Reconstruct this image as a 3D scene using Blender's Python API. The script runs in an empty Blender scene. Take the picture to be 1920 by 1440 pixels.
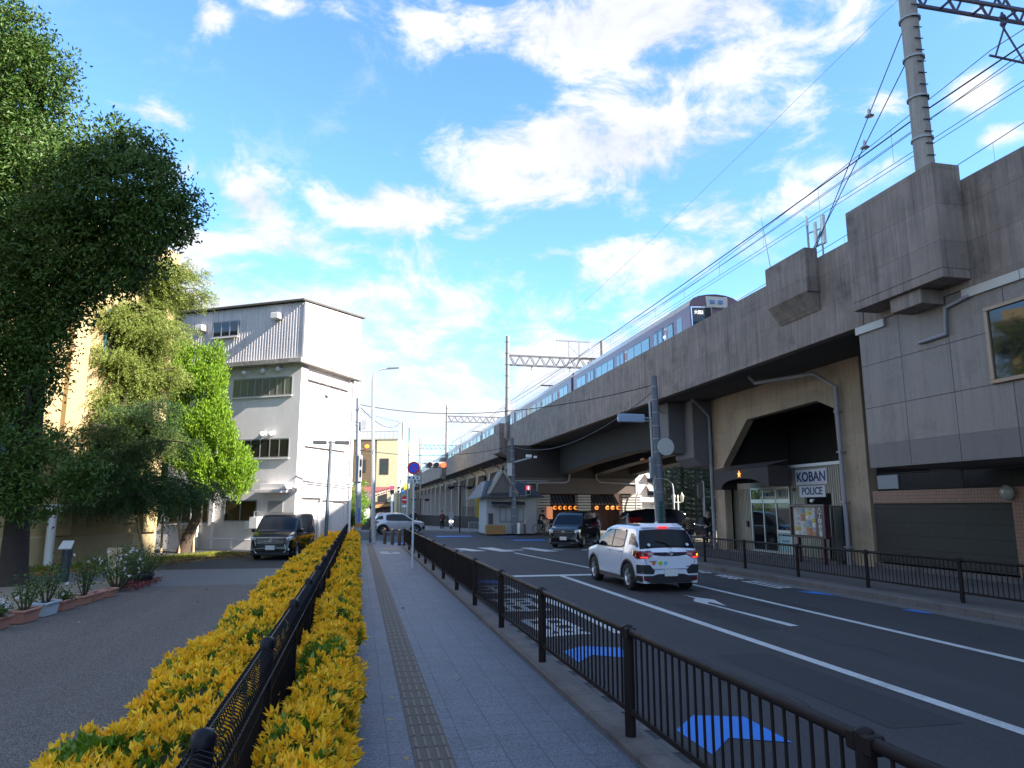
import bpy, bmesh, math, random
import numpy as np
from mathutils import Vector, Matrix
random.seed(7); RNG=np.random.default_rng(7)
R=math.radians; PI=math.pi
SC=bpy.context.scene; COL=SC.collection
# ---------------------------------------------------------------- camera
CAMH=2.05; FPX=1331.0; PITCH=math.atan(231/FPX); YAW=math.atan(288*math.cos(PITCH)/FPX)
cd=bpy.data.cameras.new('camera'); cam=bpy.data.objects.new('camera',cd); COL.objects.link(cam)
cd.sensor_width=36; cd.lens=36*FPX/1920; cd.clip_end=5000; cd.clip_start=.05
cam.location=(0,0,CAMH); cam.rotation_euler=(PI/2+PITCH,0,-YAW); SC.camera=cam
SC.render.resolution_x=1024; SC.render.resolution_y=768
# ---------------------------------------------------------------- light
SUN_AZ=127.0; SUN_EL=31.0     # azimuth clockwise from +Y
sl=bpy.data.lights.new('sun','SUN'); sl.energy=4.9; sl.angle=R(.53); sl.color=(1,.93,.82)
so=bpy.data.objects.new('sun',sl); COL.objects.link(so)
SD=Vector((math.sin(R(SUN_AZ))*math.cos(R(SUN_EL)),math.cos(R(SUN_AZ))*math.cos(R(SUN_EL)),math.sin(R(SUN_EL))))
so.rotation_euler=SD.to_track_quat('Z','Y').to_euler(); so.location=(30,-30,60)
SC.view_settings.view_transform='Standard'; SC.view_settings.look='None'
SC.view_settings.gamma=1; SC.view_settings.exposure=1.70
SC.cycles.max_bounces=8; SC.cycles.transparent_max_bounces=12
# survey helpers: direction of a bearing read off the photograph
_F=Vector((math.sin(YAW),math.cos(YAW),0)); _R=Vector((math.cos(YAW),-math.sin(YAW),0))
_FW=_F*math.cos(PITCH)+Vector((0,0,math.sin(PITCH))); _U=-_F*math.sin(PITCH)+Vector((0,0,math.cos(PITCH)))
def ray(u,v): return _R*(u-960)+_U*(720-v)+_FW*FPX
def at(u,v,X=None,Y=None,z=None):
    d=ray(u,v)
    t=X/d.x if X is not None else (Y/d.y if Y is not None else (z-CAMH)/d.z)
    return Vector((0,0,CAMH))+d*t
def NS(nt,t,**k):
    n=nt.nodes.new(t)
    for a,b in k.items(): setattr(n,a,b)
    return n
def math_(nt,op,a,b=None,c=None,clamp=False):
    n=nt.nodes.new('ShaderNodeMath'); n.operation=op; n.use_clamp=clamp
    for i,x in enumerate((a,b,c)):
        if x is None: continue
        if isinstance(x,(int,float)): n.inputs[i].default_value=x
        else: nt.links.new(x,n.inputs[i])
    return n.outputs[0]
def world():
    w=bpy.data.worlds.new('World'); SC.world=w; w.use_nodes=True; nt=w.node_tree; nt.nodes.clear(); L=nt.links.new
    sky=NS(nt,'ShaderNodeTexSky',sky_type='NISHITA',sun_disc=False); sky.sun_elevation=R(SUN_EL); sky.sun_rotation=R(SUN_AZ)
    sky.air_density=1.0; sky.dust_density=.6; sky.ozone_density=2.2; sky.altitude=50
    tc=NS(nt,'ShaderNodeTexCoord'); sp=NS(nt,'ShaderNodeSeparateXYZ'); L(tc.outputs['Generated'],sp.inputs[0])
    az=math_(nt,'ARCTAN2',sp.outputs[0],sp.outputs[1]); el=math_(nt,'ARCSINE',sp.outputs[2])
    # cloud texture in bearing / height space
    cb=NS(nt,'ShaderNodeCombineXYZ'); L(az,cb.inputs[0]); L(math_(nt,'MULTIPLY',el,1.7),cb.inputs[1]); cb.inputs[2].default_value=3.3
    n1=NS(nt,'ShaderNodeTexNoise'); n1.inputs['Scale'].default_value=7.0; n1.inputs['Detail'].default_value=9; n1.inputs['Roughness'].default_value=.64; n1.inputs['Distortion'].default_value=.35
    L(cb.outputs[0],n1.inputs['Vector'])
    n2=NS(nt,'ShaderNodeTexNoise'); n2.inputs['Scale'].default_value=1.4; n2.inputs['Detail'].default_value=4
    L(cb.outputs[0],n2.inputs['Vector'])
    blobs=[(1210,40,330,75,1.05),(950,30,120,40,.5),(1080,130,70,35,.55),(1140,275,230,90,1.0),(1010,345,150,55,.7),(1310,250,200,50,.7),(475,378,60,50,.95),(745,395,100,50,.9),(640,370,60,25,.5),
     (520,455,150,38,.75),(290,220,90,28,.6),(260,260,120,60,.25),(392,38,30,35,.7),(565,15,80,20,.6),(1230,490,140,40,.75),(1340,400,90,50,.6),(1470,250,60,35,.35),(1300,140,160,80,.6),(850,70,60,60,.4),(1400,90,160,70,.6),(330,300,110,50,.5),(430,470,150,60,.6),(800,480,120,40,.45),(1150,520,140,40,.5),(1000,250,90,40,.4),(1560,330,100,30,.3),(1830,180,55,35,.75),(1870,252,38,14,.7),(1655,195,45,22,.5),(1590,60,160,50,.45),
     (450,560,240,70,.8),(620,600,330,90,.75),(900,600,220,50,.55),(1050,590,120,35,.5),(880,440,70,20,.5),(1020,480,60,16,.45),(740,520,60,25,.5),(960,760,420,170,.8),(700,760,260,160,.85),(1480,370,80,40,.35),(1790,50,60,25,.4),(1700,300,60,20,.3)]
    acc=None
    def azel(u,v):
        d=ray(u,v).normalized(); return math.atan2(d.x,d.y),math.asin(d.z)
    for (u,v,ru,rv,s) in blobs:
        a0,e0=azel(u,v); a1,_=azel(u+ru,v); _,e1=azel(u,v-rv)
        ia=1/max(.01,abs(a1-a0)); ie=1/max(.01,abs(e1-e0))
        da=math_(nt,'MULTIPLY',math_(nt,'SUBTRACT',az,a0),ia); de=math_(nt,'MULTIPLY',math_(nt,'SUBTRACT',el,e0),ie)
        d2=math_(nt,'ADD',math_(nt,'MULTIPLY',da,da),math_(nt,'MULTIPLY',de,de))
        g=math_(nt,'MULTIPLY',math_(nt,'POWER',2.718,math_(nt,'MULTIPLY',d2,-.75)),s)
        acc=g if acc is None else math_(nt,'MAXIMUM',acc,g)
    # scattered cloud for the rest of the sky
    rest=math_(nt,'MULTIPLY',math_(nt,'SUBTRACT',n2.outputs[0],.47),1.3)
    rest=math_(nt,'MULTIPLY',rest,.0)
    back=math_(nt,'MULTIPLY',math_(nt,'GREATER_THAN',math_(nt,'ABSOLUTE',math_(nt,'SUBTRACT',az,.21)),1.0),.42)
    acc=math_(nt,'MAXIMUM',acc,back)
    nn=math_(nt,'MULTIPLY',math_(nt,'SUBTRACT',n1.outputs[0],.5),3.1)
    dens=math_(nt,'ADD',math_(nt,'SUBTRACT',acc,.24),nn)
    mr=NS(nt,'ShaderNodeMapRange',interpolation_type='SMOOTHSTEP'); mr.inputs[1].default_value=-.12; mr.inputs[2].default_value=.54; L(dens,mr.inputs[0])
    wisp=NS(nt,'ShaderNodeMapRange',interpolation_type='SMOOTHSTEP'); wisp.inputs[1].default_value=-.1; wisp.inputs[2].default_value=.25; L(acc,wisp.inputs[0])
    mask=math_(nt,'MULTIPLY',mr.outputs[0],wisp.outputs[0],clamp=True)
    bg1=NS(nt,'ShaderNodeBackground'); bg1.inputs[1].default_value=.118
    # slightly richer blue, as the lens and film recorded it
    tint=NS(nt,'ShaderNodeMix',data_type='RGBA',blend_type='MULTIPLY'); tint.inputs[0].default_value=1; L(sky.outputs[0],tint.inputs[6]); tint.inputs[7].default_value=(.72,1.0,1.18,1)
    L(tint.outputs[2],bg1.inputs[0])
    bg2=NS(nt,'ShaderNodeBackground'); bg2.inputs[1].default_value=.37
    cr=NS(nt,'ShaderNodeValToRGB'); cr.color_ramp.elements[0].color=(.64,.69,.80,1); cr.color_ramp.elements[1].color=(.97,.97,1.0,1); cr.color_ramp.elements[0].position=.35; cr.color_ramp.elements[1].position=.62
    L(n1.outputs[0],cr.inputs[0]); L(cr.outputs[0],bg2.inputs[0])
    ms=NS(nt,'ShaderNodeMixShader'); L(math_(nt,'MULTIPLY',mask,.95),ms.inputs[0]); L(bg1.outputs[0],ms.inputs[1]); L(bg2.outputs[0],ms.inputs[2])
    o=NS(nt,'ShaderNodeOutputWorld'); L(ms.outputs[0],o.inputs[0])
world()
# ---------------------------------------------------------------- materials
MATS={}
def mat(name,col,rough=.7,metal=0,nz=0,ns=3,bump=0,bs=30,streak=0,emit=None,es=1,coat=0,spec=.5,brick=None,speck=0,island=0,trans=0,bvec='xyz',stain=0,lane=0):
    """principled material; nz/ns broad tone variation, streak vertical weathering, brick=(w,h,mortar,darken,offset)"""
    if name in MATS: return MATS[name]
    m=bpy.data.materials.new(name); m.use_nodes=True; nt=m.node_tree; L=nt.links.new
    b=nt.nodes['Principled BSDF']; out=nt.nodes['Material Output']
    b.inputs['Roughness'].default_value=rough; b.inputs['Metallic'].default_value=metal
    b.inputs['Specular IOR Level'].default_value=spec; b.inputs['Coat Weight'].default_value=coat
    geo=NS(nt,'ShaderNodeNewGeometry'); tc=NS(nt,'ShaderNodeTexCoord'); P=tc.outputs['Object']
    c4=(*col,1)
    cur=NS(nt,'ShaderNodeRGB'); cur.outputs[0].default_value=c4; cur=cur.outputs[0]
    def mul(cur,fac):
        mx=NS(nt,'ShaderNodeVectorMath',operation='SCALE'); L(cur,mx.inputs[0]); L(fac,mx.inputs['Scale']); return mx.outputs[0]
    if nz:
        n=NS(nt,'ShaderNodeTexNoise'); n.inputs['Scale'].default_value=ns; n.inputs['Detail'].default_value=7; n.inputs['Roughness'].default_value=.65; L(P,n.inputs['Vector'])
        f=math_(nt,'ADD',math_(nt,'MULTIPLY',math_(nt,'SUBTRACT',n.outputs[0],.5),nz*3.2),1.0); f=math_(nt,'MAXIMUM',f,.15); cur=mul(cur,f)
        rr=math_(nt,'ADD',math_(nt,'MULTIPLY',math_(nt,'SUBTRACT',n.outputs[0],.5),.35),rough,clamp=True); L(rr,b.inputs['Roughness'])
    if streak:
        mp=NS(nt,'ShaderNodeMapping'); mp.inputs['Scale'].default_value=(3.0,3.0,.22); L(P,mp.inputs[0])
        n=NS(nt,'ShaderNodeTexNoise'); n.inputs['Scale'].default_value=1.3; n.inputs['Detail'].default_value=6; n.inputs['Roughness'].default_value=.7; L(mp.outputs[0],n.inputs['Vector'])
        f=math_(nt,'ADD',math_(nt,'MULTIPLY',math_(nt,'SUBTRACT',n.outputs[0],.5),streak*3),1.0); f=math_(nt,'MAXIMUM',f,.25); cur=mul(cur,f)
        mp=NS(nt,'ShaderNodeMapping'); mp.inputs['Scale'].default_value=(9,9,.35); mp.inputs['Location'].default_value=(3,7,1); L(P,mp.inputs[0])
        n=NS(nt,'ShaderNodeTexNoise'); n.inputs['Scale'].default_value=1; n.inputs['Detail'].default_value=5; n.inputs['Roughness'].default_value=.6; L(mp.outputs[0],n.inputs['Vector'])
        mr=NS(nt,'ShaderNodeMapRange'); mr.inputs[1].default_value=.50; mr.inputs[2].default_value=.66; mr.inputs[3].default_value=1; mr.inputs[4].default_value=max(.3,1-streak*.9); L(n.outputs[0],mr.inputs[0]); cur=mul(cur,mr.outputs[0])
        mr=NS(nt,'ShaderNodeMapRange'); mr.inputs[1].default_value=.30; mr.inputs[2].default_value=.40; mr.inputs[3].default_value=1+streak*.5; mr.inputs[4].default_value=1; L(n.outputs[0],mr.inputs[0]); cur=mul(cur,mr.outputs[0])
    if stain:
        n=NS(nt,'ShaderNodeTexNoise'); n.inputs['Scale'].default_value=.9; n.inputs['Detail'].default_value=8; n.inputs['Roughness'].default_value=.75; L(P,n.inputs['Vector'])
        mr=NS(nt,'ShaderNodeMapRange'); mr.inputs[1].default_value=.52; mr.inputs[2].default_value=.68; mr.inputs[3].default_value=1; mr.inputs[4].default_value=1-stain; L(n.outputs[0],mr.inputs[0]); cur=mul(cur,mr.outputs[0])
    if lane:
        mp=NS(nt,'ShaderNodeMapping'); mp.inputs['Scale'].default_value=(1.1,.05,1); L(P,mp.inputs[0])
        n=NS(nt,'ShaderNodeTexNoise'); n.inputs['Scale'].default_value=1.6; n.inputs['Detail'].default_value=5; n.inputs['Roughness'].default_value=.6; L(mp.outputs[0],n.inputs['Vector'])
        f=math_(nt,'ADD',math_(nt,'MULTIPLY',math_(nt,'SUBTRACT',n.outputs[0],.5),lane*3),1.0); cur=mul(cur,f)
        n=NS(nt,'ShaderNodeTexNoise'); n.inputs['Scale'].default_value=2.3; n.inputs['Detail'].default_value=8; n.inputs['Roughness'].default_value=.8; L(P,n.inputs['Vector'])
        mr=NS(nt,'ShaderNodeMapRange'); mr.inputs[1].default_value=.62; mr.inputs[2].default_value=.72; mr.inputs[3].default_value=1; mr.inputs[4].default_value=.72; L(n.outputs[0],mr.inputs[0]); cur=mul(cur,mr.outputs[0])
    if speck:
        n=NS(nt,'ShaderNodeTexVoronoi'); n.inputs['Scale'].default_value=130; L(P,n.inputs['Vector'])
        sp=NS(nt,'ShaderNodeSeparateColor'); L(n.outputs['Color'],sp.inputs[0])
        n3=NS(nt,'ShaderNodeTexNoise'); n3.inputs['Scale'].default_value=45; n3.inputs['Detail'].default_value=3; L(P,n3.inputs['Vector'])
        f=math_(nt,'ADD',math_(nt,'MULTIPLY',math_(nt,'SUBTRACT',sp.outputs[0],.5),speck*1.6),1.0); cur=mul(cur,f)
        f=math_(nt,'ADD',math_(nt,'MULTIPLY',math_(nt,'SUBTRACT',n3.outputs[0],.5),speck*1.5),1.0); cur=mul(cur,f)
    if island:
        hs=NS(nt,'ShaderNodeHueSaturation'); L(cur,hs.inputs['Color']); ri=geo.outputs['Random Per Island']
        L(math_(nt,'ADD',math_(nt,'MULTIPLY',math_(nt,'SUBTRACT',ri,.5),.07*island),.5),hs.inputs['Hue'])
        L(math_(nt,'ADD',math_(nt,'MULTIPLY',math_(nt,'FRACT',math_(nt,'MULTIPLY',ri,7.3)),1.1*island),1-.5*island),hs.inputs['Value']); cur=hs.outputs[0]
    if brick:
        bw,bh,mo,dk,off=brick; sx=NS(nt,'ShaderNodeSeparateXYZ'); L(P,sx.inputs[0]); cb=NS(nt,'ShaderNodeCombineXYZ')
        ix={'x':0,'y':1,'z':2}
        if bvec=='hz': L(math_(nt,'ADD',sx.outputs[0],sx.outputs[1]),cb.inputs[0]); L(sx.outputs[2],cb.inputs[1])
        else: L(sx.outputs[ix[bvec[0]]],cb.inputs[0]); L(sx.outputs[ix[bvec[1]]],cb.inputs[1])
        bt=NS(nt,'ShaderNodeTexBrick'); bt.offset=off; bt.inputs['Scale'].default_value=1; bt.inputs['Brick Width'].default_value=bw; bt.inputs['Row Height'].default_value=bh
        bt.inputs['Mortar Size'].default_value=mo; bt.inputs['Mortar Smooth'].default_value=.1; bt.inputs['Color1'].default_value=(1,1,1,1); bt.inputs['Color2'].default_value=(.86,.86,.86,1); bt.inputs['Mortar'].default_value=(dk,dk,dk,1)
        L(cb.outputs[0],bt.inputs['Vector'])
        mx=NS(nt,'ShaderNodeMix',data_type='RGBA',blend_type='MULTIPLY'); mx.inputs[0].default_value=1; L(cur,mx.inputs[6]); L(bt.outputs[0],mx.inputs[7]); cur=mx.outputs[2]
    L(cur,b.inputs['Base Color'])
    if bump:
        n=NS(nt,'ShaderNodeTexNoise'); n.inputs['Scale'].default_value=bs; n.inputs['Detail'].default_value=4; L(P,n.inputs['Vector'])
        bp=NS(nt,'ShaderNodeBump'); bp.inputs['Strength'].default_value=bump; bp.inputs['Distance'].default_value=.02; L(n.outputs[0],bp.inputs['Height']); L(bp.outputs[0],b.inputs['Normal'])
    if emit: b.inputs['Emission Color'].default_value=(*emit,1); b.inputs['Emission Strength'].default_value=es
    if trans:
        t=NS(nt,'ShaderNodeBsdfTranslucent'); L(cur,t.inputs[0]); ms=NS(nt,'ShaderNodeMixShader'); ms.inputs[0].default_value=trans
        L(b.outputs[0],ms.inputs[1]); L(t.outputs[0],ms.inputs[2]); L(ms.outputs[0],out.inputs[0])
    MATS[name]=m; return m
CON=mat('weathered concrete',(.24,.192,.165),.85,nz=.38,ns=1.1,streak=.34,bump=.35,bs=14,stain=.42,brick=(1.8,.9,.008,.6,0),bvec='yz')  # warm base tint also stands in for warm bounced light
CONP=mat('pale concrete',(.36,.275,.195),.85,nz=.18,ns=1.2,streak=.2,bump=.3,bs=14,stain=.25,brick=(1.8,.9,.006,.8,0),bvec='yz')
COND=mat('shade dark concrete',(.045,.040,.038),.9,nz=.2,ns=1,streak=.15,bump=.2,bs=10)  # base colour darkened to stand in for deep shade under the deck
CONK=mat('kerb concrete',(.12,.105,.10),.85,nz=.35,ns=3,bump=.4,bs=40,stain=.5,brick=(60,.6,.006,.4,0),bvec='xy')
ASPH=mat('asphalt',(.042,.042,.046),.85,lane=.22,nz=.14,ns=.7,speck=.42,bump=.25,bs=160,spec=.35)
ASPHP=mat('aggregate asphalt',(.12,.105,.096),.85,lane=.15,nz=.10,ns=.5,speck=1.0,bump=.35,bs=120,spec=.35)
ASPHL=mat('pale pavement',(.125,.13,.14),.8,nz=.12,ns=.8,speck=.4,bump=.2,bs=90)
GRND=mat('open ground',(.12,.11,.10),.9,nz=.2,ns=.2,speck=.2)
SOIL=mat('soil',(.10,.068,.048),.95,nz=.4,ns=3,speck=.5,bump=.8,bs=20)
SOILP=mat('sandy ground',(.22,.19,.15),.95,nz=.3,ns=2,speck=.3,bump=.3,bs=20)
TILE=mat('paving slabs',(.108,.117,.145),.62,stain=.28,nz=.22,ns=.8,speck=.75,bump=.2,bs=140,brick=(.3,.3,.004,.28,0),bvec='xy')
TACT=mat('tactile paving',(.085,.068,.055),.75,nz=.15,ns=3,speck=.3)
PWHT=mat('road paint white',(.46,.49,.50),.6,nz=.12,ns=6,speck=.35,stain=.35)
PBLU=mat('road paint blue',(.012,.17,.60),.6,nz=.1,ns=5,speck=.2)
BRN=mat('dark brown steel',(.014,.009,.009),.55,spec=.18,nz=.1,ns=5)
BLK=mat('black steel',(.006,.006,.010),.45,spec=.25)
GALV=mat('galvanised steel',(.32,.34,.36),.5,metal=.35,nz=.12,ns=4)
GREYP=mat('grey painted steel',(.17,.19,.22),.5,nz=.1,ns=3)
CPOLE=mat('concrete pole',(.30,.27,.25),.8,nz=.15,ns=4,streak=.25,bump=.1)
WHT=mat('white paint',(.75,.75,.75),.5)
WALLW=mat('white render',(.68,.64,.635),.85,nz=.08,ns=1.5,streak=.05,bump=.12,bs=40)
CORR=mat('corrugated sheet',(.56,.52,.54),.6,nz=.12,ns=1,streak=.16)
OCH=mat('ochre render',(.44,.33,.17),.85,nz=.1,ns=1,streak=.1,bump=.15,bs=30)
OCHS=mat('ochre stone plinth',(.44,.34,.19),.85,nz=.15,ns=1.5,streak=.1)
GLD=mat('dark glass',(.015,.018,.02),.06,spec=.8)
GLR=mat('reflective glass',(.03,.035,.04),.03,metal=.55,spec=1)
GLB=mat('pale train glass',(.24,.31,.32),.12,metal=.3,spec=.5)
TIRE=mat('tyre rubber',(.012,.012,.012),.8)
RIM=mat('alloy rim',(.55,.55,.57),.3,metal=.9)
CHR=mat('chrome',(.75,.75,.78),.12,metal=1)
BARK=mat('bark',(.10,.07,.05),.95,nz=.4,ns=6,bump=1,bs=18)
BARKD=mat('dark bark',(.045,.034,.028),.95,nz=.4,ns=5,bump=1,bs=14)
WOODP=mat('pale stake wood',(.42,.30,.18),.8,nz=.2,ns=6)
REDL=mat('red lamp',(.5,.01,.01),.3,emit=(1,.02,.02),es=.9)
AMBL=mat('amber lamp',(.6,.15,.01),.3,emit=(1,.25,.02),es=1.2)
# ---------------------------------------------------------------- mesh builder
class MB:
    def __init__(s): s.v=[]; s.f=[]; s.mi=[]; s.cur=0; s.smooth=[]; s.sm=False
    def M(s,i): s.cur=i; return s
    def add(s,vs,fs,sm=None):
        o=len(s.v); s.v+= [tuple(p) for p in vs]
        for f in fs: s.f.append([i+o for i in f]); s.mi.append(s.cur); s.smooth.append(s.sm if sm is None else sm)
        return s
    def box(s,x0,y0,z0,x1,y1,z1):
        x0,x1=sorted((x0,x1)); y0,y1=sorted((y0,y1)); z0,z1=sorted((z0,z1))
        return s.add([(x0,y0,z0),(x1,y0,z0),(x1,y1,z0),(x0,y1,z0),(x0,y0,z1),(x1,y0,z1),(x1,y1,z1),(x0,y1,z1)],
          [(0,3,2,1),(4,5,6,7),(0,1,5,4),(1,2,6,5),(2,3,7,6),(3,0,4,7)],False)
    def bar(s,a,b,w,h=None,up=(0,0,1)):
        h=h or w; a=Vector(a); b=Vector(b); d=(b-a).normalized(); up=Vector(up)
        if abs(d.dot(up))>.98: up=Vector((0,1,0))
        x=d.cross(up).normalized()*w/2; y=x.cross(d).normalized()*h/2
        vs=[a-x-y,a+x-y,a+x+y,a-x+y,b-x-y,b+x-y,b+x+y,b-x+y]
        return s.add(vs,[(0,1,2,3),(7,6,5,4),(0,4,5,1),(1,5,6,2),(2,6,7,3),(3,7,4,0)],False)
    def tube(s,path,r,n=8,cap=True):
        path=[Vector(p) for p in path]; k=len(path); rs=r if isinstance(r,(list,tuple)) else [r]*k
        vs=[]; prev=None
        for i,p in enumerate(path):
            d=(path[min(i+1,k-1)]-path[max(i-1,0)]).normalized()
            if prev is None:
                ref=Vector((0,0,1)) if abs(d.z)<.9 else Vector((1,0,0)); x=d.cross(ref).normalized()
            else: x=(prev-d*prev.dot(d)).normalized()
            prev=x; y=d.cross(x)
            for j in range(n):
                t=2*PI*j/n; vs.append(p+(x*math.cos(t)+y*math.sin(t))*rs[i])
        fs=[(i*n+j,i*n+(j+1)%n,(i+1)*n+(j+1)%n,(i+1)*n+j) for i in range(k-1) for j in range(n)]
        s.add(vs,fs,n>4)
        if cap: s.add([vs[j] for j in range(n)],[list(range(n))[::-1]],False); s.add([vs[(k-1)*n+j] for j in range(n)],[list(range(n))],False)
        return s
    def cyl(s,a,b,r0,r1=None,n=12,cap=True): return s.tube([a,b],[r0,r0 if r1 is None else r1],n,cap)
    def lathe(s,c,prof,n=16):
        c=Vector(c); vs=[]; k=len(prof)
        for r,z in prof:
            for j in range(n): vs.append(c+Vector((r*math.cos(2*PI*j/n),r*math.sin(2*PI*j/n),z)))
        fs=[(i*n+j,i*n+(j+1)%n,(i+1)*n+(j+1)%n,(i+1)*n+j) for i in range(k-1) for j in range(n)]
        return s.add(vs,fs,True)
    def ball(s,c,r,n=10,m=7,sc=(1,1,1)):
        c=Vector(c); vs=[]
        for i in range(m+1):
            a=PI*i/m
            for j in range(n): b=2*PI*j/n; vs.append(c+Vector((r*sc[0]*math.sin(a)*math.cos(b),r*sc[1]*math.sin(a)*math.sin(b),-r*sc[2]*math.cos(a))))
        fs=[(i*n+j,i*n+(j+1)%n,(i+1)*n+(j+1)%n,(i+1)*n+j) for i in range(m) for j in range(n)]
        return s.add(vs,fs,True)
    def prism(s,pts,vec):
        pts=[Vector(p) for p in pts]; vec=Vector(vec); n=len(pts)
        nm=Vector((0,0,0))
        for i in range(n): nm+=pts[i].cross(pts[(i+1)%n])
        if nm.dot(vec)>0: pts=pts[::-1]
        vs=pts+[p+vec for p in pts]
        return s.add(vs,[list(range(n)),list(range(2*n-1,n-1,-1))]+[(i,n+i,n+(i+1)%n,(i+1)%n) for i in range(n)],False)
    def quad(s,*p): return s.add(p,[list(range(len(p)))],False)
    def xf(s,M,start=0):
        for i in range(start,len(s.v)): s.v[i]=tuple(M@Vector(s.v[i]))
        return s
    def build(s,name,mats,parent=None,label=None,bevel=0,recalc=False,kind=None,seg=1):
        me=bpy.data.meshes.new(name); me.from_pydata(s.v,[],s.f)
        mats=mats if isinstance(mats,(list,tuple)) else [mats]
        for m in mats: me.materials.append(m)
        me.polygons.foreach_set('material_index',s.mi); me.polygons.foreach_set('use_smooth',s.smooth)
        if recalc:
            bm=bmesh.new(); bm.from_mesh(me); bmesh.ops.remove_doubles(bm,verts=bm.verts,dist=1e-5); bmesh.ops.recalc_face_normals(bm,faces=bm.faces); bm.to_mesh(me); bm.free()
        me.update(); return link(name,me,parent,label,bevel,kind,seg)
def split_build(mb,name,mats,parent,bevel=0):
    """one object per separate piece"""
    vs=[Vector(v) for v in mb.v]; key={}; rep_=[]
    for v in vs: k=(round(v.x,4),round(v.y,4),round(v.z,4)); key.setdefault(k,len(key)); rep_.append(key[k])
    par=list(range(len(key)))
    def fd(a):
        while par[a]!=a: par[a]=par[par[a]]; a=par[a]
        return a
    for f in mb.f:
        for i in f[1:]: par[fd(rep_[i])]=fd(rep_[f[0]])
    gr={}
    for n,f in enumerate(mb.f): gr.setdefault(fd(rep_[f[0]]),[]).append(n)
    for g in gr.values():
        b=MB(); ix={}
        for n in g:
            for i in mb.f[n]:
                if i not in ix: ix[i]=len(b.v); b.v.append(mb.v[i])
            b.f.append([ix[i] for i in mb.f[n]]); b.mi.append(mb.mi[n]); b.smooth.append(mb.smooth[n])
        b.build(name,mats,parent,bevel=bevel)
def link(name,me,parent=None,label=None,bevel=0,kind=None,seg=1):
    o=bpy.data.objects.new(name,me); COL.objects.link(o)
    if parent is not None: o.parent=parent; o.matrix_parent_inverse=Matrix.Identity(4) if parent.get('_local') else parent_inv(parent)
    if parent is not None and parent.get('_local'): o['_local']=1
    if label: o['label']=label
    if kind: o['kind']=kind
    if bevel:
        b=o.modifiers.new('bevel','BEVEL'); b.width=bevel; b.segments=seg; b.limit_method='ANGLE'; b.angle_limit=R(35)
    return o
def basis(o): return Matrix.Translation(o.location)@o.rotation_euler.to_matrix().to_4x4()
def wmat(o): return (wmat(o.parent)@o.matrix_parent_inverse@basis(o)) if o.parent else basis(o)
def parent_inv(p): return wmat(p).inverted()
def thing(name,label,cat,loc=(0,0,0),rz=0,group=None,local=False):
    """empty at the base of a thing; parts built in world metres unless local"""
    o=bpy.data.objects.new(name,None); COL.objects.link(o); o.location=loc; o.rotation_euler=(0,0,rz); o.empty_display_size=.3
    o['label']=label; o['category']=cat
    if group: o['group']=group
    if local: o['_local']=1
    return o
def tag(o,label,cat,group=None):
    o['label']=label; o['category']=cat
    if group: o['group']=group
    return o
def dup(root,loc,rz,label,group=None):
    r=root.copy(); COL.objects.link(r); r.location=loc; r.rotation_euler=(0,0,rz); r['label']=label
    if group: r['group']=group
    def rec(a,b):
        for ch in list(a.children):
            c=ch.copy(); COL.objects.link(c); c.parent=b; c.matrix_parent_inverse=ch.matrix_parent_inverse.copy(); rec(ch,c)
    rec(root,r); return r
def text_mesh(name,body,size,origin,xdir,ydir,mt,parent,depth=.004,align='CENTER',squash=1,bold=0):
    cu=bpy.data.curves.new(name,'FONT'); cu.body=body; cu.size=size; cu.align_x=align; cu.align_y='CENTER'; cu.extrude=depth; cu.offset=bold; cu.resolution_u=3
    t=bpy.data.objects.new('tmp',cu); COL.objects.link(t); dg=bpy.context.evaluated_depsgraph_get(); me=bpy.data.meshes.new_from_object(t.evaluated_get(dg)); bpy.data.objects.remove(t)
    x=Vector(xdir).normalized(); y=Vector(ydir).normalized(); z=x.cross(y); o=Vector(origin)
    Mx=Matrix(((x.x*squash,y.x,z.x,o.x),(x.y*squash,y.y,z.y,o.y),(x.z*squash,y.z,z.z,o.z),(0,0,0,1)))
    me.transform(Mx); me.materials.clear(); me.materials.append(mt); me.name=name
    return link(name,me,parent)
def fast_mesh(name,v,f,mats,mi=None,parent=None,label=None):
    """v (n,3) array, f (m,3|4) array"""
    me=bpy.data.meshes.new(name); k=f.shape[1]; me.vertices.add(len(v)); me.vertices.foreach_set('co',np.ascontiguousarray(v,dtype=np.float32).ravel())
    me.loops.add(len(f)*k); me.loops.foreach_set('vertex_index',np.ascontiguousarray(f,dtype=np.int32).ravel())
    me.polygons.add(len(f)); me.polygons.foreach_set('loop_start',np.arange(0,len(f)*k,k,dtype=np.int32))
    mats=mats if isinstance(mats,(list,tuple)) else [mats]
    for m in mats: me.materials.append(m)
    if mi is not None: me.polygons.foreach_set('material_index',mi.astype(np.int32))
    me.update(calc_edges=True); me.validate(); return link(name,me,parent,label)
def norm(a): return a/np.maximum(1e-9,np.linalg.norm(a,axis=1,keepdims=True))
def leaves(p,d,L,W,fold=.12,droop=.1):
    """p base (n,3), d direction, L length (n,), W width -> verts, tris (each leaf an island)"""
    n=len(p); d=norm(d); r=RNG.normal(size=(n,3)); s=norm(np.cross(d,r)); u=np.cross(s,d)
    L=np.broadcast_to(L,(n,))[:,None]; W=np.broadcast_to(W,(n,))[:,None]
    a=p; b=p+d*L*.5+s*W*.5+u*L*fold; c=p+d*L-u*L*droop; e=p+d*L*.5-s*W*.5+u*L*fold
    v=np.stack([a,b,c,e],1).reshape(-1,3); i=np.arange(n)[:,None]*4
    f=np.concatenate([i+np.array([[0,2,1]]),i+np.array([[0,3,2]])],1).reshape(-1,3)
    return v,f
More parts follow.
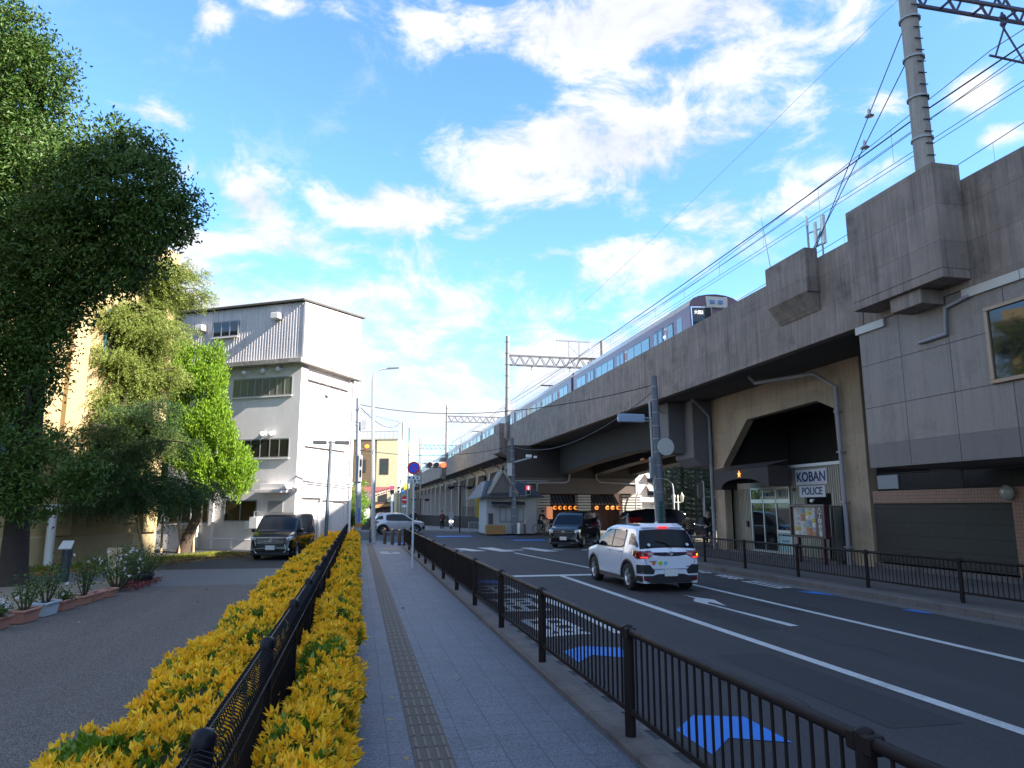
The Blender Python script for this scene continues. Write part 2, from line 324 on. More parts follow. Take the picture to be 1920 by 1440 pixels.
PIPE=mat('grey pipe',(.26,.25,.28),.5,nz=.1,ns=3)
# ================================================================ SETTING
def struct(name,mb,m,bevel=0): return mb.build(name,m,None,kind='structure',bevel=bevel)
struct('ground',MB().quad((-1500,-1500,-.02),(1500,-1500,-.02),(1500,1500,-.02),(-1500,1500,-.02)),GRND)
def sheet(name,m,z,*pts): return struct(name,MB().quad(*[(x,y,z) for x,y in pts]),m)
sheet('road',ASPH,0,(2.45,-40),(11.4,-40),(11.4,400),(2.45,400))
sheet('cross_road',ASPH,-.006,(-60,43.2),(120,36),(120,57),(-60,66))
sheet('driveway',ASPHP,.004,(-30,-30),(-2.0,-30),(-2.0,20.8),(-30,20.8))
sheet('pale_pavement',ASPHL,.008,(-30,20.75),(-2.0,20.75),(-2.0,26.0),(-30,26.0))
sheet('driveway',ASPH,.0,(-40,25.9),(-2.0,25.9),(-1.6,43),(-40,43))
# soil strip by the potted plants, leaf litter strip below the wall
sheet('soil_bed',SOILP,.016,(-10.6,12),(-6.1,12),(-5.5,22.4),(-9.4,22.4))
_a=Vector((math.sin(R(30.5)),math.cos(R(30.5)),0)); _n=Vector((math.cos(R(30.5)),-math.sin(R(30.5)),0)); YW=Vector((-10.41,28.47,0))
q=[YW-_a*3+_n*.05,YW-_a*3+_n*2.6,YW+_a*8.7+_n*2.0,YW+_a*8.7+_n*.05]
sheet('verge',mat('leaf littered grass',(.16,.13,.035),.95,nz=.6,ns=3,speck=.7,bump=.8,bs=30),.03,*[(p.x,p.y) for p in q])
sheet('footpath',ASPHL,.02,*[((p.x),(p.y)) for p in [YW-_a*12+_n*.05,YW-_a*12+_n*2.6,YW-_a*3.05+_n*2.6,YW-_a*3.05+_n*.05]])
# left sidewalk (raised) with tactile strip and kerb
sb=MB(); sb.box(-.02,-30,-.1,2.12,36.2,.15); sb.prism([(-.02,36.2,-.1),(2.12,36.2,-.1),(2.0,39.5,-.1),(1.2,42.6,-.1),(-.9,43.6,-.1),(-.9,36.2,-.1)],(0,0,.25))
struct('sidewalk',sb,TILE)
tb=MB()
for i in range(int(44/.3)):
    y=-2+i*.3
    if y>39: break
    tb.M(0).box(.485,y+.003,.15,.785,y+.297,.156)
    for k in range(4): tb.M(1).box(.485+.03+k*.075,y+.02,.156,.485+.03+k*.075+.022,y+.28,.161)
struct('tactile_strip',tb,[TACT,mat('tactile ridge',(.15,.115,.085),.7,nz=.2,ns=8)],0)
struct('kerb',MB().box(2.12,-30,-.1,2.38,35.6,.21),CONK,.02)
struct('gutter',MB().box(2.38,-30,-.1,2.66,36.5,.012),mat('gutter concrete',(.10,.10,.10),.85,nz=.2,ns=3,speck=.3))
gr=MB(); 
for k in range(7): gr.box(2.44+.0,10.6+k*.06,.0125,2.62,10.63+k*.06,.02)
struct('drain_grate',gr,BLK)
gs=MB()
for k in range(14): gs.box(2.67,5.4+k*.62,.0045,2.74,5.75+k*.62,.006)
struct('gutter_joint',gs,CONK)
struct('paving_patch',MB().box(1.15,33.2,.15,1.95,34.6,.157),mat('buff paving',(.20,.17,.13),.8,nz=.2,ns=3))
struct('paving_patch',MB().box(.95,31.2,.15,1.35,31.45,.155).box(1.5,31.2,.15,1.8,31.45,.155).box(1.0,31.8,.15,1.3,32.0,.155).box(1.0,30.6,.15,1.75,30.85,.155),PWHT)
# right sidewalk
struct('sidewalk',MB().prism([(11.7,-30,-.1),(22.9,-30,-.1),(22.9,34.5,-.1),(14.0,34.5,-.1),(12.2,33.2,-.1),(11.7,30.0,-.1)],(0,0,.25)),mat('right paving',(.10,.095,.092),.8,nz=.2,ns=1,speck=.5,brick=(.3,.3,.004,.5,0),bvec='xy'))
struct('kerb',MB().prism([(11.42,-30,-.1),(11.7,-30,-.1),(11.7,30.0,-.1),(12.2,33.2,-.1),(14.0,34.5,-.1),(13.9,34.8,-.1),(12.0,33.5,-.1),(11.42,30.1,-.1)],(0,0,.256)),CONK,.015)
struct('gutter',MB().box(11.05,-30,-.1,11.42,34,.010),mat('gutter concrete',(.10,.10,.10),.85))
struct('sidewalk',MB().prism([(2.6,68,-.1),(9.4,58.6,-.1),(13,56.6,-.1),(30,55.5,-.1),(30,62,-.1),(13,62,-.1),(12,400,-.1),(2.6,400,-.1)],(0,0,.2)),mat('far paving',(.17,.165,.16),.85,nz=.2,ns=1,speck=.3))
sheet('sunlit_forecourt',SOILP,.004,(20,38),(60,38),(60,56),(20,56))
# painted markings
m=MB(); rg=random.Random(9)
for k in range(5):
    x=rg.uniform(3.2,10.6); y=rg.uniform(4,24); w=rg.uniform(.5,1.1); h=rg.uniform(1.2,3.6)
    m.quad((x,y,.003),(x+w,y,.003),(x+w,y+h,.003),(x,y+h,.003))
struct('asphalt_patch',m,mat('asphalt patch',(.036,.037,.041),.9,nz=.1,ns=.7,speck=.35,bump=.25,bs=160,spec=.3))
m=MB()
for k in range(6):
    x=[4.6,7.3,9.9,5.3,10.4,8.2][k]; y=[5,9,6,17,14,24][k]; pts=[(x+rg.uniform(-.12,.12)*i**.5,y+i*.35,.0035) for i in range(14)]
    for a,b in zip(pts[:-1],pts[1:]): m.quad((a[0]-.006,a[1],.0035),(a[0]+.006,a[1],.0035),(b[0]+.006,b[1],.0035),(b[0]-.006,b[1],.0035))
struct('asphalt_crack',m,mat('crack',(.012,.012,.013),.95))
def mark(name,m,*polys,z=.006):
    b=MB()
    for p in polys: b.quad(*[(x,y,z) for x,y in p])
    return struct(name,b,m)
def rect(x0,y0,x1,y1): return [(x0,y0),(x1,y0),(x1,y1),(x0,y1)]
mark('lane_line',PWHT,rect(6.0,-20,6.17,21.3)); mark('lane_line',PWHT,rect(8.78,-20,8.93,21.3))
mark('lane_line',PWHT,[(6.95,32.4),(7.1,32.4),(7.95,23.4),(7.8,23.4)],z=.0065)
mark('stop_line',PWHT,rect(4.25,21.31,8.95,21.75))
mark('zebra_crossing',mat('worn paint',(.42,.44,.45),.7,nz=.3,ns=6,speck=.6,stain=.6),[(3.6,35.6),(3.9,35.9),(5.0,34.2),(4.6,33.9)],[(4.7,36.4),(5.3,36.4),(6.0,34.0),(5.3,34.0)],[(6.0,36.8),(6.8,36.8),(7.3,33.4),(6.6,33.4)],
     [(7.0,34.8),(7.9,34.7),(7.9,34.2),(7.0,34.3)],[(8.1,36.2),(8.7,36.3),(9.3,33.0),(8.6,33.0)],[(9.4,34.6),(9.9,34.6),(9.9,34.2),(9.4,34.2)],[(10.7,34.1),(11.3,34.1),(11.3,33.7),(10.7,33.7)])
# curved-head lane arrow with shaft, right lane
def trace(pts): return [tuple(at(u,v,z=.006)[:2]) for u,v in pts]
_z=[(425,400),(560,425),(740,450),(870,515),(720,478),(682,473),(680,482),(690,490),(1588,710),(1500,715),(700,502),(545,468),(533,452),(555,435)]
mark('arrow_marking',PWHT,trace([(1200+x/5.333,1040+y/5.333) for x,y in _z]))
mark('arrow_marking',PWHT,[(4.2,11.6),(4.42,11.5),(4.42,14.9),(4.3,16.2),(4.14,16.9),(3.96,17.2),(4.12,15.2),(4.2,14.6)])
def strokes(name,m,segs,ox,oy,sx,sy,w=.11):
    b=MB()
    for i,(x0,y0,x1,y1) in enumerate(segs):
        a=Vector((ox+x0*sx,oy+y0*sy,0)); c=Vector((ox+x1*sx,oy+y1*sy,0)); d=(c-a).normalized(); n=Vector((-d.y,d.x,0))*w/2
        if abs(d.y)<.5: n*=1.7
        zz=Vector((0,0,.006+.0004*i)); b.quad(a-n+zz,c-n+zz,c+n+zz,a+n+zz)
    return struct(name,b,m)
# right lane characters, read from the road: a boxed glyph, then two crossed glyphs
strokes('lettering_marking',PWHT,[(0,0,0,1),(.33,.08,.33,.92),(.66,.08,.66,.92),(1,0,1,1),(0,.92,1,.92),(0,.1,1,.1),(1,0,1.0,-.35)],10.62,16.9,.66,1.9)
strokes('lettering_marking',PWHT,[(0,.5,1,.5),(.2,0,.5,1),(.5,0,.8,1),(.1,.8,.9,.8),(0,.2,1,.15)],10.60,19.3,.66,1.4)
strokes('lettering_marking',PWHT,[(0,.7,1,.7),(.5,0,.5,1),(.1,.1,.9,.35),(.1,.35,.9,.1)],10.60,21.2,.62,1.3)
strokes('lettering_marking',PWHT,[(0,0,1,.1),(.1,.3,.95,.3),(.15,.3,.1,.95),(.1,.95,.9,.95),(.9,.95,.95,.3),(.5,0,.5,1.1),(.15,.62,.92,.62),(.1,0,.35,.3),(.95,0,.7,.3)],2.95,11.6,.85,1.7,.13)
strokes('lettering_marking',PWHT,[(0,.1,1,.1),(.1,.5,.95,.5),(.5,0,.5,1.1),(.2,.1,.15,1),(.85,.1,.85,1),(0,1,1,1),(.1,.75,.9,.75)],2.95,14.3,.95,1.9,.13)
strokes('lettering_marking',PWHT,[(0,.2,1,.2),(.5,.0,.5,1),(.1,.6,.9,.6),(0,1,1,1),(0,.2,0,1),(1,.2,1,1)],2.95,17.2,.95,1.8,.13)
for P_ in ([(2.97,6.59),(3.34,7.0),(3.81,6.85),(3.82,6.05),(3.33,6.28),(2.98,5.9)],[(2.95,10.34),(3.33,10.66),(3.87,10.42),(3.72,9.7),(3.29,10.02),(2.95,9.58)],trace([(1493,1108.5),(1535,1109.5),(1543,1107),(1574,1112),(1570,1117),(1528,1113)]),trace([(1688,1142.5),(1738.6,1143.6),(1747.6,1140.7),(1795,1149.7),(1794,1154.4),(1729.6,1149)]),[(3.0,20.3),(3.4,20.8),(3.9,20.4),(3.85,19.5),(3.4,19.8),(3.0,19.3)]):
    mark('bicycle_arrow_marking',PBLU,P_)
mark('bicycle_arrow_marking',PBLU,rect(5.5,50.8,8.0,52.2),rect(9.6,44.0,11.6,45.2),rect(1.6,41.8,3.4,42.8),rect(9.9,50.4,11.2,51.0))
# ================================================================ VIADUCT
VX=13.6; VB=7.1; VT=9.65; PX=16.3; VR=24.4
vi=thing('railway_viaduct','long weathered concrete railway viaduct running along the right of the road','viaduct',(18.5,10,0))
dk=MB(); dk.box(VX+.3,-40,VB+.0,VR-.3,330,VB+.38); dk.build('deck',mat('soffit concrete',(.085,.078,.072),.85,nz=.2,ns=1,brick=(1.8,.9,.006,.8,0),bvec='xy'),vi)  # darker copy of the concrete colour, carrying the shade of the underside
# parapet in lengths with joints
js=[-40,-22,-4,11.2,16.75,29.1,57.0,66.2,80,93,107,121,135,150,165,180,200,225,250,290,330]
for a,b in zip(js[:-1],js[1:]):
    m=MB(); m.box(VX,a+.015,VB-.06,VX+.3,b-.015,VT); m.box(VX-.02,a+.015,VB-.06,VX,b-.015,VB+.10)
    m.build('parapet',CON,vi,bevel=.012)
m=MB(); m.box(VR-.3,-40,VB-.2,VR,330,VT); m.build('parapet',CON,vi)
pb=MB(); 
# projecting mast boxes
def mastbox(y0,y1,zt,zb,xo,slope=0):
    m=MB(); m.box(xo,y0,zb,VX-.002,y1,zt)
    o=m.build('mast_box',CON,vi,bevel=.015)
    if slope:
        c=MB(); c.prism([(xo,y0+.05,zb-.003),(VX-.03,y0+.05,zb-.003),(VX-.03,y0+.05,zb-slope)],(0,y1-y0-.1,0)); c.build('corbel',CON,vi)
mastbox(13.1,16.15,10.02,7.44,12.82); 
m=MB(); m.box(12.82,13.1,7.22,VX-.025,16.15,7.435); m.build('corbel',CON,vi,bevel=.01)
m=MB(); m.box(12.95,13.95,6.85,VX-.003,14.95,7.215); m.build('corbel',CON,vi,bevel=.01)
mastbox(18.5,20.7,9.95,8.55,13.15,.55)
mastbox(66.3,69.3,9.98,7.2,12.9,.0); mastbox(64.9,66.1,9.9,8.5,13.3,.3); m=MB(); m.prism([(12.9,66.35,7.19),(VX-.03,66.35,7.19),(16.3,66.35,5.7),(15.2,66.35,6.5)],(0,2.9,0)); m.build('corbel',CON,vi)
mastbox(115,118.5,9.98,7.2,12.9,.6); mastbox(122,123.2,9.8,8.6,13.3,.3); mastbox(168,171.5,9.98,7.2,12.9,.6)
# bridge girders over the crossing
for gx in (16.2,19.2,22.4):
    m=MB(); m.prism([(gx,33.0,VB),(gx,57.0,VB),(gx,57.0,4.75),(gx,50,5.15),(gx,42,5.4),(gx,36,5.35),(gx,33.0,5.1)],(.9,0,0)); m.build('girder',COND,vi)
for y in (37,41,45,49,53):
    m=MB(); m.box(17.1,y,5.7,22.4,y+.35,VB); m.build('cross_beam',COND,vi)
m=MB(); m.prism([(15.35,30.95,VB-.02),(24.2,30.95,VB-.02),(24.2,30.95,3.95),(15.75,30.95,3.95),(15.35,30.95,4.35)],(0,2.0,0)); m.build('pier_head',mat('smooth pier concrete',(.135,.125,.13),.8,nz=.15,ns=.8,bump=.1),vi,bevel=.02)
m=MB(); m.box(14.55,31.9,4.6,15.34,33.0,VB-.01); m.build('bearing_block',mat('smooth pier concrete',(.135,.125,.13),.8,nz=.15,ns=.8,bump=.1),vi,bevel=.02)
m=MB(); m.prism([(12.0,57.02,VB-.02),(24.2,57.02,VB-.02),(24.2,57.02,5.7),(22.9,57.02,4.45),(12.0,57.02,4.45)],(0,1.4,0)); m.build('pier_head',COND,vi)  # far head takes the shade-darkened colour for the gloom under the bridge
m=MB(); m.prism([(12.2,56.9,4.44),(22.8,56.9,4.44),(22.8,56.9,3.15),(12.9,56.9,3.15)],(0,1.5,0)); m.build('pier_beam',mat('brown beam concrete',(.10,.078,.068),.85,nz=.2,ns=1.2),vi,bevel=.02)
for x in (12.9,):
    m=MB(); m.box(x-.45,57.2,0,x+.45,58.3,3.14); m.build('column',CON,vi)
for x in (19.2,22.4):
    m=MB(); m.box(x,31.2,0,x+.9,32.6,3.94); m.build('column',CON,vi)
# koban bay : portal with chamfered opening in plane X=16.3, between Y 20.5 and 30.9
m=MB()
out=[(20.5,0),(20.5,7.09),(30.9,7.09),(30.9,0)]; inn=[(30.0,0),(30.0,3.9),(27.75,5.78),(22.9,5.9),(21.95,5.5),(21.75,0)]
def ypz(p,x): return (x,p[0],p[1])
x=PX; m.prism([ypz(p,x) for p in [(20.5,0),(21.75,0),(21.95,5.5),(21.95,7.09),(20.5,7.09)][::1]],(.35,0,0))
m.prism([ypz(p,x) for p in [(21.952,5.5),(22.9,5.9),(27.75,5.78),(27.75,7.09),(21.952,7.09)]],(.35,0,0))
m.prism([ypz(p,x) for p in [(27.752,5.78),(30.0,3.9),(30.0,0),(30.9,0),(30.9,7.09),(27.752,7.09)]],(.35,0,0))
m.build('portal_frame',CONP,vi,bevel=.01)
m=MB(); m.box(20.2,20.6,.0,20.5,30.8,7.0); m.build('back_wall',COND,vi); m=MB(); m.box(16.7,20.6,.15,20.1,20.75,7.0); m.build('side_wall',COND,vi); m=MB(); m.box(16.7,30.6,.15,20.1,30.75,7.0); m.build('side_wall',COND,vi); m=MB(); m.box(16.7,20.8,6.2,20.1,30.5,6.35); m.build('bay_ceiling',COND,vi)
# far arcade : rows of frames beyond the crossing
ay=62.6
CONA=mat('arcade concrete',(.50,.43,.38),.85,nz=.15,ns=1.2,streak=.12)
while ay<236:
    m=MB(); m.box(PX,ay,0,PX+.9,ay+1.0,5.2); m.build('column',CONA,vi)
    m=MB(); m.prism([(PX,ay-.002,6.3),(PX,ay-1.1,6.3),(PX,ay-.002,5.1)],(.9,0,0)); m.prism([(PX,ay+1.002,5.1),(PX,ay+2.1,6.3),(PX,ay+1.002,6.3)],(.9,0,0)); m.box(PX,ay,5.202,PX+.9,ay+1.0,6.3); m.build('haunch',CONA,vi)
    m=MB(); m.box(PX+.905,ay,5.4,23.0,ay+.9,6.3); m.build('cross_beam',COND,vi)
    m=MB(); m.tube([(PX-.14,ay+.5,.15),(PX-.14,ay+.5,6.2),(PX-.5,ay+.5,6.7),(PX-1.0,ay+.5,6.75),(PX-1.0,ay+.5,7.1)],.09,8)
    for z in (1.5,3,4.6): m.box(PX-.24,ay+.38,z,PX-.002,ay+.62,z+.05)
    m.build('drain_pipe',PIPE,vi); ay+=9.4
MB().box(19.0,58.8,0,19.3,236,6.9).build('back_wall',mat('grey shutter wall',(.11,.115,.13),.8,nz=.15,ns=1),vi)
m=MB(); m.box(PX-.02,58.6,6.302,PX+.85,236,VB-.01); m.box(23,58.6,6.302,23.85,236,VB-.01); m.build('edge_beam',CONA,vi)
# drain pipes on the columns
m=MB(); m.tube([(16.15,21.55,.15),(16.15,21.55,6.2),(15.7,22.1,6.75),(14.9,24.6,6.8),(14.7,24.7,7.08)],.075,10)
for z in (.7,2.2,3.9,5.3): m.box(16.05,21.45,z,16.3,21.65,z+.05)
m.build('drain_pipe',PIPE,vi)
m=MB(); m.tube([(16.15,30.85,.15),(16.15,30.85,6.3),(15.7,30.9,6.8),(15.2,30.6,7.08)],.075,10); m.box(16.05,30.75,4.9,16.3,30.95,4.95); m.box(16.05,30.75,2.0,16.3,30.95,2.05); m.build('drain_pipe',PIPE,vi)
m=MB(); m.tube([(12.4,56.85,4.0),(14.1,56.8,4.0),(14.2,56.8,3.9),(14.2,56.8,.2)],.07,8); m.tube([(14.2,56.8,4.0),(16.6,56.8,4.05),(16.9,56.8,4.2),(17.0,56.8,4.9)],.07,8); m.build('drain_pipe',PIPE,vi)
m=MB(); m.tube([(19.3,56.8,4.9),(19.3,56.8,4.35),(19.6,56.8,4.1),(22.9,56.8,3.95),(22.95,56.8,3.3),(22.7,56.8,2.6),(22.7,56.8,.2)],.06,8); m.build('drain_pipe',PIPE,vi)
# top handrail on far parapet
m=MB()
for y in range(70,200,3): m.cyl((VX+.15,y,VT),(VX+.15,y,VT+.75),.03,n=5)
m.build('handrail',BLK,vi)
# small antenna on the parapet and rod
an=thing('antenna','white cellular antenna panels on a short frame above the parapet','antenna',(14.2,18.6,9.9))
m=MB(); m.cyl((14.1,19.6,9.6),(14.1,19.6,11.15),.035,n=6); m.cyl((14.1,18.9,9.6),(14.1,18.9,10.95),.03,n=6); m.bar((14.1,19.6,10.9),(14.1,18.9,10.8),.04); m.bar((14.1,19.6,10.3),(14.1,18.9,10.3),.04); m.bar((14.1,19.9,9.6),(14.1,18.9,10.8),.03); m.build('frame',GALV,an)
m=MB(); m.box(14.03,18.72,10.25,14.13,18.84,11.2); m.box(14.03,19.1,10.3,14.1,19.2,11.1); m.lathe((14.1,19.6,11.15),[(.05,0),(.05,.2),(.02,.35),(0,.4)],8); split_build(m,'antenna_panel',WHT,an)
tag(MB().cyl((14.2,21.8,9.6),(14.15,22.3,12.6),.018,.006,5).build('antenna_rod',GALV),'thin whip antenna rod rising behind the concrete parapet','antenna')
# ================================================================ TRAIN
TX0=15.1; TX1=17.8; TZ0=8.3; TZ1=11.55
MAR=mat('maroon train paint',(.24,.155,.20),.38,coat=.15,spec=.3); IVO=mat('ivory train roof',(.62,.58,.54),.35,coat=.4); TGY=mat('train roof grey',(.2,.2,.22),.6)
def train_prof(x0=TX0,x1=TX1):
    return [(x0,TZ0),(x0,TZ1-.42)],[(x0,TZ1-.42),(x0+.06,TZ1-.2),(x0+.2,TZ1-.04),(x0+.45,TZ1+.07),(x0+.9,TZ1+.15),((x0+x1)/2,TZ1+.18),(x1-.9,TZ1+.15),(x1-.45,TZ1+.07),(x1-.2,TZ1-.04),(x1-.06,TZ1-.2),(x1,TZ1-.42)],[(x1,TZ1-.42),(x1,TZ0)]
LIFT=[]
def traincar(y0,y1,lab,cab=False):
    t=thing('train_carriage',lab,'train carriage',((TX0+TX1)/2,y0,7.6),group='coupled carriages of the maroon train')
    L_,R_,D_=train_prof(); prof=L_+R_[1:]+D_[1:]
    m=MB()
    if cab:
        # body starts behind the cab nose, nose leans back
        n=len(prof); vs=[(x,y0+(z-TZ0)*.06+((x-(TX0+TX1)/2)**2)*.10,z) for x,z in prof]+[(x,y1,z) for x,z in prof]
    else:
        n=len(prof); vs=[(x,y0,z) for x,z in prof]+[(x,y1,z) for x,z in prof]
    m.M(0)
    for i in range(n-1):
        z=(prof[i][1]+prof[i+1][1])/2; m.M(1 if z>TZ1-.43 else 0); m.add([vs[i],vs[i+1],vs[n+i+1],vs[n+i]],[(0,1,2,3)],z>TZ1-.4)
    m.M(0); m.add(vs[:n],[list(range(n))],False); m.add(vs[n:],[list(range(n))[::-1]],False); m.quad(vs[0],vs[n],vs[2*n-1],vs[n-1])
    m.build('body',[MAR,IVO],t,recalc=True)
    LIFT.append(t)
    # windows and doors on the near side
    Lc=y1-y0; x=TX0-.012
    doors=[y0+Lc*f for f in ((.22,.5,.79) if not cab else (.21,.5,.79))]
    for d in doors:
        b=MB(); b.box(x,d-.68,8.4,x+.03,d+.68,10.82); dd=b.build('door',mat('train door frame',(.012,.01,.012),.3),t)
        b=MB(); b.M(0).box(x-.012,d-.62,8.45,x+.001,d-.02,10.76); b.box(x-.012,d+.02,8.45,x+.001,d+.62,10.76); b.M(1).box(x-.018,d-.48,9.35,x-.011,d-.14,10.66); b.box(x-.018,d+.14,9.35,x-.011,d+.48,10.66); b.build('door_leaf',[mat('door leaf',(.13,.12,.15),.18,metal=.5),GLB],dd)
    gaps=[(y0+(2.2 if cab else .9),doors[0]-1.15),(doors[0]+1.15,doors[1]-1.15),(doors[1]+1.15,doors[2]-1.15),(doors[2]+1.15,y1-.9)]
    for a,b_ in gaps:
        if b_-a<.7: continue
        b=MB(); b.M(0).box(x,a,9.35,x+.02,b_,10.78); k=max(1,round((b_-a)/.95)); w=(b_-a)/k
        for i in range(k): b.M(1).box(x-.008,a+i*w+.045,9.42,x+.001,a+(i+1)*w-.045,10.71)
        b.build('window',[mat('train door frame',(.012,.01,.012),.3),GLB],t)
    b=MB()
    for d in doors[:2]: b.M(0).box(x-.004,d-1.12,9.6,x+.001,d-.74,10.72)
    b.build('notice_sticker',mat('pale sticker',(.6,.55,.57),.4),t)
    b=MB()
    for d in doors[:2]:
        c=Vector((x-.006,d-.93,10.38)); pts=[(c+Vector((0,math.cos(a)*.11,math.sin(a)*.2))) for a in [i*PI/8 for i in range(17)]]; b.tube(pts,.02,5)
    b.build('sticker_ring',mat('sticker red',(.6,.05,.07),.4),t)
    b=MB(); b.box(16.0,y0+Lc*.15,TZ1+.17,16.9,y0+Lc*.33,TZ1+.42); b.box(16.0,y0+Lc*.6,TZ1+.17,16.9,y0+Lc*.78,TZ1+.42); b.build('roof_unit',TGY,t,bevel=.05)
    if y1<150:
        b=MB(); b.box(TX0+.25,y1+.01,8.3,TX1-.25,y1+.59,11.3); b.build('gangway_bellows',BLK,t)
    if cab:
        f=lambda x_,z_,o=0:(x_,y0+(z_-TZ0)*.06+((x_-16.45)**2)*.10-o,z_)
        def fq(xa,xb,za,zb,o,mt,nm,par=t):
            b=MB(); N=6
            for i in range(N):
                u0=xa+(xb-xa)*i/N; u1=xa+(xb-xa)*(i+1)/N; b.quad(f(u0,za,o),f(u1,za,o),f(u1,zb,o),f(u0,zb,o))
            return b.build(nm,mt,par)
        for xa,xb in ((TX0+.10,TX0+1.0),(TX1-1.0,TX1-.10)):
            w=fq(xa-.05,xb+.05,9.05,11.08,.010,CHR,'windscreen'); fq(xa,xb,9.1,11.03,.018,GLR,'pane',w); fq(xa+.03,xb-.03,10.55,10.98,.024,GLD,'display',w)
            tx=text_mesh('display_text','大阪梅田',.2,f((xa+xb)/2,10.77,.03),(1,0,0),(0,.06,1),mat('display white',(.8,.8,.8),.5,emit=(1,1,1),es=.5),w,.002,bold=.004)
            b=MB(); b.bar(f(xa+.25,9.1,.04),f(xa+.4,10.4,.04),.02); b.build('wiper',BLK,w)
        b=MB(); b.prism([f(15.95,11.05,.03),f(17.0,11.05,.03),f(17.05,11.62,.03),f(15.9,11.62,.03)],(0,.25,0)); b.build('headlamp_housing',IVO,t,bevel=.03)
        b=MB(); 
        for xx in (16.2,16.62): b.box(xx-.12,y0+.13,11.25,xx+.12,y0+.18,11.42)
        b.build('headlamp',mat('headlamp blue glass',(.25,.4,.7),.1,metal=.4),t)
        b=MB(); b.ball((TX0-.03,y0+3.2,10.25),.07,8,6); b.build('side_lamp',mat('blue indicator',(.02,.15,.8),.2,emit=(.1,.4,1),es=4),t)
        b=MB(); b.ball((TX0-.02,y0+.75,9.9),.05,8,6); b.build('side_lamp',mat('pink indicator',(.8,.1,.2),.2,emit=(1,.15,.3),es=3),t)
        b=MB(); b.box(x,y0+1.2,9.3,x+.02,y0+1.75,10.8); b.box(x,y0+2.3-.1,9.3,x+.02,y0+2.75,10.7); b.build('crew_window',GLB,t)
    return t
ys=29.9; pn=['first','second','third','fourth','fifth','sixth','seventh','eighth']
for i in range(8):
    traincar(ys+i*19.9,ys+i*19.9+19.3,('leading maroon carriage with cab windscreen and ivory roof on the viaduct' if i==0 else f'maroon train carriage with ivory roof, {pn[i]} counting back from the cab'),i==0)
for t in LIFT: t.location.z+=.40
def pantograph(y,lab):
    t=thing('pantograph',lab,'pantograph',(16.45,y,TZ1+.2),group='pantographs on the train roof')
    m=MB(); m.box(15.9,y-.5,TZ1+.17,17.0,y+.5,TZ1+.3); m.build('base_frame',BLK,t)
    m=MB(); m.bar((16.45,y-.3,TZ1+.3),(16.45,y+.7,12.1),.05); m.bar((16.45,y+.7,12.1),(16.45,y-.1,12.8),.04); m.build('arm',BLK,t)
    m=MB(); m.box(15.65,y-.3,12.8,17.25,y+.1,12.86); m.bar((15.65,y-.1,12.84),(15.35,y-.1,12.6),.04); m.bar((17.25,y-.1,12.84),(17.55,y-.1,12.6),.04); m.build('contact_strip',BLK,t)
pantograph(49.0,'nearer pantograph raised on the train roof under the wires'); pantograph(61.0,'pantograph raised just beyond the second carriage joint'); pantograph(101,'small distant pantograph raised on the far carriages')
pantograph(140,'farthest tiny pantograph beyond the third mast')
# ================================================================ CATENARY
def truss(m,a,b,h,n,w=.05,d=.45):
    a=Vector(a); b=Vector(b)
    for dy in (0,d):
        o=Vector((0,dy,0)); m.bar(a+o,b+o,w*1.6); m.bar(a+o-Vector((0,0,h)),b+o-Vector((0,0,h)),w*1.6)
        for i in range(n):
            p=a.lerp(b,i/n)+o; q=a.lerp(b,(i+1)/n)+o; mid=a.lerp(b,(i+.5)/n)+o-Vector((0,0,h)); m.bar(p,mid,w); m.bar(mid,q,w)
    for i in range(n+1):
        p=a.lerp(b,i/n); m.bar(p,p+Vector((0,d,0)),w); p=p-Vector((0,0,h)); m.bar(p,p+Vector((0,d,0)),w)
def gantry(y,top,zb,lab,r=.28,x=13.95,xr=23.9,col=None):
    t=thing('catenary_mast',lab,'catenary mast',(x,y,VT),group='catenary masts along the viaduct')
    c=col or CPOLE
    m=MB(); m.tube([(x,y,VT-1),(x,y,top)],[r,r*.78],14); m.build('pole',c,t)
    m=MB(); m.tube([(xr,y,VT-1),(xr,y,top)],[r,r*.78],14); m.build('pole',c,t)
    m=MB(); truss(m,(x+.2,y-.2,zb),(xr-.2,y-.2,zb),.95,9,.065 if y>20 else .05); m.build('truss_beam',mat('gantry steel',(.10,.10,.115),.6) if y>20 else mat('dark violet steel',(.06,.06,.12),.5),t)
    m=MB()
    for zz in np.arange(VT+.6,top-.4,1.15): m.cyl((x,y,zz),(x,y,zz+.05),r+.03,n=12)
    split_build(m,'clamp_band',GALV,t)
    m=MB()
    for k,zz in enumerate(np.arange(VT+.9,top-.2,.33) if y<20 else []): m.bar((x-r*.5,y-r*.98,zz),(x+r*.55,y-r*.98,zz+.02),.02)
    if m.v: split_build(m,'step_bolt',BLK,t)
    cz=14.2 if y<20 else 13.45
    for xc in (17.0 if y<20 else 16.45,20.4):
        m=MB(); zz=zb-.95
        m.bar((xc,y,zz),(xc,y,zz-.55),.05); m.ball((xc,y,zz-.15),.09,8,5); m.ball((xc,y,zz-.35),.09,8,5)
        m.bar((xc,y,zz-.5),(xc-.40,y,cz),.035); m.bar((xc,y,zz-.5),(xc+.55,y,cz-.05),.035); m.bar((xc-.6,y,cz),(xc+1.0,y,cz-.1),.045)
        m.build('registration_arm',GALV if y>20 else mat('dark violet steel',(.06,.06,.12),.5),t)
    return t
gantry(14.45,20.2,16.55,'thick concrete catenary mast rising from the nearest parapet box at upper right',.24,13.95)
gantry(67.7,18.9,16.95,'pale concrete catenary mast with lattice beam standing mid viaduct by the train',.25,14.0)
gantry(117,18.8,17.0,'second farther catenary mast with lattice beam and small side frame',.25,13.9)
gantry(171,18.6,16.8,'thin distant catenary mast with lattice beam',.2,13.9)
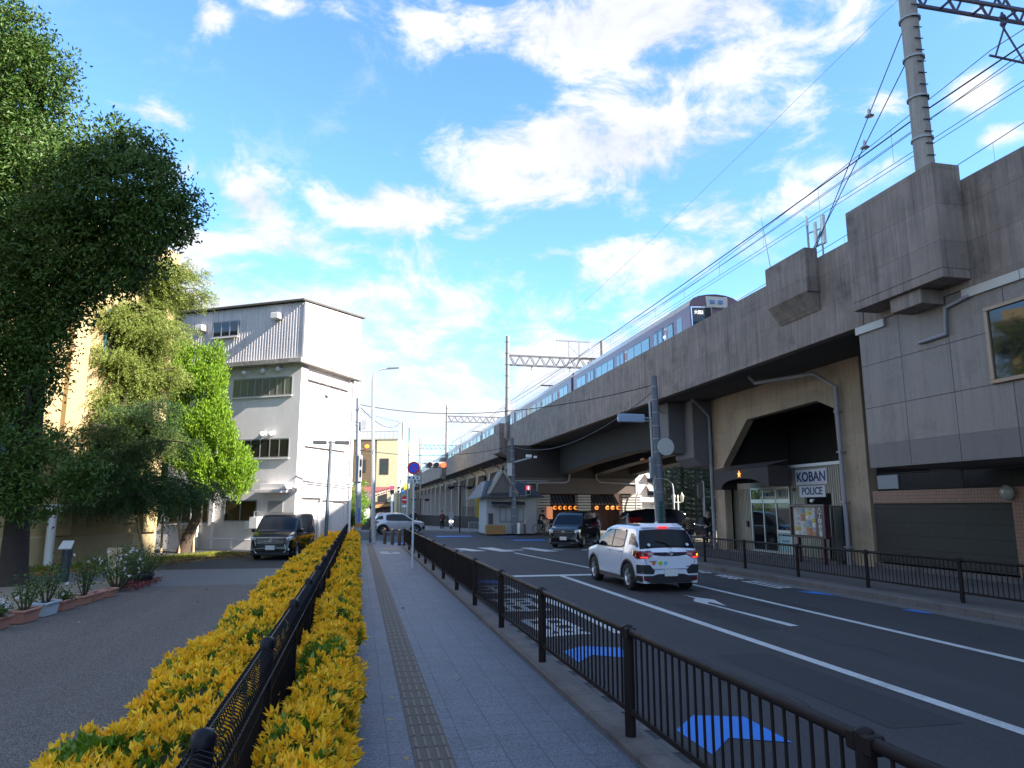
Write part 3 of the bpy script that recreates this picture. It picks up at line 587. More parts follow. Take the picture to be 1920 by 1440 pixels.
gantry(222,18.0,16.5,'faintest far catenary mast at the viaduct end',.18,13.9)
fr=thing('insulator_frame','H shaped insulator frame on top of the nearer lattice beam','insulator frame',(21.0,67.6,17))
m=MB(); m.bar((20.3,67.6,16.95),(20.3,67.6,18.6),.08); m.bar((21.4,67.6,16.95),(21.4,67.6,18.6),.1); m.bar((19.0,67.6,18.7),(22.6,67.6,18.7),.14); m.bar((20.3,67.6,17.2),(21.4,67.6,18.2),.05); m.bar((20.3,67.6,18.2),(21.4,67.6,17.2),.05); m.build('frame',GREYP,fr)
m=MB()
for xx in (19.1,22.5):
    for k in range(3): m.ball((xx,67.6,18.5-k*.22),.1,8,5)
split_build(m,'insulator',WHT,fr)
def wire(pts,r,name,lab,m=BLK,sag=0,n=14):
    out=[]
    for a,b in zip(pts[:-1],pts[1:]):
        a=Vector(a); b=Vector(b)
        for i in range(n): t=i/n; p=a.lerp(b,t); p.z-=sag*4*t*(1-t); out.append(p)
    out.append(Vector(pts[-1])); mm=MB(); mm.tube(out,r,5,False)
    if name=='messenger_wire':
        for p in out:
            if 0<p.y<171 and p.z<14.3: mm.cyl(p,(p.x,p.y,12.93),.006,n=4)
    return tag(mm.build(name,m),lab,'cable')
W=mat('wire',(.015,.016,.03),.5)
SP=[-34,14.45,67.7,117,171,222]
for nm,X,z,r,sg,lab in [('contact_wire',16.45,12.93,.010,0,'lowest taut contact wire over the near track'),('contact_wire',16.7,12.95,.010,.02,'thin second contact wire beside the lowest one'),('messenger_wire',16.45,14.35,.011,.95,'sagging messenger wire above the near track contact wire'),
      ('feeder_cable',14.25,12.35,.020,.25,'thick black feeder cable clamped to the masts'),('signal_cable',14.3,12.1,.008,.3,'thin cable hanging just under the thick feeder cable'),('earth_wire',14.0,15.8,.005,.5,'single high earth wire crossing the open sky'),
      ('contact_wire',20.4,12.93,.012,0,'contact wire over the far track'),('messenger_wire',20.4,14.35,.014,.9,'messenger wire over the far track'),('feeder_cable',22.6,18.2,.016,.6,'upper feeder cable hung from the insulator frames')]:
    wire([(X,y,z) for y in SP],r,nm,lab,W,sg)
for k,(u0,v0,u1,v1) in enumerate([(1684,25,1540,470),(1690,90,1552,465)]):
    a=at(u0,v0,Y=14.45); a.x=13.95; b=Vector((14.0,19.4+k*.25,9.9)); g_=thing('stay_wire',['upper steel stay wire running down from the mast top','lower steel stay wire beside the upper one'][k],'stay wire',b)
    MB().tube([a,b],.014,5).build('wire',W,g_); c=a.lerp(b,.36+.04*k); m=MB(); m.lathe(c,[(.0,-.07),(.13,-.06),(.05,0),(.04,.14),(0,.2)],10); m.build('insulator',mat('stay insulator',(.45,.42,.5),.4),g_)
# ================================================================ STATION SIDE BUILDING with large wall panels (right)
sbd=thing('station_building','grey panelled building tucked under the viaduct with a bronze framed window','building',(16.3,8,0))
PAN=mat('grey wall panel',(.225,.19,.17),.6,nz=.12,ns=.9,streak=.16,stain=.3,brick=(1.55,1.18,.012,.18,0),bvec='yz',speck=.25)
PAN2=mat('grey wall panel low',(.15,.13,.125),.6,nz=.12,ns=.9,streak=.1,brick=(1.55,3,.012,.18,0),bvec='yz',speck=.25)
m=MB(); m.box(VX+.02,-40,3.1,16.9,17.0,3.72); m.build('lower_band',PAN2,sbd)
m=MB(); m.box(VX+.02,-40,3.724,16.9,17.0,7.03); m.build('upper_wall',PAN,sbd)
m=MB()
for a,b in ((11.9,13.4),(15.95,17.06),(-40,11.88)): m.box(VX-.05,a,6.82,VX+.015,b,7.03)
m.build('cornice_strip',mat('pale metal strip',(.45,.43,.40),.5,nz=.1,ns=2),sbd)
m=MB(); m.tube([(VX-.04,14.8,6.1),(VX-.04,13.95,6.12),(VX-.04,13.9,6.75),(VX-.04,13.2,6.85)],.05,8); m.build('drain_pipe',PIPE,sbd)
m=MB()
m.M(0); wy0,wy1,wz0,wz1=11.15,12.88,4.72,6.45
for (a,b,c,d) in ((wy0,wz0,wy1,wz0+.09),(wy0,wz1-.09,wy1,wz1),(wy0,wz0+.09,wy0+.09,wz1-.09),(wy1-.09,wz0+.09,wy1,wz1-.09)): m.box(VX-.06,a,b,VX+.03,c,d)
wf=m.build('window',mat('bronze frame',(.30,.21,.15),.4,metal=.3),sbd,bevel=.01)
MB().box(VX-.01,wy0+.1,wz0+.1,VX+.005,wy1-.1,wz1-.1).build('pane',GLR,wf)
BTL=mat('brown small tiles',(.24,.12,.08),.55,nz=.1,ns=2,brick=(.1,.1,.006,.35,0),bvec='yz')
m=MB(); m.box(PX,-40,2.17,PX+.3,20.35,2.56); m.box(PX,-40,.15,PX+.3,15.3,2.165); m.build('tiled_wall',BTL,sbd)
m=MB(); m.box(PX+.06,15.302,.35,PX+.3,20.4,2.168); m.build('ribbed_infill',mat('ribbed dark wall',(.045,.042,.035),.8,nz=.3,ns=20,bump=.6,bs=40,brick=(.05,.4,.008,.3,0),bvec='yz'),sbd)
m=MB(); m.box(PX-.06,13,.15,PX+.059,20.45,.30); m.build('plinth',CONK,sbd)
m=MB(); m.box(PX+.9,-40,2.5,PX+1.2,20.4,3.1); m.M(0)
for k in range(12): m.box(PX+.15,16.9,2.6+.045*k,PX+.2,20.2,2.62+.045*k)
m.build('louvre',COND,sbd)
m=MB(); m.box(PX+.1,19.3,2.62,PX+.14,20.2,3.05); m.build('service_panel',GREYP,sbd)
m=MB(); m.ball((PX-.05,15.35,2.42),.2,14,9,(.6,1,1)); m.build('wall_lamp',mat('opal lamp',(.30,.29,.26),.3),sbd)
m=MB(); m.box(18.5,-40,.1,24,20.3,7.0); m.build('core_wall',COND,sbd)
# ================================================================ LEFT FENCE, HEDGES, RAILINGS
# --- golden hedges
def hedge(name,x0,x1,y0,y1,h,lab,dens0=170):
    t=thing(name,lab,'hedge',((x0+x1)/2,(y0+y1)/2,.15),group='golden hedges either side of the mesh fence')
    # woody core
    m=MB(); n=int((y1-y0)/.5)
    for i in range(n):
        a=y0+(y1-y0)*i/n; b=y0+(y1-y0)*(i+1)/n; hh=h-.20+.05*math.sin(i*1.7)
        m.prism([(x0+.16,a,.1),(x1-.12,a,.1),(x1-.10,a,hh-.1),(x1-.22,a,hh),(x0+.26,a,hh),(x0+.14,a,hh-.12)],(0,b-a,0))
    m.build('stems',mat('hedge twigs',(.035,.04,.012),.95,nz=.6,ns=14,bump=1,bs=30),t)
    w=x1-x0; P=[];D=[];S=[]
    # sample surface points: left side, top, right side
    ring=[(x0,.12,-1,.0),(x0,h-.14,-1,.15),(x0+.14,h-.02,-.4,1),(x0+w/2,h,0,1),(x1-.14,h-.02,.4,1),(x1,h-.14,1,.15),(x1+.02,.12,1,.0)]
    per=sum(math.hypot(ring[i+1][0]-ring[i][0],ring[i+1][1]-ring[i][1]) for i in range(6))
    for ya,yb,dn in ((y0,9,dens0*1.25),(9,16,170),(16,26,110),(26,y1,70)):
        if yb<=ya: continue
        ya=max(ya,y0); yb=min(yb,y1)
        if yb<=ya: continue
        N=int((yb-ya)*per*dn); 
        segl=np.array([math.hypot(ring[i+1][0]-ring[i][0],ring[i+1][1]-ring[i][1]) for i in range(6)]); cs=np.concatenate([[0],np.cumsum(segl)])
        q=RNG.uniform(0,cs[-1],N); k=np.clip(np.searchsorted(cs,q)-1,0,5); f=(q-cs[k])/segl[k]; rg=np.array(ring)
        r=rg[k]*(1-f[:,None])+rg[k+1]*f[:,None]; y=RNG.uniform(ya,yb,N)
        bump=.07*np.sin(y*2.1+r[:,0]*5)+.05*np.sin(y*5.3+1)+RNG.normal(0,.022,N)
        nx=r[:,2]; nz=r[:,3]; nn=np.sqrt(nx**2+nz**2)+1e-6; nx/=nn; nz/=nn
        p=np.stack([r[:,0]+nx*bump,y,.15+r[:,1]+nz*bump],1)
        p[:,2]=np.maximum(p[:,2],.19); P.append(p); D.append(np.stack([nx*.75,RNG.normal(0,.28,N),nz+.62],1)); S.append(np.full(N,1.0 if yb<=9 else (1.12 if yb<=16 else (1.25 if yb<=26 else 1.5))))
    P=np.concatenate(P); D=norm(np.concatenate(D)); S=np.concatenate(S); S=S*RNG.uniform(.62,1.25,len(S))
    # green patches where the gold tips are missing
    hole=(np.sin(P[:,1]*1.3+P[:,0]*3.1)+np.sin(P[:,1]*3.7-P[:,0]*2.2)+RNG.normal(0,.45,len(P)))>1.5
    low=P[:,2]<(.15+h*.35)+RNG.normal(0,.08,len(P))
    green=hole|low
    def rosettes(P,D,S,k,L,W,spread,nm,mts):
        n=len(P); base=np.repeat(P,k,0); d=np.repeat(D,k,0); s=np.repeat(S,k)
        r=RNG.normal(size=(n*k,3)); r=r-d*np.sum(r*d,1,keepdims=True); r=norm(r); a=np.tile(np.linspace(.12,1,k),n)*spread+RNG.normal(0,.1,n*k)
        dd=norm(d*np.cos(a)[:,None]+r*np.sin(a)[:,None]); LL=L*s*RNG.uniform(.7,1.15,n*k)
        v,f=leaves(base-d*.02+RNG.normal(0,.012,base.shape),dd+RNG.normal(0,.22,dd.shape),LL,W*s*RNG.uniform(.7,1.2,n*k),.07,.16); return v,f
    gy=mat('golden leaf',(1.0,.60,.028),.42,island=.30,trans=.30,spec=.4); gg=mat('hedge green leaf',(.13,.24,.018),.4,island=.5,trans=.2)
    k1=~green; v,f=rosettes(P[k1],D[k1],S[k1],11,.064,.022,1.05,'a',gy); fast_mesh('golden_leaves',v,f,gy,parent=t)
    v,f=rosettes(P-D*.045*S[:,None],D,S,5,.07,.032,1.35,'b',gg); fast_mesh('green_leaves',v,f,gg,parent=t)
hedge('golden_hedge',-1.60,-.66,2.3,41.5,.58,'wide golden leaved hedge on the driveway side of the mesh fence')
hedge('golden_hedge',-.46,-.03,2.3,42.0,.60,'narrow golden leaved hedge between the mesh fence and the sidewalk')
sheet('hedge_bed',SOIL,.10,(-1.9,-5),(-.02,-5),(-.02,43),(-1.9,43))
struct('kerb',MB().box(-2.02,-10,-.1,-1.9,42,.13),CONK)
# --- black mesh fence with rolled top
FX=-.55; ft=thing('mesh_fence','black wire mesh fence with rolled top standing between the golden hedges','fence',(FX,20,.15))
FT=1.10
for i in range(0,20):
    y=1.1+2.0*i
    m=MB(); m.cyl((FX,y,.1),(FX,y,FT+.05),.042,n=12); m.lathe((FX,y,FT+.05),[(.048,0),(.048,.035),(.035,.055),(0,.065)],12); m.build('post',BLK,ft)
for i in range(0,19):
    ya=1.1+2.0*i+.05; yb=ya+1.9; m=MB(); nw=int(1.9/.05) if i<6 else int(1.9/.09)
    r=.0034 if i<3 else (.0045 if i<8 else .007)
    for k in range(nw+1):
        y=ya+(yb-ya)*k/nw
        if i<5:
            c=[(FX,y,.2),(FX,y,FT-.13),(FX-.06,y,FT-.09),(FX-.08,y,FT-.03),(FX-.055,y,FT+.03),(FX,y,FT+.05),(FX+.055,y,FT+.03),(FX+.08,y,FT-.03),(FX+.05,y,FT-.08)]
            m.tube(c,r,4,False)
        else: m.tube([(FX,y,.2),(FX,y,FT-.13),(FX-.08,y,FT-.03),(FX,y,FT+.05),(FX+.08,y,FT-.03)],r,3,False)
    for zz,xx in ((.3,0),(.55,0),(.8,0),(FT-.12,0),(FT-.03,-.08),(FT+.045,-.02),(FT-.03,.08)): m.bar((FX+xx,ya-.05,zz),(FX+xx,yb+.05,zz),.007,.007)
    m.build('mesh_panel',BLK,ft)
# --- pedestrian railings
def railing(name,lab,pts,posts,z0,H=.78,bar=.115,prefix=None):
    t=thing(name,lab,'railing',(pts[0][0],pts[0][1],z0))
    P=[Vector((x,y,0)) for x,y in posts]
    for p in P:
        m=MB(); m.cyl((p.x,p.y,z0),(p.x,p.y,z0+H+.03),.045,n=12); m.ball((p.x,p.y,z0+H+.03),.045,10,6,(1,1,.6)); m.build('post',BRN,t)
    for a,b in zip(P[:-1],P[1:]):
        d=(b-a); L=d.length; d.normalize(); m=MB(); s=a+d*.05; e=b-d*.05; up=Vector((0,0,z0))
        m.tube([s+up+Vector((0,0,H)),e+up+Vector((0,0,H))],.031,10); m.bar(s+up+Vector((0,0,.20)),e+up+Vector((0,0,.20)),.035,.04)
        n=max(2,round((L-.1)/bar))
        for k in range(1,n): q=s.lerp(e,k/n)+up; m.cyl(q+Vector((0,0,.2)),q+Vector((0,0,H)),.0095,n=6)
        m.build('railing_panel',BRN,t)
        m=MB(); 
        for q in (s,e): m.box(q.x-.045,q.y-.03,z0+H-.05,q.x+.045,q.y+.03,z0+H+.035)
        split_build(m,'bracket',BRN,t,.008)
    return t
ps=[(2.24,y) for y in (.1,2.98,5.86,8.75,11.3,13.9,16.5,19.1,21.7,24.3,26.9,29.5,32.1,35.6)]
railing('pedestrian_railing','dark brown bar railing on the near kerb in the foreground',ps,ps,.21,.82)
ps=[(12.0,y) for y in (3.5,6.6,9.65,12.64,15.4,18.2,21.0,23.7,26.4,29.2)]+[(12.6,31.9)]
railing('pedestrian_railing','dark brown bar railing on the far kerb in front of the police box',ps,ps,.15,.84)
# ================================================================ WHITE BUILDING (turned 30.5 degrees)
A1=30.5; E1=Vector((math.sin(R(A1)),math.cos(R(A1)),0)); F1=Vector((-math.cos(R(A1)),math.sin(R(A1)),0))   # E1 along sunny side, F1 along front (leftwards)
K=Vector((-2.95,35.45,0)); TH=-R(A1)
wb=thing('white_building','white rendered three storey building with a corrugated top storey','building',K,TH,local=True)
# local axes: +Y = E1 (receding sunny side), -X = F1 (front facade to the left), -Y faces the camera
m=MB(); m.box(-14,0,0,-.5,4.95,8.95); m.box(-.5,.0,0,0,.55,8.95); m.box(-.5,.551,0,-.12,4.5,8.95); m.box(-.5,4.501,0,0,4.95,8.95)
m.build('wall',WALLW,wb)
m=MB(); m.box(-.115,.6,8.3,.05,4.45,8.7); m.box(-.115,.6,5.0,.03,4.4,5.12);m.box(-.115,.6,2.5,.05,4.4,2.6); split_build(m,'lintel',WALLW,wb,.01)
m=MB(); m.box(-14.3,-.5,8.95,.3,5.2,9.2); m.build('ledge',mat('stained slab',(.30,.28,.26),.9,nz=.5,ns=3,streak=.2,stain=.6),wb,bevel=.02)
m=MB()
def corr(m,axis,a,b,fix,z0,z1,step=.16,dep=.022):
    n=int((b-a)/step*4); prev=None
    for i in range(n+1):
        t=a+(b-a)*i/n; ph=i%4; off=(0,dep,dep,0)[ph]
        p=(t,fix-off) if axis=='x' else (fix+off,t)
        zt=z1(t) if callable(z1) else z1
        if prev: m.quad((prev[0][0],prev[0][1],z0),(p[0],p[1],z0),(p[0],p[1],zt),(prev[0][0],prev[0][1],prev[1]))
        prev=(p,zt)
corr(m,'x',-14,.12,-.15,9.2,12.05)
corr(m,'y',-.15,5.2,.12,9.2,lambda t:12.05+(t+.15)*.09)
m.build('corrugated_wall',CORR,wb)
m=MB(); m.box(-14,0,9.2,.05,5.1,12.0); m.build('wall',CORR,wb)
m=MB(); m.prism([(.2,-.42,12.08),(.2,5.5,12.62),(.2,5.5,12.70),(.2,-.42,12.16)],(-14.45,0,0)); m.build('roof',mat('rusty roof edge',(.10,.085,.075),.8,nz=.4,ns=4),wb)
m=MB(); m.box(.1,-.2,9.2,.2,-.1,12.0); m.build('corner_trim',WALLW,wb)
WF=mat('window frame grey',(.30,.31,.32),.45,metal=.4); CUR=mat('drawn curtain',(.36,.33,.24),.8,nz=.15,ns=8)
def win(par,x0,x1,z0,z1,n,pane,y=-.0,dep=.07,fr=WF,sill=True,nm='window'):
    b=MB(); b.box(x0,y-.02,z0,x1,y+.02,z0+.06); b.box(x0,y-.02,z1-.06,x1,y+.02,z1); w=(x1-x0)/n
    for i in range(n+1): xx=x0+w*i; b.box(xx-.025,y-.025,z0+.061,xx+.025,y+.02,z1-.061)
    o=b.build(nm,fr,par)
    for i in range(n): q=MB(); q.box(x0+w*i+.03,y-.012,z0+.062,x0+w*(i+1)-.03,y+.01,z1-.062); q.build('pane',pane,o)
    if sill: MB().box(x0-.05,y-.09,z0-.06,x1+.05,y+.02,z0-.003).build('sill',WALLW,o)
# front windows, positions along -X
CG=mat('curtained glass',(.16,.155,.12),.12,nz=.15,ns=5,spec=.8); YG=mat('amber reflecting glass',(.07,.05,.02),.06,nz=.5,ns=1.2,metal=.4,spec=1)
win(wb,-3.95,-.5,7.45,8.4,8,CG); win(wb,-4.35,-.5,4.4,5.35,7,mat('dim glass',(.05,.048,.035),.08,nz=.2,ns=3,metal=.3,spec=1)); win(wb,-4.0,-2.15,1.35,2.4,2,YG); win(wb,-7.4,-5.0,1.25,2.4,3,YG)
win(wb,-5.3,-3.75,10.6,11.45,3,GLD,y=-.22)
m=MB()
for x,z in ((-1.6,11.25),(-6.2,11.0)): m.prism([(x,-.19,z),(x+.45,-.19,z),(x+.45,-.19,z+.3),(x,-.19,z+.3)],(0,-.35,0))
split_build(m,'vent_hood',WALLW,wb,.02)
for x,z in ((-3.2,8.72),(-2.1,8.75),(-1.2,8.8),(-1.95,5.6),(-1.45,5.6)):
    m=MB(); m.cyl((x,.0,z),(x,-.22,z-.02),.10,n=10); m.ball((x,-.22,z-.05),.125,10,6); m.build('round_vent',WHT,wb)
m=MB()
for x,r_ in ((-4.6,.06),(-5.5,.07),(-5.9,.07)): m.cyl((x,-.1,.1),(x,-.1,8.6 if x>-5 else 3),r_,n=8)
m.tube([(-4.6,-.1,8.6),(-4.6,-.45,9.0),(-4.6,-.65,9.3),(-4.3,-.65,9.35)],.05,8); m.tube([(-4.8,-.12,.55),(-.6,-.12,.5)],.03,6); m.tube([(-3.4,-.12,.1),(-3.4,-.12,.5)],.05,6); m.build('pipe',WHT,wb)
m=MB(); m.box(-1.75,-.75,2.72,-.25,-.001,2.86); m.box(-1.6,-.55,2.88,-.2,-.001,3.15); m.build('canopy',WALLW,wb,bevel=.01)
m=MB(); m.box(-1.5,-.03,.05,-.65,-.002,2.35); m.build('door',mat('grey door',(.30,.29,.30),.6),wb)
m=MB(); m.box(-2.2,-.42,1.05,-1.75,-.01,1.6); m.tube([(-2.1,-.2,1.6),(-2.1,-.2,1.85),(-1.7,-.2,1.85),(-1.7,-.2,2.4)],.04,6); m.box(-2.55,-.3,1.0,-2.25,-.01,1.4); m.build('gas_meter',WHT,wb,bevel=.02)
# sunny side fittings
m=MB()
for a in ((.13,4.72,.1,.13,4.72,8.9),): m.cyl(a[:3],a[3:],.06,n=8)
m.tube([(.08,-.05,3.55),(.12,.5,3.45),(.12,4.9,3.3)],.05,7); m.tube([(.1,1.0,3.3),(.1,4.9,3.15)],.03,6)
m.tube([(.0,.2,.1),(.0,.2,2.6),(.0,1.5,2.62)],.05,7); m.tube([(.05,2.1,2.45),(.05,4.8,2.4)],.05,7); m.tube([(.05,2.1,2.45),(.05,2.1,.1)],.05,7)
m.build('pipe',WHT,wb)
m=MB(); m.box(-.115,2.3,.1,-.05,3.3,2.3); m.build('door',mat('white steel door',(.55,.53,.52),.6),wb)
m=MB(); m.lathe((.15,-.12,3.0),[(0,.06),(.22,0),(.24,-.08),(0,-.1)],12); m.build('lamp',WHT,wb)
m=MB(); m.lathe((.0,2.4,7.95),[(.03,0),(.14,-.05),(.16,-.2),(0,-.22)],10); m.bar((-.1,2.4,8.1),(.0,2.4,7.95),.05); m.build('lamp',WHT,wb)
ac=thing('air_conditioner','grey slatted air conditioner unit standing beside the white building','air conditioner',K+E1*.4+_n*.55)
m=MB(); c=K+E1*.7+_n*.4
m.box(c.x-.35,c.y-.3,.05,c.x+.35,c.y+.3,1.5); m.build('casing',mat('ac casing',(.38,.38,.38),.6),ac,bevel=.02)
m=MB(); [m.box(c.x-.33,c.y-.33,.15+.09*i,c.x+.33,c.y-.301,.2+.09*i) for i in range(14)]; m.build('grille',WHT,ac)
# ================================================================ OCHRE BUILDING (left, behind the trees)
oc=thing('ochre_building','tall ochre rendered building with brown cornice behind the trees','building',YW,-R(30.5),local=True)
# local +Y along the wall, +X outward
m=MB(); m.box(-10,-14,1.05,0,4.3,12.0); m.build('wall',OCH,oc)
m=MB(); m.box(-9.9,-14,0,.12,4.4,1.05); m.build('plinth',OCHS,oc,bevel=.03)
m=MB()
for y in (-10.5,-7,-3.5,0,3.9): m.box(.001,y-.35,1.052,.25,y+.35,11.2)
m.build('pilaster',OCH,oc,bevel=.02)
m=MB(); m.box(-10.3,-14.4,12.0,.5,4.8,12.35); m.box(-10.1,-14.2,11.75,.3,4.6,11.998); m.build('cornice',mat('brown cornice',(.16,.09,.06),.8,nz=.2,ns=2),oc,bevel=.03)
m=MB()
for i in range(10): m.box(-.6,-14.2+i*1.95,12.352,.2,-13.1+i*1.95,13.0)
m.build('crenellation',OCH,oc)
for y in (-8.8,-5.2,-1.8,1.7):
    for z in (2.3,7.2):
        b=MB(); b.box(-.02,y-.6,z,.03,y+.6,z+2.2); pts=[(-.02,y+.6*math.cos(a),z+2.2+.5*math.sin(a)) for a in [PI*i/8 for i in range(9)]]; b.prism(pts,(.05,0,0)); w=b.build('window',mat('teal window frame',(.05,.14,.15),.5),oc)
        q=MB(); q.box(.031,y-.5,z+.1,.04,y-.03,z+2.1); q.box(.031,y+.03,z+.1,.04,y+.5,z+2.1); q.build('pane',GLD,w)
m=MB(); m.cyl((.45,-.6,0),(.45,-.6,1.9),.14,n=10); m.box(.25,-.8,1.9,.65,-.4,2.15); m.build('downpipe',WHT,oc)
# ================================================================ TREES
LDK=mat('camphor leaf',(.062,.115,.018),.45,island=.55,trans=.22,spec=.35)
LJU=mat('juniper foliage',(.19,.32,.018),.6,island=.4,trans=.30)
LCE=mat('cedar needles',(.045,.092,.022),.6,island=.5,trans=.22)
LCEY=mat('cedar needles gold',(.21,.26,.05),.6,island=.5,trans=.25)
LMX=mat('shrub leaf',(.10,.17,.03),.5,island=.6,trans=.25)
def crown_pts(blobs,n,shell=.55):
    w=np.array([b[3]*b[4]+b[4]*b[5]+b[3]*b[5] for b in blobs]); w=w/w.sum(); out=[];O=[]
    for b,ww in zip(blobs,w):
        k=int(n*ww); d=norm(RNG.normal(size=(k,3))); r=RNG.uniform(shell,1,k)**.6; r=shell+(1-shell)*RNG.beta(2.2,1,k)
        wob=1+.16*np.sin(d[:,0]*6+b[0])+.12*np.sin(d[:,2]*8+b[1])+.10*np.sin(d[:,1]*11)
        out.append(np.array(b[:3])+d*np.array(b[3:6])*(r*wob)[:,None]); O.append(norm(d/np.array(b[3:6])))
    return np.concatenate(out),np.concatenate(O)
def leafy(blobs,nclump,k,csize,L,W,up=.1,down=0,shell=.55,outw=.6):
    c,o=crown_pts(blobs,nclump,shell); n=len(c); cs=csize*RNG.uniform(.5,1.3,n)
    p=np.repeat(c,k,0)+RNG.normal(size=(n*k,3))*np.repeat(cs,k)[:,None]*np.array([1,1,.6]); oo=np.repeat(o,k,0)
    d=norm(RNG.normal(size=(n*k,3))+oo*outw+np.array([0,0,up-down])); return leaves(p,d,L*RNG.uniform(.6,1.2,n*k),W*RNG.uniform(.7,1.2,n*k))
def limb(m,a,b,r0,r1,n=8,k=4,wob=.12):
    a=Vector(a); b=Vector(b); pts=[a.lerp(b,i/k)+Vector((random.uniform(-wob,wob),random.uniform(-wob,wob),0))*(0 if i in(0,k) else 1) for i in range(k+1)]
    m.tube(pts,[r0+(r1-r0)*i/k for i in range(k+1)],n); return pts
# --- big camphor tree at far left
tr=thing('broadleaf_tree','big dark broadleaf tree on the left with a thick trunk in the sandy bed','tree',(-8.95,21.8,0))
m=MB(); pts=[(-8.95,21.8,-.02),(-8.93,21.8,.12),(-8.92,21.8,.45),(-8.95,21.8,1.5),(-8.9,21.9,3),(-8.9,21.8,5),(-9.1,22,8),(-9.6,22.2,12)]; m.tube(pts,[.56,.42,.34,.30,.29,.25,.19,.08],14)
for b in ((-6.8,20.6,8.5),(-6.2,20.4,9.5),(-9.9,21.4,7.0),(-8.6,20.6,5.2),(-10.3,21,4.3),(-7.9,20.6,3.9),(-11,23,9),(-10.5,21.5,6),(-8,20.5,10.5),(-11.5,22.5,14)): limb(m,(-8.7-.05*b[2],21.9,max(2.4,b[2]-1.8)),b,.12,.03)
m.build('trunk',BARKD,tr)
def ab(u,v,Y,r,ry=None,rz=None): p=at(u,v,Y=Y); return (p.x,p.y,p.z,r,ry or r,rz or r)
bl=[ab(230,345,20,1.5),ab(300,400,20,1.05),ab(165,400,20.5,1.5),ab(120,330,21,1.2),ab(280,455,20,.85),ab(190,470,20.5,1.35),ab(100,470,21,1.4),ab(330,370,20,.55),ab(215,280,20,.75),ab(285,300,20,.5),ab(342,425,20,.40),ab(235,520,20.3,.55),ab(130,550,21,.8),ab(60,560,21.5,1.1),
    ab(20,60,23,1.05),ab(60,130,23,1.1),ab(30,200,23,1.5),ab(70,270,23,1.1),ab(-40,120,23,2.0),ab(-60,300,23,2.6),ab(-20,400,23,2.2),ab(110,190,23,.3,.3,.18),ab(30,330,22.6,1.2),ab(-60,500,22,2.2)]
lo=[ab(10,640,21.5,1.1),ab(60,650,21.3,.8),ab(95,600,21,.7),ab(30,720,21.5,.8),ab(70,700,21.2,.6),ab(20,790,21.3,.7,.9,.5),ab(90,840,20.8,.55,.7,.4),ab(165,870,20.4,.4,.6,.3),ab(40,930,20.6,.95,.9,.65),ab(130,905,20.6,.75,.9,.4),ab(-30,880,21,1.1),ab(-30,690,21.5,1.2)]
v,f=leafy(bl,5200,22,.17,.16,.062,.0,.25,shell=.4,outw=.5); v2,f2=leafy(lo,1250,20,.20,.15,.06,.0,.25,shell=.35,outw=.5); v=np.concatenate([v,v2]); f=np.concatenate([f,f2+len(v)-len(v2)]); fast_mesh('crown',v,f,LDK,parent=tr)
# --- deodar cedars with stakes
def cedar(name,base,h,lab,mt,seed,lean=(0,0),brs=None,spray=26,trk=.42,nw=.017):
    rg=random.Random(seed); t=thing(name,lab,'tree',base); B=Vector(base); m=MB()
    top=B+Vector((lean[0],lean[1],h)); pts=[B.lerp(top,i/6)+Vector((rg.uniform(-.08,.08),0,0)) for i in range(7)]; m.tube(pts,[trk*1.25,trk,trk*.85,trk*.65,trk*.45,trk*.25,.05],12)
    P=[];D=[]
    for (u,v_,Y,z0) in brs:
        e=at(u,v_,Y=Y); s=B.lerp(top,z0/h); mid=s.lerp(e,.5)+Vector((0,0,.25)); lp=[s,s.lerp(mid,.5),mid,mid.lerp(e,.5)+Vector((0,0,.05)),e]; m.tube(lp,[.10,.075,.055,.035,.012],6)
        for i in range(1,len(lp)):
            for q in range(10):
                tt=rg.random(); c=lp[i-1].lerp(lp[i],tt); wd=.25+.75*(1-abs(i-2.6)/3); side=Vector((rg.uniform(-1,1),rg.uniform(-1,1),rg.uniform(-.35,.1)))*wd
                c2=c+side; P.append(c2); D.append(side.normalized()+(lp[i]-lp[i-1]).normalized()*.8)
                if q<3: m.tube([c,c2],[.02,.008],4,False)
    m.build('trunk',BARK,t)
    P=np.array([tuple(p) for p in P]); D=norm(np.array([tuple(d) for d in D])); n=len(P)
    # each spray: short twigs carrying needles, drooping at the tip
    tw=9; base_=np.repeat(P,tw,0)+RNG.normal(0,.13,(n*tw,3)); dd=norm(np.repeat(D,tw,0)+RNG.normal(0,.5,(n*tw,3))+np.array([0,0,-.25])); Lw=RNG.uniform(.3,.62,n*tw)
    k=spray; tt=np.tile(np.linspace(.05,1,k),n*tw); b=np.repeat(base_,k,0)+np.repeat(dd,k,0)*(np.repeat(Lw,k)*tt)[:,None]; b[:,2]-=.22*tt**2
    nd=norm(np.repeat(dd,k,0)*.7+RNG.normal(0,.75,(len(b),3))+np.array([0,0,-.1])); v,f=leaves(b,nd,RNG.uniform(.06,.12,len(b)),nw,.0,.05)
    fast_mesh('crown',v,f,mt,parent=t); return t
br=[]
rg=random.Random(3)
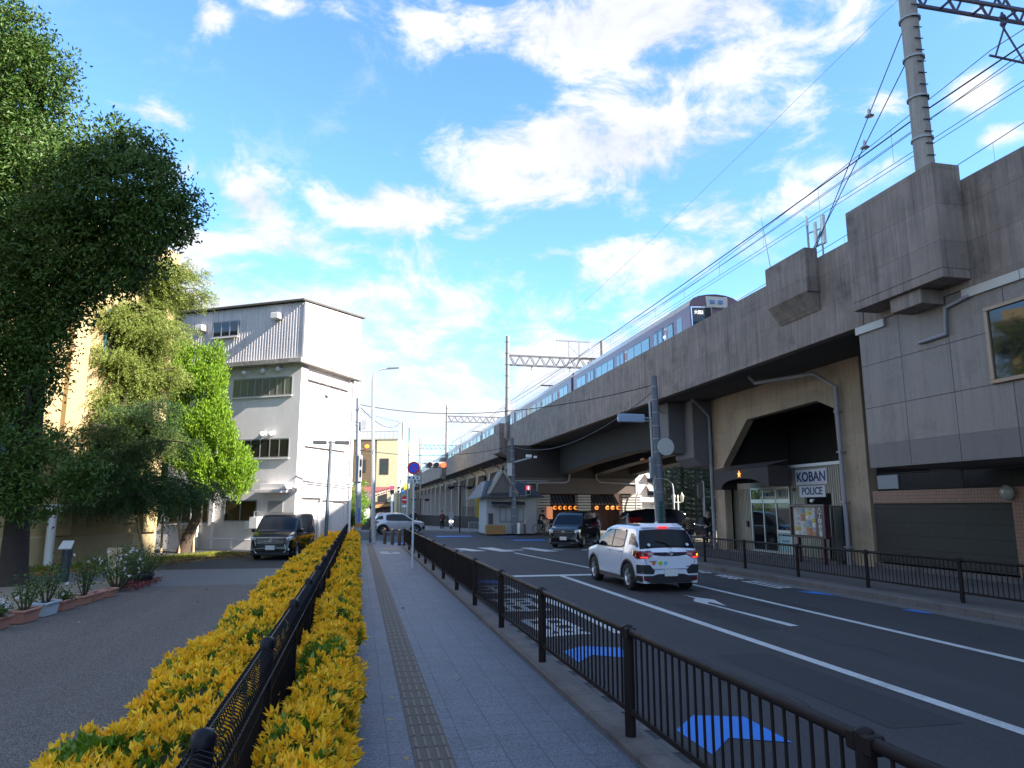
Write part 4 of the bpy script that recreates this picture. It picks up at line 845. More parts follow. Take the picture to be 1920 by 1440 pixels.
for (u,v_) in [(90,700),(150,690),(220,660),(280,640),(315,600),(200,610),(260,580),(310,560),(330,690),(250,720),(180,760),(120,760),(300,540),(345,500),(365,540),(320,500),(230,560),(190,640),(130,810),(60,770),(205,700),(240,690),(170,640),(280,700),(290,600),(330,620),(200,800),(150,740),(100,810),(255,655),(220,745)]+[(105+(i*67)%215,560+(i*41)%260) for i in range(22)]+[(100+(i*37)%110,600+(i*53)%240) for i in range(14)]+[(190+(i*23)%70,540+(i*31)%190) for i in range(12)]+[(108+(i*29)%95,585+(i*47)%210) for i in range(14)]: br.append((u,v_,(30.6 if len(br)>66 else 31.5)+rg.uniform(-1.5,1.0),max(3,at(u,v_,Y=31.5).z-1.0)))
cedar('cedar_tree',(-10.14,31.56,0),15,'tall weeping cedar in sun against the ochre wall, trunk held by the left stakes',LCEY,5,(1.1,0),br,spray=28,nw=.026,trk=.30)
br=[]
for (u,v_) in [(100,850),(170,800),(250,770),(300,800),(345,830),(290,880),(340,900),(350,940),(250,920),(200,940),(140,940),(90,900),(230,850),(310,760),(180,880),(280,940),(375,905),(60,840),(390,930)]: br.append((u,v_,27.5+rg.uniform(-1.5,1.8),max(2.6,at(u,v_,Y=28).z-.2)))
cedar('cedar_tree',(-9.5,31.2,0),8.5,'lower blue green cedar spreading dark branches in front of the stakes',LCE,8,(.5,-1.2),br,trk=.26,nw=.022)
# --- kaizuka junipers: flame shaped tufts
def juniper(name,lab,base,blobs,trunk,n=3600):
    t=thing(name,lab,'tree',base); m=MB()
    m.tube(trunk,[.30,.24,.22,.18,.12][:len(trunk)],10)
    for b in blobs: limb(m,trunk[-2],b[:3],.1,.03,6)
    m.build('trunk',BARK,t)
    c,o=crown_pts(blobs,n,.55); c[:,2]+=RNG.normal(0,.1,len(c)); k=13; nn=len(c)
    d0=norm(o*np.array([.55,.55,.2])+np.array([0,0,1.0])); base_=np.repeat(c,k,0)+np.repeat(d0,k,0)*(RNG.uniform(-.14,.22,nn*k))[:,None]+RNG.normal(0,.045,(nn*k,3))
    d=norm(np.repeat(d0,k,0)+RNG.normal(0,.38,(nn*k,3))); v,f=leaves(base_,d,RNG.uniform(.10,.2,nn*k),RNG.uniform(.035,.06,nn*k),.1,.0); fast_mesh('crown',v,f,LJU,parent=t)
YJ=34
juniper('juniper_tree','bright green flame shaped juniper clipped in tiers beside the white building',(-7.6,35.0,0),[ab(350,690,YJ,.95,1,.9),ab(395,720,YJ,.75,.9,.9),ab(320,740,YJ+.5,.9),ab(375,800,YJ,1.15,1,.85),ab(330,820,YJ+.5,.9),ab(400,780,YJ,.7,.8,.9),ab(365,865,YJ,1.0,1,.7),ab(395,900,YJ,.7,.8,.7),ab(435,870,YJ-.3,.62,.7,.85),ab(440,905,YJ-.3,.75,.7,.65),ab(425,840,YJ-.3,.35,.4,.6),ab(375,925,YJ,.35,.4,.35),ab(335,665,YJ,.5),ab(310,700,YJ,.7),ab(305,790,YJ,.7),ab(415,815,YJ-.2,.6,.6,.8),ab(455,880,YJ-.3,.5,.5,.7),ab(405,675,YJ,.4,.4,.6)],
     [(-7.75,35.6,0),(-7.55,35.4,.7),(-7.2,35.2,1.6),(-7.3,34.9,3.0),(-7.4,34.6,5.5)],4300)
juniper('juniper_tree','smaller juniper tucked behind the cedar branches, left of the tiered one',(-9.3,36.6,0),[ab(230,700,36,1.2,1,1),ab(190,740,36,1.1),ab(290,760,36,1.1,1,1.1),ab(240,800,36,1.2,1,1),ab(290,830,36,.9),ab(215,760,36,1.0),ab(320,940,35.5,.55,.6,.4),ab(300,945,35.5,.35,.4,.3)],
     [(-9.75,36.6,0),(-9.5,36.6,.8),(-9.2,36.5,1.9),(-9.0,36.5,3.2),(-9.1,36.4,5)],2800)
tr=thing('round_tree','round topped olive green tree rising behind the juniper against the corrugated wall','tree',(-9,40,0))
MB().tube([(-9.2,41,0),(-9.1,41,5),(-9,41,9)],[.25,.2,.1],8).build('trunk',BARK,tr)
v,f=leafy([ab(345,600,40,.9,.9,1.2),ab(355,640,40,.75,.8,.8),ab(335,660,40,.9),ab(350,565,40,.45,.4,.5)],900,18,.14,.12,.05); fast_mesh('crown',v,f,mat('olive leaf',(.20,.21,.04),.5,island=.5,trans=.25),parent=tr)
# stakes
def stakes(x,y,lab,s=1,dx=(-1.35,-.35,.95)):
    t=thing('tree_stakes',lab,'tree stakes',(x,y,0),group='wooden stake frames propping the trees'); tops=[]
    for i,d in enumerate(dx):
        a=Vector((x+d*s,y-.6+.3*i,0)); b=Vector((x+d*s*.72,y-.35+.2*i,1.65*s)); MB().tube([a,b],.055,8).build('stake',WOODP,t); tops.append(a.lerp(b,.82))
    MB().tube([tops[0]-Vector((.1,0,0)),tops[1]+Vector((.1,0,.02))],.045,8).tube([tops[1]-Vector((.1,.05,0)),tops[2]+Vector((.1,0,0))],.045,8).build('cross_rail',WOODP,t)
stakes(-9.8,31.0,'pale wooden stakes framing the left cedar trunk',1.05,(-.5,.35,1.6)); stakes(-9.0,36.0,'pale wooden stakes framing the second trunk from the left',1.0,(-.75,.3,1.1)); stakes(-7.6,35.9,'short wooden stakes leaning on the juniper trunk',.75,(-.35,-.1,.3))
# litter on the verge and ground shrubs
n=2600; t_=RNG.uniform(-3,8.7,n); s_=RNG.uniform(.1,3.4,n); P=np.array([YW.x,YW.y,0])+np.outer(t_,np.array(_a))+np.outer(s_,np.array(_n)); P[:,2]=.035
v,f=leaves(P,RNG.normal(size=(n,3))*np.array([1,1,.15]),.09,.05,.05,.02); o=fast_mesh('leaf_litter',v,f,mat('dry leaf',(.26,.14,.04),.8,island=.6)); tag(o,'dry brown leaves scattered over the sunlit verge below the trees','leaf litter'); o['kind']='stuff'
n=4500; t_=RNG.uniform(-2.5,7.5,n); s_=RNG.uniform(.3,1.9,n); P=np.array([YW.x,YW.y,0])+np.outer(t_,np.array(_a))+np.outer(s_,np.array(_n)); P[:,2]=.03
v,f=leaves(P,RNG.normal(size=(n,3))*.6+np.array([0,0,1]),.13,.016,.0,.1); o=fast_mesh('grass',v,f,mat('short grass',(.20,.22,.02),.7,island=.4,trans=.3)); tag(o,'short yellow green grass growing round the tree trunks','grass'); o['kind']='stuff'
def shrub(name,lab,loc,r,h,nl,mt,leafL=.07,leafW=.04,fl=None,nf=0,cat='plant',stems=9,grp=None):
    t=thing(name,lab,cat,loc,group=grp); c=Vector(loc); m=MB(); P=[];
    for i in range(stems):
        a=random.uniform(0,2*PI); rr=r*random.uniform(.2,1); hh=h*random.uniform(.55,1.05); e=c+Vector((math.cos(a)*rr,math.sin(a)*rr,hh)); b=c+Vector((math.cos(a)*r*.1,math.sin(a)*r*.1,0)); md=b.lerp(e,.5)+Vector((random.uniform(-.05,.05),random.uniform(-.05,.05),.03)); m.tube([b,md,e],[.012,.009,.004],4,False)
        for j in range(nl//stems): s=random.uniform(.3,1.0); q=b.lerp(md,s*2) if s<.5 else md.lerp(e,(s-.5)*2); P.append(tuple(q+Vector((random.gauss(0,.07*r*3),random.gauss(0,.07*r*3),random.gauss(0,.05)))))
    m.build('stems',mat('green stem',(.06,.05,.03),.8),t); P=np.array(P); v,f=leaves(P,RNG.normal(size=P.shape)+np.array([0,0,.4]),leafL*RNG.uniform(.6,1.2,len(P)),leafW,.1,.1); fast_mesh('foliage',v,f,mt,parent=t)
    if nf:
        i=RNG.integers(0,len(P),nf); Q=np.repeat(P[i]+RNG.normal(0,.05,(nf,3))+np.array([0,0,.06]),7,0)
        v,f=leaves(Q,RNG.normal(size=Q.shape),.045,.04,.1,.0); fo=fast_mesh('flowers',v,f,fl,parent=t); fo['kind']='stuff'
    return t
shrub('ground_shrub','dry flowering shrub at the foot of the second staked trunk',at(285,1032,z=.0)+Vector((0,-.5,0)),.7,.6,420,mat('dry shrub leaf',(.22,.20,.06),.7,island=.6,trans=.2),.07,.035,stems=24)
# ================================================================ PLANTERS
GRL=mat('rose leaf',(.055,.11,.02),.5,island=.5,trans=.2)
TERR=mat('pink plastic planter',(.42,.20,.15),.6,nz=.15,ns=3); WPL=mat('pale blue plastic planter',(.42,.48,.55),.55,nz=.12,ns=3)
def planter(x,y,rz,L,Wd,H,mt,lab,plant=None):
    t=thing('planter',lab,'planter',(x,y,.016),rz,group='plastic planters along the driveway edge',local=True)
    m=MB(); a,b=L/2,Wd/2; k=.82; vs=[(-a*k,-b*k,0),(a*k,-b*k,0),(a*k,b*k,0),(-a*k,b*k,0),(-a,-b,H-.04),(a,-b,H-.04),(a,b,H-.04),(-a,b,H-.04)]
    m.add(vs,[(0,3,2,1),(0,1,5,4),(1,2,6,5),(2,3,7,6),(3,0,4,7)]); m.build('tub',mt,t)
    m=MB(); c=.025
    for (x0,y0,x1,y1) in ((-a-c,-b-c,a+c,-b+.02),(-a-c,b-.02,a+c,b+c),(-a-c,-b+.02,-a+.02,b-.02),(a-.02,-b+.02,a+c,b-.02)): m.box(x0,y0,H-.045,x1,y1,H)
    m.build('rim',mt,t,bevel=.008); MB().box(-a+.015,-b+.015,H-.08,a-.015,b-.015,H-.06).build('soil',SOIL,t)
pl=[(-5.93,14.1,.62,.30,.27,TERR,'pink planter with small white flowers, nearest the left frame edge'),(-5.82,15.02,.70,.32,.30,TERR,'pink planter holding a tall bare stemmed rose'),(-5.80,15.95,.66,.34,.33,WPL,'pale blue grey planter, the only one not pink'),(-5.75,16.85,.72,.30,.27,TERR,'pink planter with low green plants right of the pale blue one'),(-5.68,17.75,.55,.28,.25,TERR,'pink planter with leafy bush beyond the low green plants'),(-5.65,18.5,.55,.28,.24,TERR,'partly hidden pink planter under the white blossoms'),(-5.58,19.25,.5,.28,.24,TERR,'farthest pink planter half covered by leaves')]
PY=lambda y:14.1+(y-14.1)*.87
for x,y,L_,W_,H_,mt,lab in pl: planter(x,PY(y),R(86),L_*.86,W_*.74,H_*.76,mt,lab)
WFL=mat('white petals',(.75,.72,.75),.5,trans=.3); PFL=mat('pink petals',(.45,.08,.12),.5,trans=.3)
shrub('flowering_plant','grey green plant with tiny white flowers spilling from the first planter',(-5.93,14.1,.17),.30,.24,420,GRL,.045,.025,WFL,26,stems=16)
shrub('rose_bush','tall bare stemmed rose bush in the second planter',(-5.85,PY(15.05),.18),.34,.66,330,GRL,.06,.04,stems=10)
shrub('rose_bush','leafy rose bush rising from the pale blue planter',(-5.85,PY(16.1),.2),.32,.82,380,GRL,.06,.04,stems=10)
shrub('potted_plant','low green plant filling the planter right of the pale blue one',(-5.75,PY(16.85),.17),.30,.20,330,GRL,.05,.03,WFL,6,stems=12)
shrub('rose_bush','upright leafy rose beside the white blossoms',(-5.68,PY(17.8),.16),.30,.85,420,GRL,.06,.04,stems=11)
shrub('flowering_bush','large bush with white blossoms behind the far planters',(-5.7,19.6,.05),.85,1.05,1300,GRL,.06,.04,WFL,46,stems=34)
shrub('leafy_bush','dark leafy bush in a black pot at the end of the planter row',(-5.6,21.3,.1),.7,1.0,900,GRL,.07,.03,stems=30)
tag(MB().lathe((-5.6,21.2,.016),[(0,0),(.24,0),(.32,.32),(.29,.32),(.22,.05)],14).build('plant_pot',BLK),'black round plant pot under the last bush of the row','plant pot')
n=900; P=np.stack([RNG.uniform(-5.9,-5.25,n),RNG.uniform(19.6,22.0,n),RNG.uniform(.03,.14,n)],1); v,f=leaves(P,RNG.normal(size=P.shape)+np.array([0,0,.5]),.06,.035); o=fast_mesh('groundcover',v,f,mat('reddish groundcover',(.22,.05,.05),.6,island=.6)); tag(o,'low reddish pink groundcover below the last bushes','ground cover'); o['kind']='stuff'
tag(MB().box(-6.4,20.9,.1,-6.05,20.94,1.0).build('notice_board',WOODP),'small plain wooden board standing among the rose bushes','notice board')
sp=thing('bollard_sign','slanted white reading panel on a dark cylindrical post beside the tree','sign post',(-7.92,22.43,0))
MB().cyl((-7.92,22.43,0),(-7.88,22.43,.92),.125,.125,16).build('post',mat('slate post',(.035,.045,.06),.5),sp)
m=MB(); m.prism([(-8.06,22.25,.90),(-7.74,22.25,.90),(-7.76,22.5,1.10),(-8.04,22.5,1.10)],(0,-.02,.03)); m.build('panel',WHT,sp)


n=46; P=np.stack([RNG.uniform(-7.5,2.0,n),RNG.uniform(4,24,n),np.full(n,.0)],1); P[:,2]=np.where(P[:,0]>-.02,.158,.012); P=P[(P[:,0]<-2.0)|(P[:,0]>0)]
v,f=leaves(P,RNG.normal(size=P.shape)*np.array([1,1,.08]),.07,.04,.08,.02); o=fast_mesh('fallen_leaves',v,f,mat('fallen leaf',(.35,.24,.08),.7,island=.5)); tag(o,'a few fallen leaves lying on the driveway and the sidewalk','fallen leaves'); o['kind']='stuff'
# ================================================================ CARS
def smooth(t): return t*t*(3-2*t)
class Car:
    """car body lofted from a side profile; local +Y is forward"""
    def __init__(s,name,lab,loc,rz,P,paint,group=None):
        s.P=P; s.L=P['L']; s.W=P['W']; s.H=P['H']; s.t=thing(name,lab,'car' if 'van' not in name else 'van',loc,rz,group,local=True); s.paint=paint
    def zt(s,y):
        pr=s.P['prof']; 
        for a,b in zip(pr[:-1],pr[1:]):
            if a[0]<=y<=b[0]:
                t=(y-a[0])/max(1e-6,b[0]-a[0]); return a[1]+(b[1]-a[1])*t
        return pr[0][1] if y<pr[0][0] else pr[-1][1]
    def plan(s,y):
        t=min(1,abs(y)/(s.L/2)); e=s.L/2-abs(y); k=1-.07*t**5
        if e<.28: k-=.13*(1-e/.28)**2.2*(1 if y>0 else .55)
        return k
    def w(s,y,z):
        P=s.P; W2=s.W/2*s.plan(y); b=P['belt']
        if z<.45: f=.955+.045*smooth(max(0,(z-.15)/.30))
        elif z<b: f=1-.035*((z-.62)/(b-.62))**2 if z>.62 else 1
        else: f=.965-P['tumble']*((z-b)/(s.H-b))**1.25
        return W2*f
    def zb(s,y):
        z=s.P.get('floor',.22); 
        for wy in s.P['axles']:
            r=s.P['arch']; d=abs(y-wy)
            if d<r: z=max(z,s.P['rad']+math.sqrt(r*r-d*d)-.02 if True else 0)
        return z
    def body(s):
        ys=set(); N=90
        for i in range(N+1): ys.add(round(-s.L/2+s.L*i/N,4))
        for y,_ in s.P['prof']: ys.add(round(y,4))
        for wy in s.P['axles']:
            for k in range(-10,11): ys.add(round(wy+s.P['arch']*math.sin(k/10*PI/2)*.9999,4))
        for e in (.01,.03,.06,.1,.15): ys.add(round(-s.L/2+e,4)); ys.add(round(s.L/2-e,4))
        ys=sorted(y for y in ys if -s.L/2<=y<=s.L/2); rings=[]
        for y in ys:
            zt=s.zt(y); zb=s.zb(y); r=min(s.P.get('er',.10),(zt-zb)*.4); zs=zt-r; half=[(0,zb)]
            xo=s.w(y,zb); half.append((max(0,xo-.14),zb)); 
            for k in range(13): z=zb+(zs-zb)*k/12; half.append((s.w(y,z),z))
            xs=s.w(y,zs)
            for k in range(1,5): a=k/4*PI/2; half.append((xs-r*(1-math.cos(a))*1.2,zs+r*.8*math.sin(a)))
            xe=half[-1][0]; ze=half[-1][1]
            for k in range(1,6): x=xe*(1-k/5); half.append((x,ze+r*.2*(1-(x/xe)**2)))
            rings.append([(x,y,z) for x,z in half]+[(-x,y,z) for x,z in half[-2:0:-1]])
        s.rings=rings; m=MB(); m.sm=True; n=len(rings[0]); vs=[p for r_ in rings for p in r_]
        m.add(vs,[(i*n+j,i*n+(j+1)%n,(i+1)*n+(j+1)%n,(i+1)*n+j) for i in range(len(rings)-1) for j in range(n)],True)
        m.add(rings[0],[list(range(n))[::-1]],False); m.add(rings[-1],[list(range(n))],False)
        o=m.build('body',s.paint,s.t,recalc=True); return o
    def top(s,x,y,off=0):
        zt=s.zt(y); e=.02; sl=(s.zt(y+e)-s.zt(y-e))/(2*e); nn=math.sqrt(1+sl*sl); r=s.P.get('er',.10); zc=zt-.2*r*min(1,(abs(x)/max(.2,s.w(y,zt-r)-.1))**2)
        return (x,y-off*sl/nn,zc+off/nn)
    def sidept(s,sd,y,z,off=0): return (sd*(s.w(y,z)+off),y,z)
    def side_patch(s,nm,mt,cols,off=.006,par=None,sides=(-1,1),rows=5):
        for sd in sides:
            m=MB(); g=[]
            for y,z0,z1 in cols: g.append([s.sidept(sd,y,z0+(z1-z0)*k/rows,off) for k in range(rows+1)])
            vs=[p for c in g for p in c]; n=rows+1; fs=[]
            for i in range(len(g)-1):
                for k in range(rows): f=(i*n+k,(i+1)*n+k,(i+1)*n+k+1,i*n+k+1); fs.append(f if sd>0 else f[::-1])
            m.add(vs,fs,True); m.build(nm,mt,par or s.t)
    def top_patch(s,nm,mt,rows,off=.006,par=None,n=8):
        """rows: (y, xhalf)"""
        m=MB(); vs=[]
        for y,xh in rows:
            for k in range(n+1): vs.append(s.top(-xh+2*xh*k/n,y,off))
        m.add(vs,[(i*(n+1)+k,i*(n+1)+k+1,(i+1)*(n+1)+k+1,(i+1)*(n+1)+k) for i in range(len(rows)-1) for k in range(n)],True); return m.build(nm,mt,par or s.t)
    def end_y(s,x,z,e):
        x=abs(x); lo=0
        for i in range(260):
            y=s.L/2-i*.004
            if s.w(e*y,z)>=x and s.zt(e*y)-.02>=z: return e*y
        return e*(s.L/2-1.0)
    def face_patch(s,nm,mt,pts,e=-1,off=.01,par=None,cuts=5):
        bm=bmesh.new(); vs=[bm.verts.new((x,0,z)) for x,z in pts]; f=bm.faces.new(vs); bmesh.ops.triangulate(bm,faces=[f]); bmesh.ops.subdivide_edges(bm,edges=bm.edges,cuts=cuts,use_grid_fill=True)
        for v in bm.verts:
            x,_,z=v.co; y=s.end_y(x,z,e); a=min(1,max(0,(s.L/2-abs(y))/.12)); sx=1 if x>0 else -1
            v.co=(x+sx*off*a,y+e*off*(1-.5*a),z)
        r=bmesh.ops.extrude_face_region(bm,geom=bm.faces[:]); 
        for v in [g for g in r['geom'] if isinstance(g,bmesh.types.BMVert)]: v.co.y-=e*.05
        bmesh.ops.recalc_face_normals(bm,faces=bm.faces)
        me=bpy.data.meshes.new(nm); bm.to_mesh(me); bm.free(); me.materials.append(mt); return link(nm,me,par or s.t)
    def wheels(s,spokes=5):
        r=s.P['rad']; wd=.21
        for wy in s.P['axles']:
            for sd in (-1,1):
                x=sd*(s.W/2-.015); xi=x-sd*wd; m=MB(); 
                prof=[(r*.62,0),(r*.9,0),(r*.985,.02),(r,.05),(r,wd-.04),(r*.95,wd),(r*.5,wd)]; n=28; vs=[]
                for rr,dx in prof:
                    for j in range(n): a=2*PI*j/n; vs.append((x-sd*dx,wy+rr*math.cos(a),r+rr*math.sin(a)))
                m.add(vs,[(i*n+j,i*n+(j+1)%n,(i+1)*n+(j+1)%n,(i+1)*n+j) for i in range(len(prof)-1) for j in range(n)],True); w=m.build('wheel',TIRE,s.t)
                m=MB(); m.sm=True; R_=r*.64
                m.M(1).cyl((x-sd*.09,wy,r),(x-sd*.11,wy,r),R_,n=24); m.M(0)
                for rr0,rr1 in ((R_,R_*.9),): 
                    vs=[]; 
                    for j in range(28): a=2*PI*j/28; vs+= [(x-sd*.0,wy+rr0*math.cos(a),r+rr0*math.sin(a)),(x-sd*.012,wy+rr1*math.cos(a),r+rr1*math.sin(a)),(x-sd*.09,wy+rr1*math.cos(a),r+rr1*math.sin(a))]
                    m.add(vs,[(3*j,3*j+1,3*((j+1)%28)+1,3*((j+1)%28)) for j in range(28)]+[(3*j+1,3*j+2,3*((j+1)%28)+2,3*((j+1)%28)+1) for j in range(28)],True)
                for k in range(spokes):
                    for da in (-.13,.13): a=2*PI*k/spokes+.3; p=(x-sd*.02,wy+R_*.93*math.cos(a+da*.9),r+R_*.93*math.sin(a+da*.9)); q=(x-sd*.035,wy+R_*.15*math.cos(a),r+R_*.15*math.sin(a)); m.bar(q,p,R_*.085,.03,up=(1,0,0))
                m.cyl((x-sd*.05,wy,r),(x-sd*.02,wy,r),R_*.2,n=12)
                m.build('rim',[RIM,BLK],w,recalc=False)
    def arches(s,mt,wd=.055):
        r=s.P['arch']
        for wy in s.P['axles']:
            for sd in (-1,1):
                vs=[]; n=22
                for k in range(n+1):
                    a=-.12+(PI+.24)*k/n; 
                    for rr,o in ((r-.03,-.03),(r-.005,.012),(r+wd,.014),(r+wd+.008,-.004)):
                        y=wy+rr*math.cos(a); z=max(.2,s.P['rad']+rr*math.sin(a)-.02); vs.append(s.sidept(sd,max(-s.L/2,min(s.L/2,y)),z,o))
                m=MB(); m.add(vs,[(4*k+i,4*k+i+1,4*k+i+5,4*k+i+4) for k in range(n) for i in range(3)],True); m.build('wheel_arch_trim',mt,s.t,recalc=True)
        # inner wells
        m=MB()
        for wy in s.P['axles']: m.box(-s.W/2+.25,wy-r,.2,s.W/2-.25,wy+r,s.P['rad']+r-.05)
        m.build('underbody',BLK,s.t)
    def mirror(s,y,z,mt):
        for sd in (-1,1):
            m=MB(); m.ball((sd*(s.W/2+.09),y,z),.115,12,8,(1,.6,.72)); m.bar((sd*(s.W/2-.06),y+.02,z-.06),(sd*(s.W/2+.05),y,z-.03),.05); w=m.build('mirror',mt,s.t)
            MB().ball((sd*(s.W/2+.09),y-.03,z),.10,10,7,(.95,.5,.66)).build('mirror_glass',GLR,w)
    def handles(s,ys,z,mt):
        for y in ys:
            for sd in (-1,1): m=MB(); p=s.sidept(sd,y,z,.03); m.tube([s.sidept(sd,y-.1,z,.0),s.sidept(sd,y-.08,z,.035),s.sidept(sd,y+.08,z,.035),s.sidept(sd,y+.1,z,0)],.016,6); m.build('door_handle',mt,s.t)
    def seams(s,cols,mt=BLK):
        for sd in (-1,1):
            for pts in cols: MB().tube([s.sidept(sd,y,z,.0) for y,z in pts],.0055,4,False).build('door_seam',mt,s.t)
def emblem(m,c,w,h,xd=(1,0,0)):
    c=Vector(c); x=Vector(xd)
    def ell(cx,cz,a,b,r): m.tube([c+x*(cx+a*math.cos(t))+Vector((0,0,cz+b*math.sin(t))) for t in [i*PI/9 for i in range(19)]],r,5,False)
    ell(0,0,w/2,h/2,.006); ell(0,h*.18,w*.33,h*.18,.005); ell(0,.0,w*.14,h*.48,.005)
PWH=mat('pearl white paint',(.60,.64,.76),.22,coat=1,spec=.6); PSV=mat('silver paint',(.42,.42,.47),.25,metal=.35,coat=1)
PBK=mat('black car paint',(.005,.005,.008),.12,coat=.5,spec=.4); PLM=mat('blank number plate',(.55,.58,.58),.5)
GLC=mat('car glass',(.006,.008,.014),.08,spec=.3); PLB=mat('black plastic',(.012,.012,.016),.55); LENS=mat('lamp lens',(.5,.53,.58),.08,metal=.6,coat=1)
RDL=mat('dark red lens',(.16,.004,.008),.12,coat=1)
GLX=mat('near black rear glass',(.004,.005,.010),.12,spec=.18)
def suv(name,lab,loc,rz,paint,lights=True,group=None):
    L=3.995
    prof=[(-1.9975,.86),(-1.96,.98),(-1.90,1.02),(-1.86,1.06),(-1.60,1.50),(-1.52,1.565),(-1.35,1.60),(-.7,1.625),(0,1.62),(.25,1.59),(.45,1.53),(1.02,1.12),(1.12,1.05),(1.3,1.03),(1.75,.965),(1.90,.88),(1.97,.74),(1.9975,.60)]
    c=Car(name,lab,loc,rz,dict(L=L,W=1.695,H=1.62,prof=prof,belt=1.02,tumble=.22,axles=(-1.27,1.255),rad=.335,arch=.40,er=.13),paint,group)
    c.body(); c.wheels(5); c.arches(PLB)
    c.side_patch('window_trim',PLB,[(.95,1.0,1.08),(.62,1.0,1.29),(.42,1.0,1.43),(.20,1.0,1.50),(-.5,1.0,1.515),(-.95,1.03,1.46),(-1.05,1.07,1.40)],off=.003)
    g=GLC
    c.side_patch('window',g,[(.90,1.03,1.08),(.62,1.03,1.26),(.42,1.03,1.40),(.20,1.03,1.47),(-.16,1.03,1.49)])
    c.side_patch('window',g,[(-.23,1.03,1.49),(-.6,1.04,1.48),(-.88,1.06,1.43),(-1.0,1.10,1.40)])
    c.side_patch('window',g,[(-1.28,1.12,1.40),(-1.42,1.12,1.40),(-1.60,1.12,1.33),(-1.68,1.12,1.24)])
    for sd in (1,): pass
    c.side_patch('visor',mat('smoke visor',(.04,.05,.09),.15,coat=1),[(.40,1.40,1.46),(.15,1.47,1.53),(-.5,1.48,1.535),(-.95,1.43,1.49)],off=.03,rows=2)
    c.top_patch('windscreen',g,[(1.00,.66),(.8,.64),(.6,.62),(.47,.60)])
    # tailgate glass with black surround, tailgate panel parts on the sloping rear
    c.top_patch('rear_window_surround',GLX,[(-1.862,.74),(-1.8,.725),(-1.7,.69),(-1.60,.63)],off=.006)
    rw=c.top_patch('rear_window',GLX,[(-1.84,.60),(-1.8,.59),(-1.7,.565),(-1.615,.545)],off=.012)
    c.side_patch('pillar_trim',PLB,[(-1.70,1.08,1.22),(-1.76,1.08,1.20),(-1.83,1.08,1.12)],off=.008,rows=2)
    m=MB(); m.prism([(-.56,-1.60,1.53),(.56,-1.60,1.53),(.52,-1.36,1.615),(-.52,-1.36,1.615)],(0,-.0,.03)); m.build('spoiler',paint,c.t,bevel=.015)
    m=MB(); m.box(-.13,-1.635,1.535,.13,-1.60,1.572); m.build('brake_light',REDL if lights else RDL,c.t)
    MB().tube([(.15,-1.90,1.06),(-.0,-1.83,1.15),(-.12,-1.80,1.2)] if 0 else [(.1,-1.885,1.07),(-.05,-1.83,1.17),(-.30,-1.80,1.22)],[.02,.014,.008],6).build('wiper',BLK,c.t)
    m=MB(); m.prism([(.0,-1.25,1.615),(.0,-1.05,1.622),(0,-1.22,1.69),(0,-1.27,1.68)],(.035,0,0)); m.ball((.017,-1.2,1.63),.05,8,5,(1,1.8,.7)); m.build('roof_fin',paint,c.t)
    yb=-1.9975
    def rp(nm,mt,pts,dep=.02,y0=None,bev=.01,par=None):   # polygon on the tail face, follows the corner curve a little
        y0=yb if y0 is None else y0; m=MB(); m.prism([(x,y0-dep+.10*max(0,abs(x)-.45)**1.5,z) for x,z in pts],(0,dep+.05,0)); return m.build(nm,mt,par or c.t,bevel=bev)
    fp=c.face_patch
    fp('tailgate_bar',mat('gloss navy bar',(.008,.008,.03),.1,coat=1),[(-.62,.995),(.62,.995),(.62,.92),(.25,.865),(-.25,.865),(-.62,.92)],off=.012)
    m=MB(); emblem(m,(0,-2.03,.935),.13,.085); m.build('emblem',CHR,c.t)
    for sd in (-1,1):
        lo=fp('tail_light',RDL,[(sd*.80,.995),(sd*.60,.985),(sd*.40,.94),(sd*.50,.86),(sd*.60,.815),(sd*.80,.80),(sd*.815,.88)],off=.018)
        fp('lit_strip',REDL if lights else RDL,[(sd*.59,.85),(sd*.75,.85),(sd*.75,.825),(sd*.60,.825)],off=.026,par=lo,cuts=2)
        fp('reverse_lens',mat('clear red lens',(.5,.25,.27),.1),[(sd*.47,.945),(sd*.60,.93),(sd*.54,.885),(sd*.44,.925)],off=.024,par=lo,cuts=2)
        if sd>0 and lights: fp('indicator',AMBL,[(.70,.915),(.77,.915),(.77,.87),(.70,.87)],off=.027,par=lo,cuts=2)
        fp('bumper_inset',PLB,[(sd*.80,.66),(sd*.55,.66),(sd*.42,.52),(sd*.46,.44),(sd*.80,.45)],off=.02)
        fp('reflector',RDL,[(sd*.74,.35),(sd*.55,.35),(sd*.55,.31),(sd*.74,.31)],off=.022,cuts=2)
    fp('lower_bumper',PLB,[(-.80,.40),(-.47,.40),(-.33,.44),(.33,.44),(.47,.40),(.80,.40),(.80,.225),(-.80,.225)],off=.018)
    m=MB(); m.box(-.17,-2.04,.385,.17,-2.015,.55); m.build('number_plate',PLM,c.t,bevel=.004)
    c.side_patch('sill',mat('sill grey',(.10,.08,.09),.6),[(y,.22,.33) for y in (-.82,-.4,0,.4,.82)],off=.012)
    c.mirror(.78,1.09,BLK); c.handles((-.02,-.80),.93,CHR)
    c.seams([[(.86,1.0),(.88,.7),(.80,.35)],[(-.19,1.02),(-.19,.35)],[(-.98,1.05),(-1.0,.90),(-.86,.70)]])
    m=MB(); m.tube([(-.66,-1.985,.80),(-.66,-2.002,.78),(-.60,-2.008,.60),(-.50,-2.008,.555),(.50,-2.008,.555),(.60,-2.008,.60),(.66,-2.002,.78)],.006,4,False); m.build('tailgate_seam',BLK,c.t)
